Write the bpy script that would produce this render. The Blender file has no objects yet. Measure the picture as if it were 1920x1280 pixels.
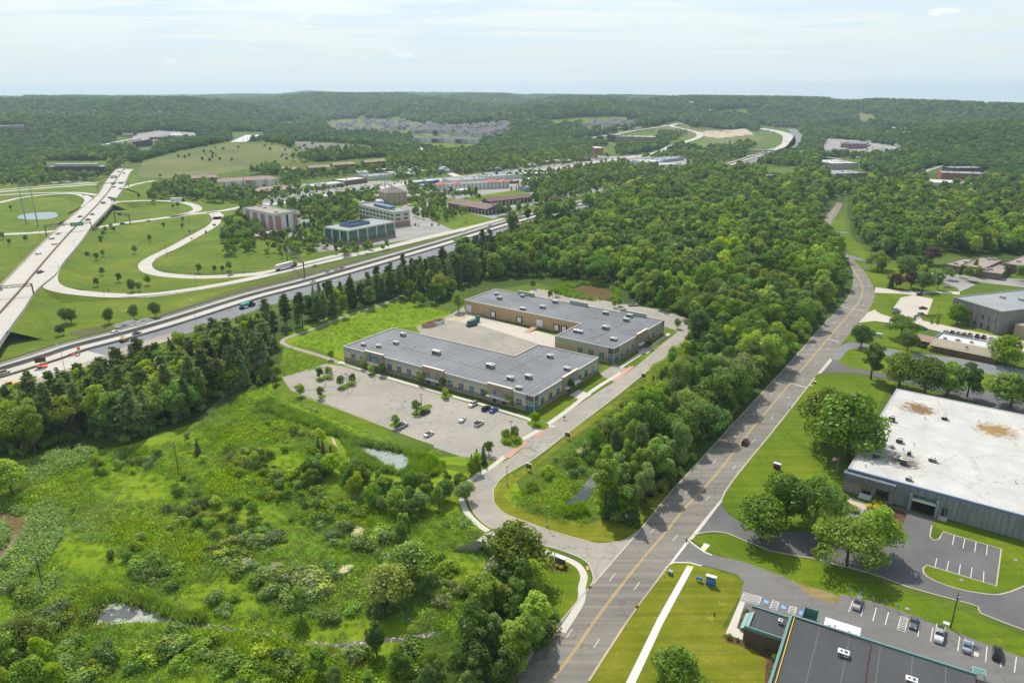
import bpy, bmesh, math, random
import numpy as np
from mathutils import Vector, Matrix
from mathutils.geometry import tessellate_polygon
random.seed(7); rng=np.random.default_rng(7)
PI=math.pi; RD=math.radians
sc=bpy.context.scene; COL=sc.collection
# ------------------------------------------------ camera model (drone at 120 m)
CF=1380.0; CH=120.0; HL=164.0; HR=170.0
ROLL=math.atan2(HR-HL,1920.0); PITCH=math.atan2((640-(HL+HR)/2)*math.cos(ROLL),CF)
_cr,_sr,_cp,_sp=math.cos(ROLL),math.sin(ROLL),math.cos(PITCH),math.sin(PITCH)
def ray(x,y):
    u=x-960.0; v=640.0-y
    u,v=u*_cr-v*_sr,u*_sr+v*_cr
    return u, CF*_cp+v*_sp, -CF*_sp+v*_cp
def P(x,y,z=0.0):
    a,b,c=ray(x,y); t=(z-CH)/c
    return (a*t,b*t)
def PV(x,y,z=0.0):
    a,b=P(x,y,z); return Vector((a,b,z))
def proj(X,Y,Z):
    dz=Z-CH
    fy=Y*_cp-dz*_sp; fz=Y*_sp+dz*_cp
    fy=np.where(fy<1,1,fy)
    u=X*CF/fy; v=fz*CF/fy
    u2=u*_cr+v*_sr; v2=-u*_sr+v*_cr
    return 960+u2, 640-v2
def sstep(a,b,x):
    t=np.clip((x-a)/(b-a),0,1); return t*t*(3-2*t)
FWC=[P(1340,321),P(1403,304),P(1466,282),P(1484,268),P(1478,257),P(1430,245)]
def terr(X,Y):
    X=np.asarray(X,float); Y=np.asarray(Y,float)
    d=np.hypot(X,Y)
    def g(cx,cy,sx,sy,a,r=0):
        dx=X-cx; dy=Y-cy; c,s=math.cos(r),math.sin(r)
        return a*np.maximum(0,np.exp(-((dx*c+dy*s)/sx)**2-((-dx*s+dy*c)/sy)**2)-.05)
    w1=X+180*np.sin(Y/610.0)+90*np.sin(X/330.0+1); w2=Y+200*np.sin(X/720.0+2)+80*np.sin(Y/290.0)
    n=(np.sin(w1/420.0)*np.cos(w2/510.0)+.6*np.sin(w1/233.0+w2/410.0+1.3)+.45*np.sin(w2/190.0-w1/260.0)+.25*np.sin(w1/97.0)*np.sin(w2/111.0))
    n=n+.5*np.sin(X/150.0+Y/310.0+2*np.sin(Y/500.0))*np.cos(Y/135.0-X/400.0)
    h=sstep(1700,3600,d)*(30+30*n)
    h=h+sstep(1500,2600,d)*8*(1+n*.6)
    near=sstep(900,1120,d)
    h=h+near*(g(-500,1370,300,200,30,-.35)+g(-330,1500,160,120,10)+g(1180,1640,420,330,46,.5)+g(700,1900,300,200,10)+g(-1300,2000,500,300,30)+g(430,2100,230,160,24))
    az=X/np.maximum(Y,1.0)
    ysk=np.interp(az,[-.75,-.3,-.27,-.2,0,.15,.3,.5,.72],[10,9,5,8.5,10,15.5,21,24,28])
    cap=CH-ysk*d/CF-14-10*np.sin(X/900+Y/1300)-7*np.sin(X/300+1)
    ds=np.full(d.shape,1e9)
    for (ax,ay),(bx,by) in zip(FWC,FWC[1:]):
        t=np.clip(((X-ax)*(bx-ax)+(Y-ay)*(by-ay))/((bx-ax)**2+(by-ay)**2),0,1); ds=np.minimum(ds,np.hypot(X-ax-t*(bx-ax),Y-ay-t*(by-ay)))
    h=h*sstep(60,330,ds)
    return np.where(d>2500,np.minimum(h,cap),h)
def P3(x,y):
    a,b,c=ray(x,y)
    n=math.sqrt(a*a+b*b+c*c); a/=n;b/=n;c/=n
    t=np.concatenate([np.linspace(80,3000,600),np.linspace(3010,13000,600)])
    X=a*t;Y=b*t;Z=CH+c*t; H=terr(X,Y)
    i=np.argmax(Z<H)
    if Z[i]>=H[i]: i=len(t)-1
    if i==0: i=1
    f0=Z[i-1]-H[i-1]; f1=Z[i]-H[i]; k=f0/(f0-f1) if f0!=f1 else 0
    tt=t[i-1]+k*(t[i]-t[i-1]); xx,yy=a*tt,b*tt
    return Vector((xx,yy,float(terr(xx,yy))))
def inpoly(px,py,poly):
    px=np.asarray(px);py=np.asarray(py); r=np.zeros(px.shape,bool); n=len(poly)
    for i in range(n):
        x1,y1=poly[i];x2,y2=poly[(i+1)%n]
        if y1==y2: continue
        c=((y1>py)!=(y2>py))&(px<(x2-x1)*(py-y1)/(y2-y1)+x1); r^=c
    return r
# ------------------------------------------------ materials
MATS={}
def nmat(name):
    m=bpy.data.materials.new(name); m.use_nodes=True; nt=m.node_tree; nt.nodes.clear()
    out=nt.nodes.new('ShaderNodeOutputMaterial'); MATS[name]=m
    return m,nt,out
def N(nt,t,**k):
    n=nt.nodes.new(t)
    for a,b in k.items():
        if a in n.inputs: n.inputs[a].default_value=b
        else: setattr(n,a,b)
    return n
def coords(nt,rot=0,scale=(1,1,1),kind='pos'):
    if kind=='pos':
        g=N(nt,'ShaderNodeNewGeometry').outputs['Position']
    else:
        g=N(nt,'ShaderNodeTexCoord').outputs['Object']
    m=N(nt,'ShaderNodeMapping'); m.inputs['Rotation'].default_value=(0,0,rot); m.inputs['Scale'].default_value=scale
    nt.links.new(g,m.inputs['Vector']); return m.outputs[0]
def noise(nt,vec,s,d=4,r=.6,dist=0):
    n=N(nt,'ShaderNodeTexNoise'); n.inputs['Scale'].default_value=s; n.inputs['Detail'].default_value=d; n.inputs['Roughness'].default_value=r; n.inputs['Distortion'].default_value=dist
    nt.links.new(vec,n.inputs['Vector']); return n.outputs['Fac']
def ramp(nt,fac,stops,interp='LINEAR'):
    r=N(nt,'ShaderNodeValToRGB'); e=r.color_ramp; e.interpolation=interp
    while len(e.elements)<len(stops): e.elements.new(.5)
    for el,(p,c) in zip(e.elements,stops):
        el.position=p; el.color=(*c,1) if len(c)==3 else c
    nt.links.new(fac,r.inputs[0]); return r.outputs[0]
def mixc(nt,fac,a,b,mode='MIX'):
    m=N(nt,'ShaderNodeMix',data_type='RGBA',blend_type=mode)
    for s,v in ((0,fac),(6,a),(7,b)):
        if isinstance(v,(int,float)): m.inputs[s].default_value=v
        elif isinstance(v,tuple): m.inputs[s].default_value=(*v,1)
        else: nt.links.new(v,m.inputs[s])
    return m.outputs[2]
def bsdf(nt,out,col,rough=.85,spec=.25,metal=0,bump=None,bs=.3,bd=.1):
    b=N(nt,'ShaderNodeBsdfPrincipled'); b.inputs['Roughness'].default_value=rough; b.inputs['Metallic'].default_value=metal
    b.inputs['Specular IOR Level'].default_value=spec
    if isinstance(col,tuple): b.inputs['Base Color'].default_value=(*col,1)
    else: nt.links.new(col,b.inputs['Base Color'])
    if bump is not None:
        u=N(nt,'ShaderNodeBump'); u.inputs['Strength'].default_value=bs; u.inputs['Distance'].default_value=bd
        nt.links.new(bump,u.inputs['Height']); nt.links.new(u.outputs[0],b.inputs['Normal'])
    nt.links.new(b.outputs[0],out.inputs[0]); return b
def plain(name,c,rough=.7,spec=.3,metal=0,var=.18,s=1.5):
    m,nt,o=nmat(name); v=coords(nt,kind='obj'); f=noise(nt,v,s,5,.65)
    c0=tuple(x*(1-var) for x in c); c1=tuple(min(1,x*(1+var)) for x in c)
    bsdf(nt,o,ramp(nt,f,[(.3,c0),(.7,c1)]),rough,spec,metal); return m
def grass(name,a,b,c,patch=.05,dry=None,bs=.5,rot=0,str_=1):
    m,nt,o=nmat(name); v=coords(nt,rot=rot,scale=(1,str_,1))
    f1=noise(nt,v,patch,4,.6,.6); f2=noise(nt,v,patch*9,5,.7); f3=noise(nt,v,3.2,4,.75)
    k=ramp(nt,f1,[(.3,a),(.5,b),(.72,c)])
    k=mixc(nt,ramp(nt,f2,[(.35,(0,0,0)),(.7,(.75,.75,.75))]),k,b)
    if dry:
        f4=noise(nt,v,patch*4.3,6,.7,1.0); k=mixc(nt,ramp(nt,f4,[(.6,(0,0,0)),(.72,(.85,.85,.85))]),k,dry)
    k=mixc(nt,1.0,k,ramp(nt,f3,[(.25,(.62,.62,.62)),(.75,(1.3,1.3,1.3))]),'MULTIPLY')
    st=noise(nt,coords(nt,rot=-RD(61),scale=(.03,1,1)),.45,2,.5); k=mixc(nt,1.0,k,ramp(nt,st,[(.38,(.86,.88,.9)),(.6,(1.1,1.08,1.0))]),'MULTIPLY')
    bsdf(nt,o,k,.95,.1,bump=f3,bs=bs,bd=.3); return m
def paved(name,c,cracks=0,rot=0,streak=.0,var=.12,crackcol=(.05,.05,.05),cs=.13,patch=.05):
    m,nt,o=nmat(name); v=coords(nt); f1=noise(nt,v,patch,5,.6,.5); f2=noise(nt,v,4.0,4,.75)
    c0=tuple(x*(1-var) for x in c); c1=tuple(x*(1+var) for x in c)
    k=ramp(nt,f1,[(.3,c0),(.7,c1)])
    k=mixc(nt,1.0,k,ramp(nt,f2,[(.2,(.86,.86,.86)),(.8,(1.12,1.12,1.12))]),'MULTIPLY')
    if streak:
        vs=coords(nt,rot=rot,scale=(.02,1,1)); f=noise(nt,vs,.55,4,.65)
        k=mixc(nt,1.0,k,ramp(nt,f,[(.3,(1-streak,)*3),(.7,(1+streak*.6,)*3)]),'MULTIPLY')
    if cracks:
        vd=N(nt,'ShaderNodeTexVoronoi',feature='DISTANCE_TO_EDGE'); vd.inputs['Scale'].default_value=cs
        nn=N(nt,'ShaderNodeTexNoise'); nn.inputs['Scale'].default_value=.35; nn.inputs['Detail'].default_value=5
        nt.links.new(v,nn.inputs['Vector'])
        sub=mixc(nt,.985,nn.outputs['Color'],v)
        ad=N(nt,'ShaderNodeVectorMath',operation='MULTIPLY_ADD'); ad.inputs[1].default_value=(5,5,0)
        nt.links.new(nn.outputs['Color'],ad.inputs[0]); nt.links.new(v,ad.inputs[2]); nt.links.new(ad.outputs[0],vd.inputs['Vector'])
        brk=noise(nt,v,.06,3,.6)
        e=ramp(nt,vd.outputs['Distance'],[(0,(cracks,)*3),(.026*cs/.13,(0,0,0))])
        e=mixc(nt,1.0,e,ramp(nt,brk,[(.42,(.15,.15,.15)),(.56,(1,1,1))]),'MULTIPLY')
        k=mixc(nt,e,k,crackcol)
    bsdf(nt,o,k,.9,.2,bump=f2,bs=.15,bd=.03); return m
def leafm(name,c,tr=.34,var=.3,scale=.35):
    m,nt,o=nmat(name)
    oi=N(nt,'ShaderNodeObjectInfo'); v=coords(nt,kind='obj'); f=noise(nt,v,scale,3,.6); f2=noise(nt,coords(nt),.03,3,.6)
    lo=tuple(x*(1-var) for x in c); hi=(c[0]*(1+var*1.5),c[1]*(1+var*1.1),c[2]*(1+var*.5))
    k=ramp(nt,f,[(.3,lo),(.72,hi)])
    h=N(nt,'ShaderNodeHueSaturation'); nt.links.new(k,h.inputs['Color'])
    mr=N(nt,'ShaderNodeMapRange'); nt.links.new(oi.outputs['Random'],mr.inputs[0]); mr.inputs[3].default_value=.487; mr.inputs[4].default_value=.523; nt.links.new(mr.outputs[0],h.inputs['Hue'])
    m2=N(nt,'ShaderNodeMath',operation='FRACT'); m3=N(nt,'ShaderNodeMath',operation='MULTIPLY'); m3.inputs[1].default_value=7.13
    nt.links.new(oi.outputs['Random'],m3.inputs[0]); nt.links.new(m3.outputs[0],m2.inputs[0])
    mr2=N(nt,'ShaderNodeMapRange'); nt.links.new(m2.outputs[0],mr2.inputs[0]); mr2.inputs[3].default_value=.66; mr2.inputs[4].default_value=1.38; nt.links.new(mr2.outputs[0],h.inputs['Value'])
    mr3=N(nt,'ShaderNodeMapRange'); nt.links.new(f2,mr3.inputs[0]); mr3.inputs[1].default_value=.3;mr3.inputs[2].default_value=.7; mr3.inputs[3].default_value=.85; mr3.inputs[4].default_value=1.1; nt.links.new(mr3.outputs[0],h.inputs['Saturation'])
    d=N(nt,'ShaderNodeBsdfDiffuse'); t=N(nt,'ShaderNodeBsdfTranslucent'); g=N(nt,'ShaderNodeBsdfGlossy'); g.inputs['Roughness'].default_value=.5; g.inputs['Color'].default_value=(.8,.85,.8,1)
    hs=N(nt,'ShaderNodeHueSaturation'); hs.inputs['Hue'].default_value=.485; hs.inputs['Value'].default_value=1.25; nt.links.new(h.outputs[0],hs.inputs['Color'])
    nt.links.new(h.outputs[0],d.inputs[0]); nt.links.new(hs.outputs[0],t.inputs[0])
    x=N(nt,'ShaderNodeMixShader'); x.inputs[0].default_value=tr; nt.links.new(d.outputs[0],x.inputs[1]); nt.links.new(t.outputs[0],x.inputs[2])
    y=N(nt,'ShaderNodeMixShader'); y.inputs[0].default_value=.02; nt.links.new(x.outputs[0],y.inputs[1]); nt.links.new(g.outputs[0],y.inputs[2])
    nt.links.new(y.outputs[0],o.inputs[0]); return m
def glassm(name,c,rough=.12,spec=.9):
    m,nt,o=nmat(name); v=coords(nt,kind='obj'); f=noise(nt,v,.35,3); f2=noise(nt,v,2.2,1)
    k=ramp(nt,f,[(.35,tuple(x*.35 for x in c)),(.68,c)]); k=mixc(nt,ramp(nt,f2,[(.45,(0,0,0)),(.6,(.6,.6,.6))]),k,tuple(min(1,x*1.9) for x in c))
    bsdf(nt,o,k,rough,spec); return m
def waterm(name,c,scum=None,sr=(.5,.62),ss=.25):
    m,nt,o=nmat(name); v=coords(nt); f=noise(nt,v,ss,7,.65,.8); fb=noise(nt,v,2.5,3)
    b=bsdf(nt,o,c,.08,.6,bump=fb,bs=.05,bd=.05)
    if scum:
        fac=ramp(nt,f,[(sr[0],(0,0,0)),(sr[1],(1,1,1))]); k=mixc(nt,fac,c,scum); nt.links.new(k,b.inputs['Base Color'])
        r=ramp(nt,fac,[(0,(.08,.08,.08)),(1,(.8,.8,.8))]); nt.links.new(r,b.inputs['Roughness'])
    return m
def brickm(name,c,mortar,bw=.6,bh=.25,rough=.9):
    m,nt,o=nmat(name); tc=N(nt,'ShaderNodeTexCoord')
    sx=N(nt,'ShaderNodeSeparateXYZ'); nt.links.new(tc.outputs['Object'],sx.inputs[0]); ad=N(nt,'ShaderNodeMath',operation='ADD'); nt.links.new(sx.outputs[0],ad.inputs[0]); nt.links.new(sx.outputs[1],ad.inputs[1])
    cb=N(nt,'ShaderNodeCombineXYZ'); nt.links.new(ad.outputs[0],cb.inputs[0]); nt.links.new(sx.outputs[2],cb.inputs[1])
    b=N(nt,'ShaderNodeTexBrick'); b.inputs['Scale'].default_value=1; b.inputs['Brick Width'].default_value=bw; b.inputs['Row Height'].default_value=bh; b.inputs['Mortar Size'].default_value=.012
    b.inputs['Color1'].default_value=(*[x*.85 for x in c],1); b.inputs['Color2'].default_value=(*[x*1.15 for x in c],1); b.inputs['Mortar'].default_value=(*mortar,1)
    nt.links.new(cb.outputs[0],b.inputs['Vector']); f=noise(nt,coords(nt,kind='obj'),.5,5,.7)
    k=mixc(nt,1.0,b.outputs[0],ramp(nt,f,[(.3,(.85,.85,.85)),(.7,(1.12,1.12,1.12))]),'MULTIPLY'); bsdf(nt,o,k,rough,.2); return m
def roofm(name,c,seam=(.4,.4,.4),sw=3.0,axis=0,dirt=.12,sa=.35):
    # membrane roof: seams across one local axis, ponding stains
    m,nt,o=nmat(name); tc=N(nt,'ShaderNodeTexCoord'); sx=N(nt,'ShaderNodeSeparateXYZ'); nt.links.new(tc.outputs['Object'],sx.inputs[0])
    mm=N(nt,'ShaderNodeMath',operation='MODULO'); ab=N(nt,'ShaderNodeMath',operation='ABSOLUTE'); nt.links.new(sx.outputs[axis],ab.inputs[0]); nt.links.new(ab.outputs[0],mm.inputs[0]); mm.inputs[1].default_value=sw
    lt=N(nt,'ShaderNodeMath',operation='LESS_THAN'); nt.links.new(mm.outputs[0],lt.inputs[0]); lt.inputs[1].default_value=.22
    v=coords(nt,kind='obj'); f=noise(nt,v,.06,6,.65,.6); f2=noise(nt,v,.8,5,.7)
    k=ramp(nt,f,[(.3,tuple(x*(1-dirt) for x in c)),(.7,tuple(x*(1+dirt) for x in c))])
    k=mixc(nt,1.0,k,ramp(nt,f2,[(.25,(.88,.88,.88)),(.75,(1.1,1.1,1.1))]),'MULTIPLY')
    fb=noise(nt,v,.05,3); q=N(nt,'ShaderNodeMath',operation='MULTIPLY'); nt.links.new(lt.outputs[0],q.inputs[0]); r=ramp(nt,fb,[(.35,(.1,.1,.1)),(.6,(sa,sa,sa))]); nt.links.new(r,q.inputs[1])
    k=mixc(nt,q.outputs[0],k,seam); bsdf(nt,o,k,.8,.25); return m
# ------------------------------------------------ mesh builder
class MB:
    def __init__(s): s.v=[];s.f=[];s.m=[];s.cur=0
    def mi(s,i): s.cur=i; return s
    def add(s,vs,fs):
        o=len(s.v); s.v+= [tuple(x) for x in vs]; s.f+=[tuple(i+o for i in f) for f in fs]; s.m+=[s.cur]*len(fs); return s
    def box(s,x0,x1,y0,y1,z0,z1):
        return s.add([(x0,y0,z0),(x1,y0,z0),(x1,y1,z0),(x0,y1,z0),(x0,y0,z1),(x1,y0,z1),(x1,y1,z1),(x0,y1,z1)],
          [(0,3,2,1),(4,5,6,7),(0,1,5,4),(1,2,6,5),(2,3,7,6),(3,0,4,7)])
    def prism(s,poly,z0,z1,cap=True,side=True,bottom=False):
        a=sum(poly[i][0]*poly[(i+1)%len(poly)][1]-poly[(i+1)%len(poly)][0]*poly[i][1] for i in range(len(poly)))
        if a<0: poly=poly[::-1]
        n=len(poly)
        if side: s.add([(p[0],p[1],z0) for p in poly]+[(p[0],p[1],z1) for p in poly],[(i,(i+1)%n,(i+1)%n+n,i+n) for i in range(n)])
        if cap: s.flat(poly,z1)
        if bottom: s.flat(poly,z0)
        return s
    def flat(s,poly,z):
        vs=[Vector((p[0],p[1],z if not callable(z) else z(p))) for p in poly]
        t=tessellate_polygon([vs]); fs=[]
        for a,b,c in t:
            n=(vs[b]-vs[a]).cross(vs[c]-vs[a]); fs.append((a,b,c) if n.z>0 else (a,c,b))
        return s.add(vs,fs)
    def tube(s,a,b,r0,r1=None,n=8,cap=True):
        r1=r0 if r1 is None else r1; a=Vector(a);b=Vector(b); d=(b-a).normalized()
        u=d.orthogonal().normalized(); w=d.cross(u); vs=[]
        for c,r in ((a,r0),(b,r1)):
            for i in range(n): t=2*PI*i/n; vs.append(c+u*math.cos(t)*r+w*math.sin(t)*r)
        fs=[(i,(i+1)%n,(i+1)%n+n,i+n) for i in range(n)]
        if cap: fs+=[tuple(range(n))[::-1],tuple(range(n,2*n))]
        return s.add(vs,fs)
    def hip(s,x0,x1,y0,y1,z0,h,gable=False,ov=.5):
        x0-=ov;x1+=ov;y0-=ov;y1+=ov
        if (x1-x0)>=(y1-y0):
            i=0 if gable else (y1-y0)/2; yc=(y0+y1)/2; a=(x0+i,yc,z0+h); b=(x1-i,yc,z0+h)
            return s.add([(x0,y0,z0),(x1,y0,z0),(x1,y1,z0),(x0,y1,z0),a,b],[(0,1,5,4),(2,3,4,5),(1,2,5),(3,0,4),(3,2,1,0)])
        i=0 if gable else (x1-x0)/2; xc=(x0+x1)/2; a=(xc,y0+i,z0+h); b=(xc,y1-i,z0+h)
        return s.add([(x0,y0,z0),(x1,y0,z0),(x1,y1,z0),(x0,y1,z0),a,b],[(1,2,5,4),(3,0,4,5),(0,1,4),(2,3,5),(3,2,1,0)])
    def mesh(s,name,mats):
        me=bpy.data.meshes.new(name); me.from_pydata(s.v,[],s.f)
        for m in (mats if isinstance(mats,(list,tuple)) else [mats]): me.materials.append(MATS[m] if isinstance(m,str) else m)
        me.polygons.foreach_set('material_index',s.m); me.update(); return me
    def obj(s,name,mats,parent=None):
        o=bpy.data.objects.new(name,s.mesh(name,mats)); COL.objects.link(o)
        if parent: o.parent=parent
        return o
def thing(name,label,cat,loc,rz=0,group=None):
    o=bpy.data.objects.new(name,None); COL.objects.link(o); o.empty_display_size=.5
    o.location=(loc[0],loc[1],loc[2] if len(loc)>2 else 0); o.rotation_euler=(0,0,rz); o['label']=label; o['category']=cat
    if group: o['group']=group
    return o
def tag(o,label,cat,group=None):
    o['label']=label;o['category']=cat
    if group:o['group']=group
    return o
def struct(o,kind='structure'): o['kind']=kind; return o
def dup(r,loc,rz,label,group=None,sc_=None):
    n=r.copy(); COL.objects.link(n); n.location=(loc[0],loc[1],loc[2] if len(loc)>2 else 0); n.rotation_euler=(0,0,rz)
    if label:n['label']=label
    if group:n['group']=group
    if sc_ is not None: n.scale=sc_ if isinstance(sc_,tuple) else (sc_,)*3
    for c in r.children:
        k=c.copy(); COL.objects.link(k); k.parent=n
        for g in c.children:
            q=g.copy(); COL.objects.link(q); q.parent=k
    return n
def smooth(pts,n=6,closed=False):
    out=[]; L=len(pts); rg=range(L) if closed else range(L-1)
    for i in rg:
        p0=pts[(i-1)%L] if closed or i>0 else pts[i]; p1=pts[i]; p2=pts[(i+1)%L]; p3=pts[(i+2)%L] if closed or i+2<L else p2
        for k in range(n):
            t=k/n; out.append(tuple(.5*((2*b)+(-a+c)*t+(2*a-5*b+4*c-d)*t*t+(-a+3*b-3*c+d)*t**3) for a,b,c,d in zip(p0,p1,p2,p3)))
    if not closed: out.append(tuple(pts[-1]))
    return out
def W(pts,z=0): return [P(p[0],p[1],z) for p in pts]
_ac={}
def area(name,pts,z,mat,sm=0,kind='structure'):
    _ac[z]=_ac.get(z,-1)+1; z+=_ac[z]*.0004
    if sm: pts=smooth(pts,sm,True)
    o=MB().flat(W(pts),z).obj(name,mat); return struct(o,kind)
def normals2(w):
    r=[]
    for i in range(len(w)):
        a=w[max(0,i-1)];b=w[min(len(w)-1,i+1)]; dx,dy=b[0]-a[0],b[1]-a[1];L=math.hypot(dx,dy) or 1; r.append((-dy/L,dx/L))
    return r
def offs(w,d):
    return [(p[0]+n[0]*d,p[1]+n[1]*d)+tuple(p[2:]) for p,n in zip(w,normals2(w))]
def ribbon(mb,w,a,b,z):
    # w world pts (x,y[,z]); lateral offsets a<b ; z added
    A=offs(w,a);B=offs(w,b); zz=[(p[2] if len(p)>2 else 0)+z for p in w]
    vs=[(p[0],p[1],q) for p,q in zip(A,zz)]+[(p[0],p[1],q) for p,q in zip(B,zz)]; n=len(w)
    return mb.add(vs,[(i+n,i,i+1,i+1+n) for i in range(n-1)])
def wall(mb,w,a,b,z0,z1):
    A=offs(w,a);B=offs(w,b); n=len(w); q=[(p[2] if len(p)>2 else 0) for p in w]
    vs=[(p[0],p[1],k+z0) for p,k in zip(A,q)]+[(p[0],p[1],k+z0) for p,k in zip(B,q)]+[(p[0],p[1],k+z1) for p,k in zip(A,q)]+[(p[0],p[1],k+z1) for p,k in zip(B,q)]
    fs=[]
    for i in range(n-1):
        fs+=[(i+2*n,i+1+2*n,i+1+3*n,i+3*n),(i,i+1,i+1+2*n,i+2*n),(i+1+n,i+n,i+3*n,i+1+3*n)]
    fs+=[(0,2*n,3*n,n),(n-1,2*n-1,4*n-1,3*n-1)]
    return mb.add(vs,fs)
def dens(w,step):
    out=[w[0]]
    for a,b in zip(w,w[1:]):
        L=math.hypot(b[0]-a[0],b[1]-a[1]); n=max(1,int(L/step))
        for k in range(1,n+1): t=k/n; out.append(tuple(x+(y-x)*t for x,y in zip(a,b)))
    return out
def curb(pts,sm=5,closed=False,w=.35,h=.13,mat='kerb',name='kerb'):
    p=smooth(pts,sm,closed) if sm else list(pts)
    if closed: p.append(p[0])
    ww=[P(*q) for q in p]; o=wall(MB(),ww,-w/2,w/2,0,h).obj(name,mat); return struct(o)
def drape(name,poly,mat,off=.5,dy=2.0,dx=10,kind='structure'):
    mb=MB(); ys=[p[1] for p in poly]; y=min(ys); rows=[]
    while y<max(ys):
        y2=min(y+dy,max(ys)); ym=(y+y2)/2; xs=[]
        n=len(poly)
        for i in range(n):
            x1,y1=poly[i];x2,yy=poly[(i+1)%n]
            if (y1>ym)!=(yy>ym): xs.append(x1+(x2-x1)*(ym-y1)/(yy-y1))
        xs.sort()
        for a,b in zip(xs[::2],xs[1::2]):
            m=max(1,int((b-a)/dx)); 
            for k in range(m):
                u0=a+(b-a)*k/m;u1=a+(b-a)*(k+1)/m
                q=[P3(u0,y2),P3(u1,y2),P3(u1,y),P3(u0,y)]
                for v in q: v.z+=off
                mb.add(q,[(0,1,2,3)])
        y=y2
    o=mb.obj(name,mat); return struct(o,kind)
def drapeline(name,pts,width,mat,off=.6,sm=4,kind='structure',step=12):
    p=smooth(pts,sm) if sm else pts
    w=[tuple(P3(*q)) for q in p]; w=dens([x[:2] for x in w],step)
    mb=MB(); L=offs(w,-width/2);R=offs(w,width/2)
    zl=terr([q[0] for q in L],[q[1] for q in L]); zr=terr([q[0] for q in R],[q[1] for q in R]); zc=terr([q[0] for q in w],[q[1] for q in w])
    vs=[]
    for i in range(len(w)):
        z=max(zl[i],zr[i],zc[i])+off; vs+=[(L[i][0],L[i][1],z),(R[i][0],R[i][1],z)]
    mb.add(vs,[(2*i+1,2*i,2*i+2,2*i+3) for i in range(len(w)-1)])
    return struct(mb.obj(name,mat),kind)
RD=math.radians
# ------------------------------------------------ material palette
grass('ground_grass',(.060,.105,.012),(.085,.135,.016),(.115,.155,.022),.02,(.12,.12,.05))
grass('wild_grass',(.105,.185,.006),(.165,.245,.010),(.225,.285,.018),.045,(.24,.23,.07),.6)
grass('lawn',(.068,.122,.005),(.105,.162,.007),(.160,.200,.012),.07,(.22,.20,.06),.3,rot=RD(30),str_=.35)
grass('lawn_dry',(.098,.130,.006),(.150,.168,.010),(.210,.195,.028),.11,(.36,.29,.11),.3)
grass('roadside_grass',(.062,.112,.008),(.105,.158,.010),(.175,.205,.018),.03,(.27,.25,.10),.4)
grass('hill_grass',(.090,.125,.035),(.135,.155,.050),(.195,.195,.090),.012,(.20,.19,.12),.3)
grass('scrub_grass',(.11,.12,.10),(.17,.17,.15),(.14,.15,.09),.015,(.22,.20,.17),.3)
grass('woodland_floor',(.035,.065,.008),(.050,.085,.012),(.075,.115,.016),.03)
grass('bank_grass',(.085,.095,.030),(.110,.110,.040),(.090,.125,.025),.03,(.17,.13,.09),.5)
grass('dead_grass',(.20,.15,.06),(.28,.21,.10),(.16,.15,.04),.3)
grass('mulch',(.085,.045,.032),(.115,.062,.045),(.14,.085,.062),.5)
paved('road_asphalt',(.208,.192,.166),.55,RD(61.3)*-1,.30,cs=.10)
paved('lane_asphalt',(.215,.212,.205),0,RD(54),.10)
paved('park_asphalt',(.310,.286,.245),.62,RD(54),.06,cs=.17,crackcol=(.10,.10,.095))
paved('court_asphalt',(.290,.268,.225),.5,RD(-35),.09,cs=.10,crackcol=(.10,.10,.095))
paved('office_asphalt',(.165,.158,.150),.25,RD(-30),.14,cs=.10)
paved('dark_asphalt',(.120,.120,.120),.35,0,.0,.25,cs=.1)
paved('new_asphalt',(.185,.190,.198),0,RD(58),.08)
paved('concrete',(.46,.42,.36),0,0,0,.07)
paved('pale_concrete',(.50,.47,.42),0,0,0,.06)
paved('white_concrete',(.58,.57,.54),0,0,0,.05)
paved('freeway_concrete',(.46,.43,.385),0,RD(54),.09,.05)
paved('shoulder_dark',(.19,.185,.18),0,RD(58),.2)
paved('dirt',(.30,.26,.21),0,0,0,.3)
paved('far_paving',(.27,.26,.245),0,0,0,.2)
paved('kerb',(.42,.37,.30),0,0,0,.1)
paved('barrier_concrete',(.27,.28,.27),0,0,0,.15)
paved('rusty_barrier',(.17,.135,.085),0,0,0,.2)
paved('brick_crossing',(.46,.26,.20),0,0,0,.12)
paved('gravel_grey',(.27,.26,.25),0,0,0,.3)
paved('sandy_earth',(.42,.34,.24),0,0,0,.25)
plain('paint_white',(.60,.59,.55),.8,.2,var=.15,s=.6); plain('paint_yellow',(.60,.40,.10),.8,.2,var=.15,s=.6); plain('paint_blue',(.06,.22,.62),.8,.2,var=.1); plain('tactile_yellow',(.78,.58,.03),.8,.2,var=.05)
waterm('pond_water',(.030,.040,.035)); waterm('algae_water',(.06,.085,.08),(.20,.25,.225),(.36,.55),.35)
waterm('scum_water',(.075,.08,.075),(.30,.32,.26),(.50,.54),.22); waterm('muddy_water',(.15,.10,.05)); waterm('blue_water',(.08,.12,.15)); waterm('creek_water',(.10,.09,.075),(.40,.38,.34),(.58,.62),.9)
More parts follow.
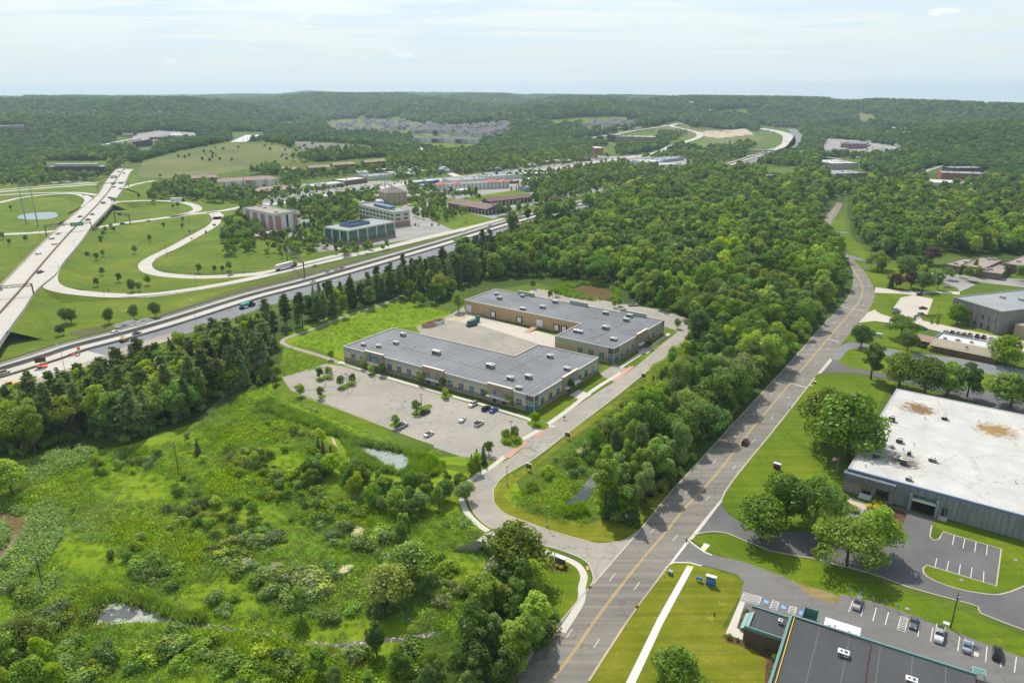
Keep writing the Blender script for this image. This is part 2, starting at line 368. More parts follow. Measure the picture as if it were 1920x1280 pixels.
# ------------------------------------------------ terrain sheet
def terrain():
    ang=np.concatenate([np.arange(-180,-60,6),np.arange(-60,60,.35),np.arange(60,180,6)])
    rad=[0.0,60,120,200,300,420,540,660,780]+list(np.arange(880,2600,24))+[]
    r=2620.0
    while r<12600: rad.append(r); r*=1.014
    rad=np.array(rad); A,R=np.meshgrid(np.radians(ang),rad); X=np.sin(A)*R; Y=np.cos(A)*R; Z=terr(X,Y)
    nr,na=X.shape; me=bpy.data.meshes.new('ground'); v=np.stack([X,Y,Z],-1).reshape(-1,3)
    i=np.arange(nr-1)[:,None]*na; j=np.arange(na)[None,:]; j2=(j+1)%na
    f=np.stack([i+j,i+na+j,i+na+j2,i+j2],-1).reshape(-1,4)[:,::-1]
    me.from_pydata(v.tolist(),[],f.tolist()); me.materials.append(MATS['ground_grass'])
    me.polygons.foreach_set('use_smooth',[True]*len(f)); o=bpy.data.objects.new('ground',me); COL.objects.link(o); struct(o)
    o.location.z=-.02
terrain()
# ------------------------------------------------ field and lawns  (z layers)
area('meadow',[(-400,1900),(-500,700),(60,715),(130,700),(330,640),(470,640),(530,600),(640,560),(740,560),(860,590),(640,700),(560,740),(760,860),(940,850),(1100,1180),(960,1400),(700,1900)],.01,'wild_grass')
area('meadow',[(530,640),(545,632),(740,563),(800,575),(860,590),(820,608),(735,614),(646,673),(600,668),(545,645)],.02,'wild_grass')
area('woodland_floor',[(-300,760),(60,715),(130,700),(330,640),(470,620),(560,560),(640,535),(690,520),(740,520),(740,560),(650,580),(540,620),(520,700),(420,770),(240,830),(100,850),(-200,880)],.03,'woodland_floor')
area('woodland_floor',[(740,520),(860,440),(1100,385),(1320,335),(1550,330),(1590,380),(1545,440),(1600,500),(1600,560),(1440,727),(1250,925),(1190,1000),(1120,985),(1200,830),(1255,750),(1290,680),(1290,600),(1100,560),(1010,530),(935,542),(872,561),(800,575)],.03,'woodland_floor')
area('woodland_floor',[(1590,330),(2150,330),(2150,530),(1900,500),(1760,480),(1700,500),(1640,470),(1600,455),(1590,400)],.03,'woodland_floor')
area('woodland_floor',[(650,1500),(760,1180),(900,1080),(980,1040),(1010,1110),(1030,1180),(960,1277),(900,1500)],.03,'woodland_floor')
# lawn round office lots
area('lawn',[(455,800),(530,700),(540,640),(590,650),(646,673),(640,690),(760,860),(930,880),(1000,830),(930,900),(760,860),(600,770),(490,735)],.035,'lawn')
area('lawn',[(1125,700),(1145,660),(1275,600),(1288,625),(1190,705),(1000,850),(960,880),(900,870),(1010,768)],.04,'lawn')
area('lawn',[(820,608),(860,590),(872,561),(890,580),(800,625),(735,614)],.045,'lawn')
area('lawn',[(1300,620),(1180,735),(1080,800),(1000,870),(940,900),(925,935),(950,975),(1100,1015),(1160,1018),(1190,1000),(1255,920),(1100,985),(960,950),(940,925),(1060,830),(1190,740),(1330,640)],.05,'lawn_dry')
area('lawn',[(860,915),(885,885),(1000,820),(1010,850),(900,930),(905,980),(1000,1030),(1100,1070),(1108,1095),(1060,1150),(1000,1225),(980,1130),(985,1050),(900,1005),(862,965)],.05,'lawn')
area('lawn',[(1620,1100),(1500,1300),(1440,1400),(1040,1400),(1100,1277),(1172,1167),(1252,1060),(1263,1055),(1290,1057),(1340,1070),(1392,1093),(1385,1120),(1350,1180)],.05,'lawn_dry')
area('lawn',[(1290,1013),(1300,1006),(1360,1003),(1400,1010),(1480,1040),(1640,1100),(1720,1120),(1920,1200),(2050,1280),(1920,1240),(1700,1160),(1565,1120),(1520,1120),(1440,1080),(1340,1040)],.05,'lawn')
area('lawn',[(1357,925),(1385,887),(1440,820),(1485,765),(1527,712),(1540,706),(1600,708),(1680,720),(1660,740),(1591,890),(1560,960),(1520,1000),(1400,990),(1362,962),(1350,945)],.05,'lawn')
area('lawn',[(1557,675),(1572,655),(1590,652),(1640,655),(1700,668),(1790,680),(1920,700),(2050,730),(1920,730),(1700,715),(1600,698),(1572,690)],.05,'lawn')
area('lawn',[(1582,642),(1610,609),(1640,608),(1690,616),(1730,630),(1741,647),(1720,665),(1640,650)],.055,'lawn')
area('lawn',[(1625,592),(1640,565),(1641,553),(1690,556),(1720,555),(1690,563),(1673,590),(1680,602),(1660,600)],.055,'lawn')
area('lawn',[(1604,498),(1620,499),(1700,510),(1790,550),(1800,560),(1740,552),(1660,545),(1642,545),(1632,525)],.055,'lawn')
area('lawn',[(1735,560),(1795,558),(1785,604),(1860,630),(1866,636),(1710,606),(1745,575)],.06,'lawn')
area('lawn',[(1560,440),(1590,440),(1640,490),(1596,487),(1575,460)],.055,'lawn')
area('lawn',[(1558,430),(1562,418),(1582,405),(1590,435),(1570,437)],.056,'lawn')
# interchange grass
area('lawn',[(-500,700),(-500,345),(0,330),(210,335),(330,330),(480,345),(480,420),(600,470),(480,560),(207,614),(0,678)],.012,'roadside_grass')
area('lawn',[(1590,330),(1700,330),(1780,345),(1690,365),(1600,350)],.05,'lawn')
# ------------------------------------------------ water, reeds bed
area('pond',[(668,842),(680,836),(700,830),(715,835),(730,845),(765,851),(767,862),(762,880),(745,882),(725,874),(700,862),(682,852)],.06,'algae_water',4)
area('pond',[(1073,544),(1090,539),(1115,538),(1140,546),(1150,556),(1135,562),(1105,556),(1085,549)],.06,'muddy_water',4)
area('pond',[(172,1158),(180,1135),(200,1127),(225,1123),(260,1130),(290,1143),(320,1160),(280,1163),(240,1162),(200,1168),(176,1166)],.06,'scum_water',4)
area('pond',[(1058,942),(1090,918),(1108,898),(1118,905),(1108,925),(1092,943),(1070,946)],.06,'pond_water',4)
area('pond',[(34,403),(45,396),(75,393),(105,393),(109,400),(95,405),(60,406)],.06,'blue_water',3)
area('creek',[(-80,940),(10,952),(45,968),(47,985),(30,1010),(10,1040),(-5,1055),(-12,1030),(15,1000),(10,980),(-40,975)],.06,'muddy_water',4)
def creek(pts,w):
    ww=[P(*q) for q in smooth(pts,5)]; struct(ribbon(MB(),ww,-w/2,w/2,.07).obj('creek','creek_water'))
creek([(285,1150),(330,1162),(400,1172),(450,1180),(500,1185),(530,1190),(560,1200),(620,1208),(680,1202),(720,1198),(790,1190),(850,1170),(890,1120),(905,1080),(915,1045)],1.5)
creek([(1100,915),(1125,880),(1150,845),(1160,830)],3.0)
# gravel & dirt patches
area('gravel_patch',[(812,828),(822,832),(885,857),(868,857),(812,838)],.065,'gravel_grey')
area('dirt_path',[(620,815),(626,820),(634,845),(648,862),(640,862),(626,845)],.06,'sandy_earth')
area('dead_grass_patch',[(1480,1090),(1505,1100),(1540,1110),(1568,1122),(1564,1134),(1540,1130),(1510,1115)],.07,'dead_grass',3)
for pts in ([(125,513),(160,519),(150,523),(128,517)],[(65,568),(90,570),(85,573),(66,572)],[(222,433),(232,436),(233,442),(225,438)],[(300,585),(345,572),(420,545),(480,528),(480,536),(400,560),(330,585)],[(130,618),(190,606),(196,614),(150,626)]):
    area('bare_earth',pts,.03,'bank_grass',3)
# main road + drives --------------------------------------------------
Ledge=[(900,1360),(962,1277),(1010,1210),(1047,1167),(1065,1145),(1107,1096),(1196,997),(1255,925),(1287,891),(1360,812),(1417,751),(1440,727),(1465,700),(1515,645),(1555,600),(1585,567),(1597,545),(1600,525),(1597,505),(1580,478),(1558,452),(1546,441),(1544,427),(1552,407),(1565,392),(1570,384)]
Redge=[(1048,1360),(1100,1277),(1135,1220),(1172,1167),(1200,1132),(1220,1102),(1252,1060),(1282,1022),(1297,1000),(1350,940),(1385,887),(1440,821),(1485,765),(1527,712),(1557,677),(1582,644),(1610,609),(1627,590),(1639,566),(1640,550),(1633,530),(1620,511),(1605,496),(1585,474),(1565,450),(1558,435),(1561,420),(1570,408),(1578,394),(1582,385)]
area('main_road',smooth(Ledge,4)+smooth(Redge,4)[::-1],.075,'road_asphalt')
Yl=[(970,1360),(1027,1280),(1070,1225),(1115,1160),(1177,1080),(1217,1032),(1245,1000),(1277,960),(1297,939),(1345,887),(1402,815),(1440,770),(1482,721),(1517,680),(1527,668),(1565,624),(1595,590),(1613,566),(1618,548),(1614,530),(1602,512),(1590,492),(1570,466),(1553,443),(1551,430),(1560,408),(1568,396)]
yw=[P(*q) for q in smooth(Yl,4)]
m=MB(); ribbon(m,yw,-.27,-.13,.085); ribbon(m,yw,.13,.27,.085); struct(m.obj('road_marking','paint_yellow'))
m=MB(); yd=dens(yw,1.0)
def dash(mb,w,off,on,gap,z,hw=.08):
    i=0
    while i+on<len(w):
        ribbon(mb,offs(w[i:i+on+1],off),-hw,hw,z); i+=on+gap
dash(m,yd[:int(len(yd)*.62)],-3.4,3,19,.085); dash(m,yd[:int(len(yd)*.62)],3.4,3,19,.085)
for a,b in (((1460,716),(1512,730)),((1579,580),(1622,587)),((1552,639),(1574,645))):
    ribbon(m,[P(*a),P(*b)],-.25,.25,.086)
struct(m.obj('road_marking','paint_white'))
# concrete gutters where drives meet the road
def slab(name,pts,z,mat): return area(name,pts,z,mat)
slab('gutter',[(1107,1096),(1112,1094),(1200,994),(1196,995)],.088,'concrete'); slab('gutter',[(1252,1060),(1260,1055),(1290,1018),(1283,1018)],.088,'white_concrete'); slab('gutter',[(1284,1018),(1297,1012),(1305,1003),(1350,945),(1358,928),(1350,938),(1300,998)],.088,'pale_concrete')
slab('gutter',[(1531,705),(1540,703),(1560,680),(1557,675)],.088,'concrete')
# office access drive (curving)
drive=[(1107,1096),(1110,1085),(1107,1072),(1100,1057),(1082,1045),(1046,1031),(996,1017),(946,1002),(913,986),(891,966),(879,945),(877,930),(881,914),(900,893),(940,868),(970,848),(1000,820),(1060,775),(1133,728),(1150,718),(1190,690),(1240,648),(1268,626),(1275,614),(1295,618),(1275,650),(1210,700),(1150,748),(1080,800),(1000,860),(970,876),(940,895),(925,915),(923,935),(928,948),(945,963),(975,975),(1030,995),(1080,1010),(1115,1019),(1150,1018),(1175,1010),(1196,997)]
area('access_road',smooth(drive,3,True),.07,'park_asphalt')
curb([(1107,1096),(1110,1085),(1107,1072),(1100,1057),(1082,1045),(1046,1031),(996,1017),(946,1002),(913,986),(891,966),(879,945),(877,930),(881,914),(900,893),(940,868),(952,862)])
curb([(1275,650),(1210,700),(1150,748),(1080,800),(1000,860),(970,876),(940,895),(925,915),(923,935),(928,948),(945,963),(975,975),(1030,995),(1080,1010),(1115,1019),(1150,1018),(1175,1010),(1196,997)])
curb([(1010,1210),(1047,1167),(1065,1145),(1107,1096)],2); curb([(1196,997),(1255,925),(1287,891),(1360,812),(1417,751),(1465,700),(1515,645),(1555,600)],3)
curb([(1100,1277),(1172,1167),(1220,1102),(1252,1060)],2,w=.5,mat='sandy_earth'); curb([(1350,945),(1357,925),(1385,887),(1440,821),(1485,765),(1527,712)],2,w=.5)
def path(pts,w,mat,z=.08,name='footpath'):
    ww=[P(*q) for q in smooth(pts,5)]; return struct(ribbon(MB(),ww,-w/2,w/2,z).obj(name,mat))
path([(1050,1185),(1085,1130),(1088,1103),(1092,1080),(1080,1060),(1050,1045),(1010,1032),(970,1019),(925,1001),(895,983),(872,958),(865,935),(868,915),(886,896),(920,875),(946,855)],1.9,'pale_concrete')
path([(880,1400),(945,1290),(990,1225),(1020,1185)],1.6,'concrete')
path([(970,828),(1010,806),(1060,772),(1115,730),(1165,700)],2.0,'pale_concrete'); path([(1162,690),(1190,672),(1225,648),(1255,627)],2.0,'pale_concrete')
slab('brick_crossing',[(941,858),(962,840),(975,830),(992,828),(975,842),(955,858)],.09,'brick_crossing'); slab('brick_crossing',[(998,820),(1012,808),(1024,808),(1010,820)],.09,'brick_crossing'); slab('brick_crossing',[(1146,716),(1180,688),(1190,688),(1155,716)],.09,'brick_crossing')
slab('brick_crossing',[(1096,1062),(1101,1062),(1103,1069),(1097,1069)],.095,'brick_crossing')
slab('footpath',[(1067,741),(1085,731),(1108,741),(1090,752)],.085,'pale_concrete'); slab('footpath',[(1195,660),(1207,652),(1225,656),(1213,665)],.085,'pale_concrete')
slab('footpath',[(1140,1340),(1230,1160),(1286,1062),(1298,1064),(1240,1170),(1160,1340)],.085,'white_concrete')
slab('tactile_paving',[(1287,1061.5),(1288,1062),(1297,1064.5),(1295.5,1067),(1286,1064.5)],.095,'tactile_yellow')
slab('footpath',[(1318,1020),(1329,1024),(1319,1036),(1310,1032)],.085,'white_concrete'); slab('tactile_paving',[(1313,1029.5),(1321,1032),(1319.5,1035),(1311,1032)],.095,'tactile_yellow')
# asphalt trail behind the office building
path([(755,553),(700,575),(650,590),(600,610),(555,625),(535,632),(530,640),(545,648),(575,657),(610,668),(640,680)],2.6,'park_asphalt',.075,'trail')
path([(636,676),(700,698),(800,728),(900,757),(985,784),(1000,792)],2.0,'pale_concrete'); path([(1000,790),(1015,797),(1040,800)],1.6,'pale_concrete')
# lots of the two office buildings
area('parking_lot',[(528,705),(610,680),(640,684),(990,790),(1012,800),(1040,808),(1012,820),(975,832),(950,856),(925,862),(880,856),(780,822),(600,750),(545,730)],.06,'park_asphalt')
area('service_yard',[(780,612),(828,598),(870,575),(876,588),(1042,640),(1042,660),(1010,665),(960,690),(800,640)],.055,'court_asphalt')
area('loading_apron',[(862,592),(876,586),(1050,632),(1045,652),(1012,646),(905,611),(835,598)],.065,'concrete')
area('loading_ramp',[(844,598),(862,588),(878,586),(880,592),(860,604)],.072,'sandy_earth')
area('parking_lot',[(1124,702),(1152,684),(1180,694),(1150,716),(1127,706)],.062,'park_asphalt')
area('parking_lot',[(985,552),(1000,541),(1060,549),(1150,568),(1240,583),(1292,600),(1290,615),(1268,622),(1242,612),(1130,585)],.06,'park_asphalt')
area('lawn',[(985,560),(1005,548),(1030,540),(1000,536),(970,545)],.058,'lawn')
area('dumpster_pad',[(793,614),(800,610),(826,602),(836,603),(815,612),(800,618)],.07,'pale_concrete')
curb([(646,684),(985,789)],2); curb([(585,770),(600,752),(780,822),(880,856),(925,865)],0,w=.3); curb([(558,738),(600,752)],0)
# parking islands
ISL=[[(590,709),(605,713),(625,702),(618,700)],[(632,726),(648,728),(668,716),(660,713)],[(595,742),(605,746),(612,740),(606,738)],[(688,701),(698,703),(708,699),(697,697)],[(770,774),(782,778),(810,762),(798,758)],[(728,797),(744,800),(750,790),(742,788)],[(825,745),(836,748),(848,741),(836,738)],[(937,830),(965,840),(980,828),(965,812),(948,815)],[(987,795),(1015,806),(1028,797),(1005,787)]]
for q in ISL:
    area('planting_island',q,.17,'lawn',4); curb(q,4,True,.3,.15)
# small lawn strips by the drive
slab('grass_verge',[(1103,783),(1150,722),(1148,714),(1060,768),(1010,803),(1008,808)],.075,'lawn') if 0 else None
# right side drives ---------------------------------------------------
area('side_drive',[(1252,1060),(1284,1018),(1300,1022),(1318,1037),(1340,1043),(1400,1058),(1470,1085),(1505,1105),(1540,1125),(1566,1136),(1572,1117),(1640,1133),(1700,1155),(1800,1195),(1920,1240),(2100,1310),(2100,1560),(1700,1400),(1385,1140),(1385,1118),(1392,1093),(1380,1080),(1340,1068),(1290,1057),(1262,1056)],.065,'office_asphalt')
curb([(1296,1006),(1320,1000),(1362,1002),(1440,1035),(1520,1050),(1640,1082),(1700,1105),(1790,1130),(1832,1143),(1836,1155),(1920,1188),(2000,1220)],2); curb([(1252,1060),(1262,1056),(1290,1057),(1313,1063)],0,w=.45,mat='white_concrete'); curb([(1290,1016),(1300,1024),(1318,1037),(1332,1043)],0,w=.45,mat='white_concrete')
area('side_drive',[(1350,945),(1362,965),(1400,990),(1450,1000),(1520,1000),(1585,985),(1600,950),(1640,945),(1700,961),(1758,977),(1745,990),(1741,1010),(1748,1018),(1758,1016),(1766,1002),(1875,1035),(1865,1104),(1730,1065),(1728,1072),(1760,1100),(1830,1118),(1880,1118),(1930,1095),(2100,1000),(2100,1290),(1920,1187),(1836,1155),(1832,1143),(1790,1130),(1700,1105),(1640,1082),(1520,1050),(1440,1035),(1362,1002),(1320,1000),(1297,1005)],.06,'dark_asphalt')
curb([(1728,1070),(1735,1064),(1865,1104),(1875,1035),(1766,1002),(1758,1016),(1748,1018),(1741,1010),(1745,990)],0,w=.4); curb([(1728,1070),(1735,1085),(1780,1105),(1840,1118),(1880,1118),(1930,1098),(1990,1060)],4,w=.4)
slab('lawn',[(1766,1002),(1745,990),(1752,978),(1800,990),(1920,1022),(2100,1060),(1990,1060),(1930,1097),(1880,1117),(1840,1117),(1780,1104),(1735,1084),(1729,1070),(1735,1065),(1865,1104),(1875,1035)],.075,'lawn')
slab('planting_bed',[(1600,944),(1628,952),(1640,940),(1700,968),(1685,1000),(1672,996),(1640,985),(1626,956)],.08,'mulch')
slab('footpath',[(1585,945),(1590,935),(1625,948),(1622,960)],.085,'sandy_earth')
m=MB()
for a,b in (((1787,1009),(1783,1027)),((1807,1014),(1803,1033)),((1828,1020),(1825,1040)),((1849,1026),(1847,1046)),((1754,1051),(1750,1070)),((1776,1057),(1772,1076)),((1798,1063),(1795,1083)),((1820,1069),(1817,1089)),((1842,1076),(1841,1096)),
  ((1596,1129),(1588,1151)),((1618,1136),(1611,1159)),((1640,1143),(1633,1168)),((1663,1151),(1656,1176)),((1722,1173),(1717,1198)),((1746,1181),(1741,1207)),((1796,1198),(1792,1226)),((1821,1208),(1818,1236)),((1847,1217),(1844,1246)),((1902,1237),(1898,1266)),((1875,1228),(1872,1256))):
    ribbon(m,[P(*a),P(*b)],-.09,.09,.075+.012)
def hatch(mb,q,n):
    w=[P(*k) for k in q]
    for a,b in ((0,1),(1,2),(2,3),(3,0)): ribbon(mb,[w[a],w[b]],-.07,.07,.088)
    for i in range(1,n):
        t=i/n; a=[w[0][k]+(w[3][k]-w[0][k])*t for k in (0,1)]; b=[w[1][k]+(w[2][k]-w[1][k])*t for k in (0,1)]
        b=[b[k]+(w[2][k]-w[1][k])*(-.5/n) for k in (0,1)]
        ribbon(mb,[a,b],-.09,.09,.0885)
hatch(m,[(1392,1113),(1425,1122),(1419,1136),(1385,1128)],6); hatch(m,[(1446,1128),(1457,1132),(1453,1147),(1440,1143)],5); hatch(m,[(1478,1139),(1491,1142),(1486,1155),(1474,1152)],5); hatch(m,[(1686,1159),(1699,1164),(1693,1189),(1679,1184)],7)
hatch(m,[(1598,953),(1617,958),(1610,975),(1590,968)],6)
# stall lines of the big lot
fa=P(646,673); fb=P(999,773); ex=((fb[0]-fa[0])/105,(fb[1]-fa[1])/105); ey=(-ex[1],ex[0])
def lotp(u,v): return (fa[0]+ex[0]*u+ey[0]*v, fa[1]+ex[1]*u+ey[1]*v)
struct(m.obj('road_marking','paint_white'))
m=MB()
for q in ([(1429,1126),(1439,1129),(1437,1135),(1427,1132)],[(1462,1136.5),(1471,1139.5),(1469,1146),(1460,1142.5)],[(1496,1147),(1505,1150),(1502,1157),(1493,1154)]): m.flat(W(q),.087)
struct(m.obj('road_marking','paint_blue'))
m=MB()   # wheelchair symbols
for c in ((1433,1130.5),(1465.5,1141),(1499,1152)):
    c=P(*c)
    for k in range(10):
        a=2*PI*k/12+.6;b=2*PI*(k+1)/12+.6; ribbon(m,[(c[0]+.38*math.cos(a),c[1]-.12+.38*math.sin(a)),(c[0]+.38*math.cos(b),c[1]-.12+.38*math.sin(b))],-.06,.06,.092)
    ribbon(m,[(c[0]-.1,c[1]+.6),(c[0],c[1]),(c[0]+.35,c[1]-.05),(c[0]+.5,c[1]-.5)],-.07,.07,.093)
struct(m.obj('road_marking','paint_white'))
area('side_drive',[(1640,585),(1650,592),(1680,602),(1710,608),(1711,601),(1673,590),(1672,586),(1690,562),(1722,557),(1755,553),(1800,558),(1800,552),(1720,551),(1690,549),(1642,543),(1640,553),(1700,556),(1735,562),(1750,566),(1738,598),(1726,600),(1730,606),(1780,617),(1870,636),(2000,660),(2000,650),(2050,640),(2050,700),(1860,650),(1751,624),(1720,616),(1690,613),(1640,606),(1610,609),(1627,590)],.06,'concrete')
area('side_drive',[(1572,655),(1592,645),(1640,652),(1700,664),(1790,676),(1880,692),(2000,715),(2000,735),(1880,712),(1800,697),(1700,680),(1640,664),(1600,657),(1590,660),(1572,680),(1557,677)],.061,'new_asphalt')
area('parking_lot',[(1557,677),(1572,682),(1590,692),(1700,712),(1780,725),(1900,750),(2050,790),(2050,830),(1900,780),(1700,722),(1600,702),(1545,702),(1531,707)],.058,'dark_asphalt')
area('side_drive',[(1590,490),(1602,491),(1625,494),(1660,500),(1655,496),(1620,490),(1605,486),(1592,482)],.06,'new_asphalt'); area('side_drive',[(1560,437),(1592,439),(1592,441),(1561,440)],.06,'new_asphalt')
area('parking_lot',[(1740,515),(1790,520),(1830,540),(1800,552),(1795,545),(1760,530)],.06,'far_paving'); area('parking_lot',[(1860,392),(1862,378),(1880,380),(1900,395),(2000,400),(2000,425),(1920,425),(1870,410),(1840,400)],.05,'new_asphalt')
area('parking_lot',[(1788,520),(1920,530),(2000,535),(2000,560),(1920,545),(1800,530)],.062,'far_paving')
curb([(1250,1062)],0) if 0 else None
# ------------------------------------------------ freeway with its bands
Mpx=[(-80,722),(0,702),(106,670),(160,652),(257,627),(350,600),(480,559),(610,525),(830,462),(960,422),(1110,381),(1200,358),(1300,333),(1360,317),(1403,304),(1442,291),(1466,282)]
hw=[P(*q) for q in smooth(Mpx,5)]
hw=[p for p in hw]; a,b=hw[0],hw[6]; L=math.hypot(b[0]-a[0],b[1]-a[1]); hw=[(a[0]-(b[0]-a[0])/L*260,a[1]-(b[1]-a[1])/L*260)]+hw
for n,a,b,z,mt in (('freeway',0,10.3,.08,'freeway_concrete'),('freeway',10.6,20,.08,'freeway_concrete'),('freeway',-17.5,-.3,.078,'new_asphalt')):
    struct(ribbon(MB(),hw,a,b,z).obj(n,mt))
struct(ribbon(MB(),hw,17,20.2,.09).obj('shoulder','shoulder_dark'))
west=[q for q in hw if q[0]<-206]
struct(ribbon(MB(),west,-15,0,.1).obj('freeway','freeway_concrete')); struct(ribbon(MB(),west+[(-203,352),(-190,372)],-24,-14,.09).obj('dirt_strip','dirt'))
m=MB(); wall(m,west,-.9,-.1,.1,.9); tag(m.obj('barrier','rusty_barrier'),'rust stained low barrier between the concrete freeway lanes','barrier')
east=[q for q in hw if q[0]>-212]
tag(wall(MB(),east,-.35,.25,.08,1.1).obj('barrier','barrier_concrete'),'pale concrete barrier along the edge of the fresh asphalt','barrier')
tag(wall(MB(),offs(hw,10.45),-.4,.4,.08,1.5).obj('barrier','barrier_concrete'),'tall grey barrier between the two open freeway lanes','barrier')
tag(wall(MB(),offs(hw,9.3),-.5,.5,.08,.5).obj('barrier','rusty_barrier'),'low rust coloured strip beside the tall freeway barrier','barrier')
m=MB(); dash(m,dens(offs(hw,5.2),1.0),0,3,9,.095); dash(m,dens(offs(hw,14.5),1.0),0,3,9,.095); ribbon(m,hw,1.3,1.45,.095)
struct(m.obj('road_marking','paint_white'))
def guardrail(pts,label,z=0,ww=None):
    w=ww or [P(q[0],q[1],z)+(z,) for q in smooth(pts,4)]
    r=thing('guardrail',label,'guardrail',(0,0,0)); m=MB(); wall(m,w,-.06,.06,.45,.8); m.obj('rail','steel_grey',r)
    L_=sum(math.dist(a[:2],b[:2]) for a,b in zip(w,w[1:])); me=MB().box(-.08,.08,-.08,.08,0,.75).mesh('post','steel_grey')
    for q in dens([w[0]]+w[3::3]+[w[-1]],max(4,L_/60))[:98]: o=bpy.data.objects.new('post',me); COL.objects.link(o); o.parent=r; o.location=(q[0],q[1],q[2] if len(q)>2 else 0)
    return r
plain('steel_grey',(.16,.16,.16),.6,.4,.3); plain('rust_steel',(.13,.10,.085),.7,.3,.2); plain('galvanised',(.30,.33,.35),.5,.4,.4)
# ------------------------------------------------ mainline over the interchange, on embankment and bridge
DZ=6.0
ml=[(-260,790),(-120,650),(6,525),(47,483),(84,447),(112,421),(125,409),(146,392),(168,374),(187,358),(197,341),(206,329),(213,320),(225,310),(240,304),(271,299.5),(304,296)]
mr=[(-120,830),(0,640),(18,615),(45,578),(71,540),(106,511),(120,490),(142,464),(160,441),(175,420),(206,387),(218,371),(229,356),(238,340),(243,326),(256,313),(302,300)]
def zml(i): return DZ
L3=[P(*q,DZ)+(DZ,) for q in smooth(ml,5)]; R3=[P(*q,DZ)+(DZ,) for q in smooth(mr,5)]
def deck(name,A,B,mat,th=1.2):
    n=len(A); m=MB(); vs=[p for p in A]+[p for p in B]+[(p[0],p[1],p[2]-th) for p in A]+[(p[0],p[1],p[2]-th) for p in B]; fs=[]
    for i in range(n-1): fs+=[(i,i+n,i+n+1,i+1),(i+2*n+1,i+2*n,i,i+1),(i+n,i+3*n,i+3*n+1,i+n+1),(i+2*n,i+2*n+1,i+3*n+1,i+3*n)]
    m.add(vs,fs); return struct(m.obj(name,mat))
def skirt(A,sgn,run,mat='roadside_grass',cut=None,name='embankment'):
    # slope from deck edge to the ground, sgn chooses the side
    n=normals2([p[:2] for p in A]); mb=MB()
    for i in range(len(A)-1):
        mid=proj(A[i][0],A[i][1],0)
        if cut and any(a<=i<b for a,b in cut): continue
        q=[]
        for j in (i,i+1):
            z=A[j][2]; r=run*z/DZ+.3; q.append(((A[j][0],A[j][1],z-.15),(A[j][0]+n[j][0]*sgn*r,A[j][1]+n[j][1]*sgn*r,-.05)))
        f=[q[0][0],q[1][0],q[1][1],q[0][1]]
        mb.add(f,[(0,1,2,3) if sgn<0 else (3,2,1,0)])
    return struct(mb.obj(name,mat))
nL=len(L3); 
def idx(A,px):  # index nearest given pixel
    best=0;bd=1e9
    for i,p in enumerate(A):
        x,y=proj(p[0],p[1],p[2]); d=(x-px[0])**2+(y-px[1])**2
        if d<bd: bd=d;best=i
    return best
cl=(idx(L3,(100,432)),idx(L3,(135,401))); cr2=(idx(R3,(172,424)),idx(R3,(214,377)))
deck('elevated_road',L3,R3,'freeway_concrete')
skirt(L3,1,13,cut=[cl,(0,idx(L3,(0,532)))]); skirt(R3,-1,13,cut=[cr2,(0,idx(R3,(20,612)))])
cen=[P(*q,DZ)+(DZ,) for q in smooth([(-150,745),(21,559),(58,516),(94,474),(130,434),(145,419),(180,384),(205,355),(220,332),(237,312),(262,303),(303,298)],5)]
tag(wall(MB(),cen,-.4,.4,.02,1.0).obj('median_barrier','rusty_barrier'),'weathered median barrier down the middle of the elevated road','barrier')
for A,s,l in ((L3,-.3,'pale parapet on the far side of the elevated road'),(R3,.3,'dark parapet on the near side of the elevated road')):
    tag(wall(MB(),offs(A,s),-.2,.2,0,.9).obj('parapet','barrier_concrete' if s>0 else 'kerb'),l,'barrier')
m=MB(); 
for f in (.28,.62,1.35,1.7):
    w=[tuple(a[k]+(c[k]-a[k])*(f if f<1 else f-1) for k in range(3)) for a,c in (zip(L3,[min(cen,key=lambda q:(q[0]-p[0])**2+(q[1]-p[1])**2) for p in L3]) if f<1 else zip([min(cen,key=lambda q:(q[0]-p[0])**2+(q[1]-p[1])**2) for p in R3],R3))]
    dash(m,dens(w,1.5),0,2,6,.02,.12)
struct(m.obj('road_marking','paint_white'))
def bridge_under():
    r=thing('road_bridge','concrete road bridge with square piers carrying the elevated road','bridge',(0,0,0))
    for (a0,a1),(b0,b1) in ((cl,cr2),):
        for t in (0,1):
            A=L3[(a0,a1)[t]];B=R3[(b0,b1)[t]]; m=MB(); wall(m,[A[:2],B[:2]],-.5,.5,0,4.9); m.obj('abutment','concrete',r)
        for t in (.33,.66):
            i=int(a0+(a1-a0)*t); j=int(b0+(b1-b0)*t); A=Vector(L3[i]);B=Vector(R3[j])
            m=MB()
            for k in range(6):
                c=A.lerp(B,.06+.88*k/5); m.box(c.x-.7,c.x+.7,c.y-.7,c.y+.7,0,4.2)
            wall(m,[tuple(A)[:2],tuple(B)[:2]],-.6,.6,4.1,4.85); m.obj('pier','concrete',r)
bridge_under()
def rampd(pts,w,label=None,mat='freeway_concrete',skL=True,skR=True,rail=None):
    W3=[]
    for q in smooth(pts,6): z=max(0.0,q[2]); W3.append(P(q[0],q[1],z)+(z+.09,))
    A=offs(W3,w/2);B=offs(W3,-w/2)
    A=[(a[0],a[1],a[2]) for a in A];B=[(a[0],a[1],a[2]) for a in B]
    m=MB(); n=len(A); m.add(A+B,[(i,i+n,i+n+1,i+1) for i in range(n-1)]); struct(m.obj('ramp',mat))
    if max(p[2] for p in W3)>1: skirt(A,1,13); skirt(B,-1,13)
    m=MB(); ribbon(m,offs(W3,w/2-.8),-.08,.08,.012); ribbon(m,offs(W3,-w/2+.8),-.08,.08,.013); struct(m.obj('road_marking','paint_white'))
    return W3
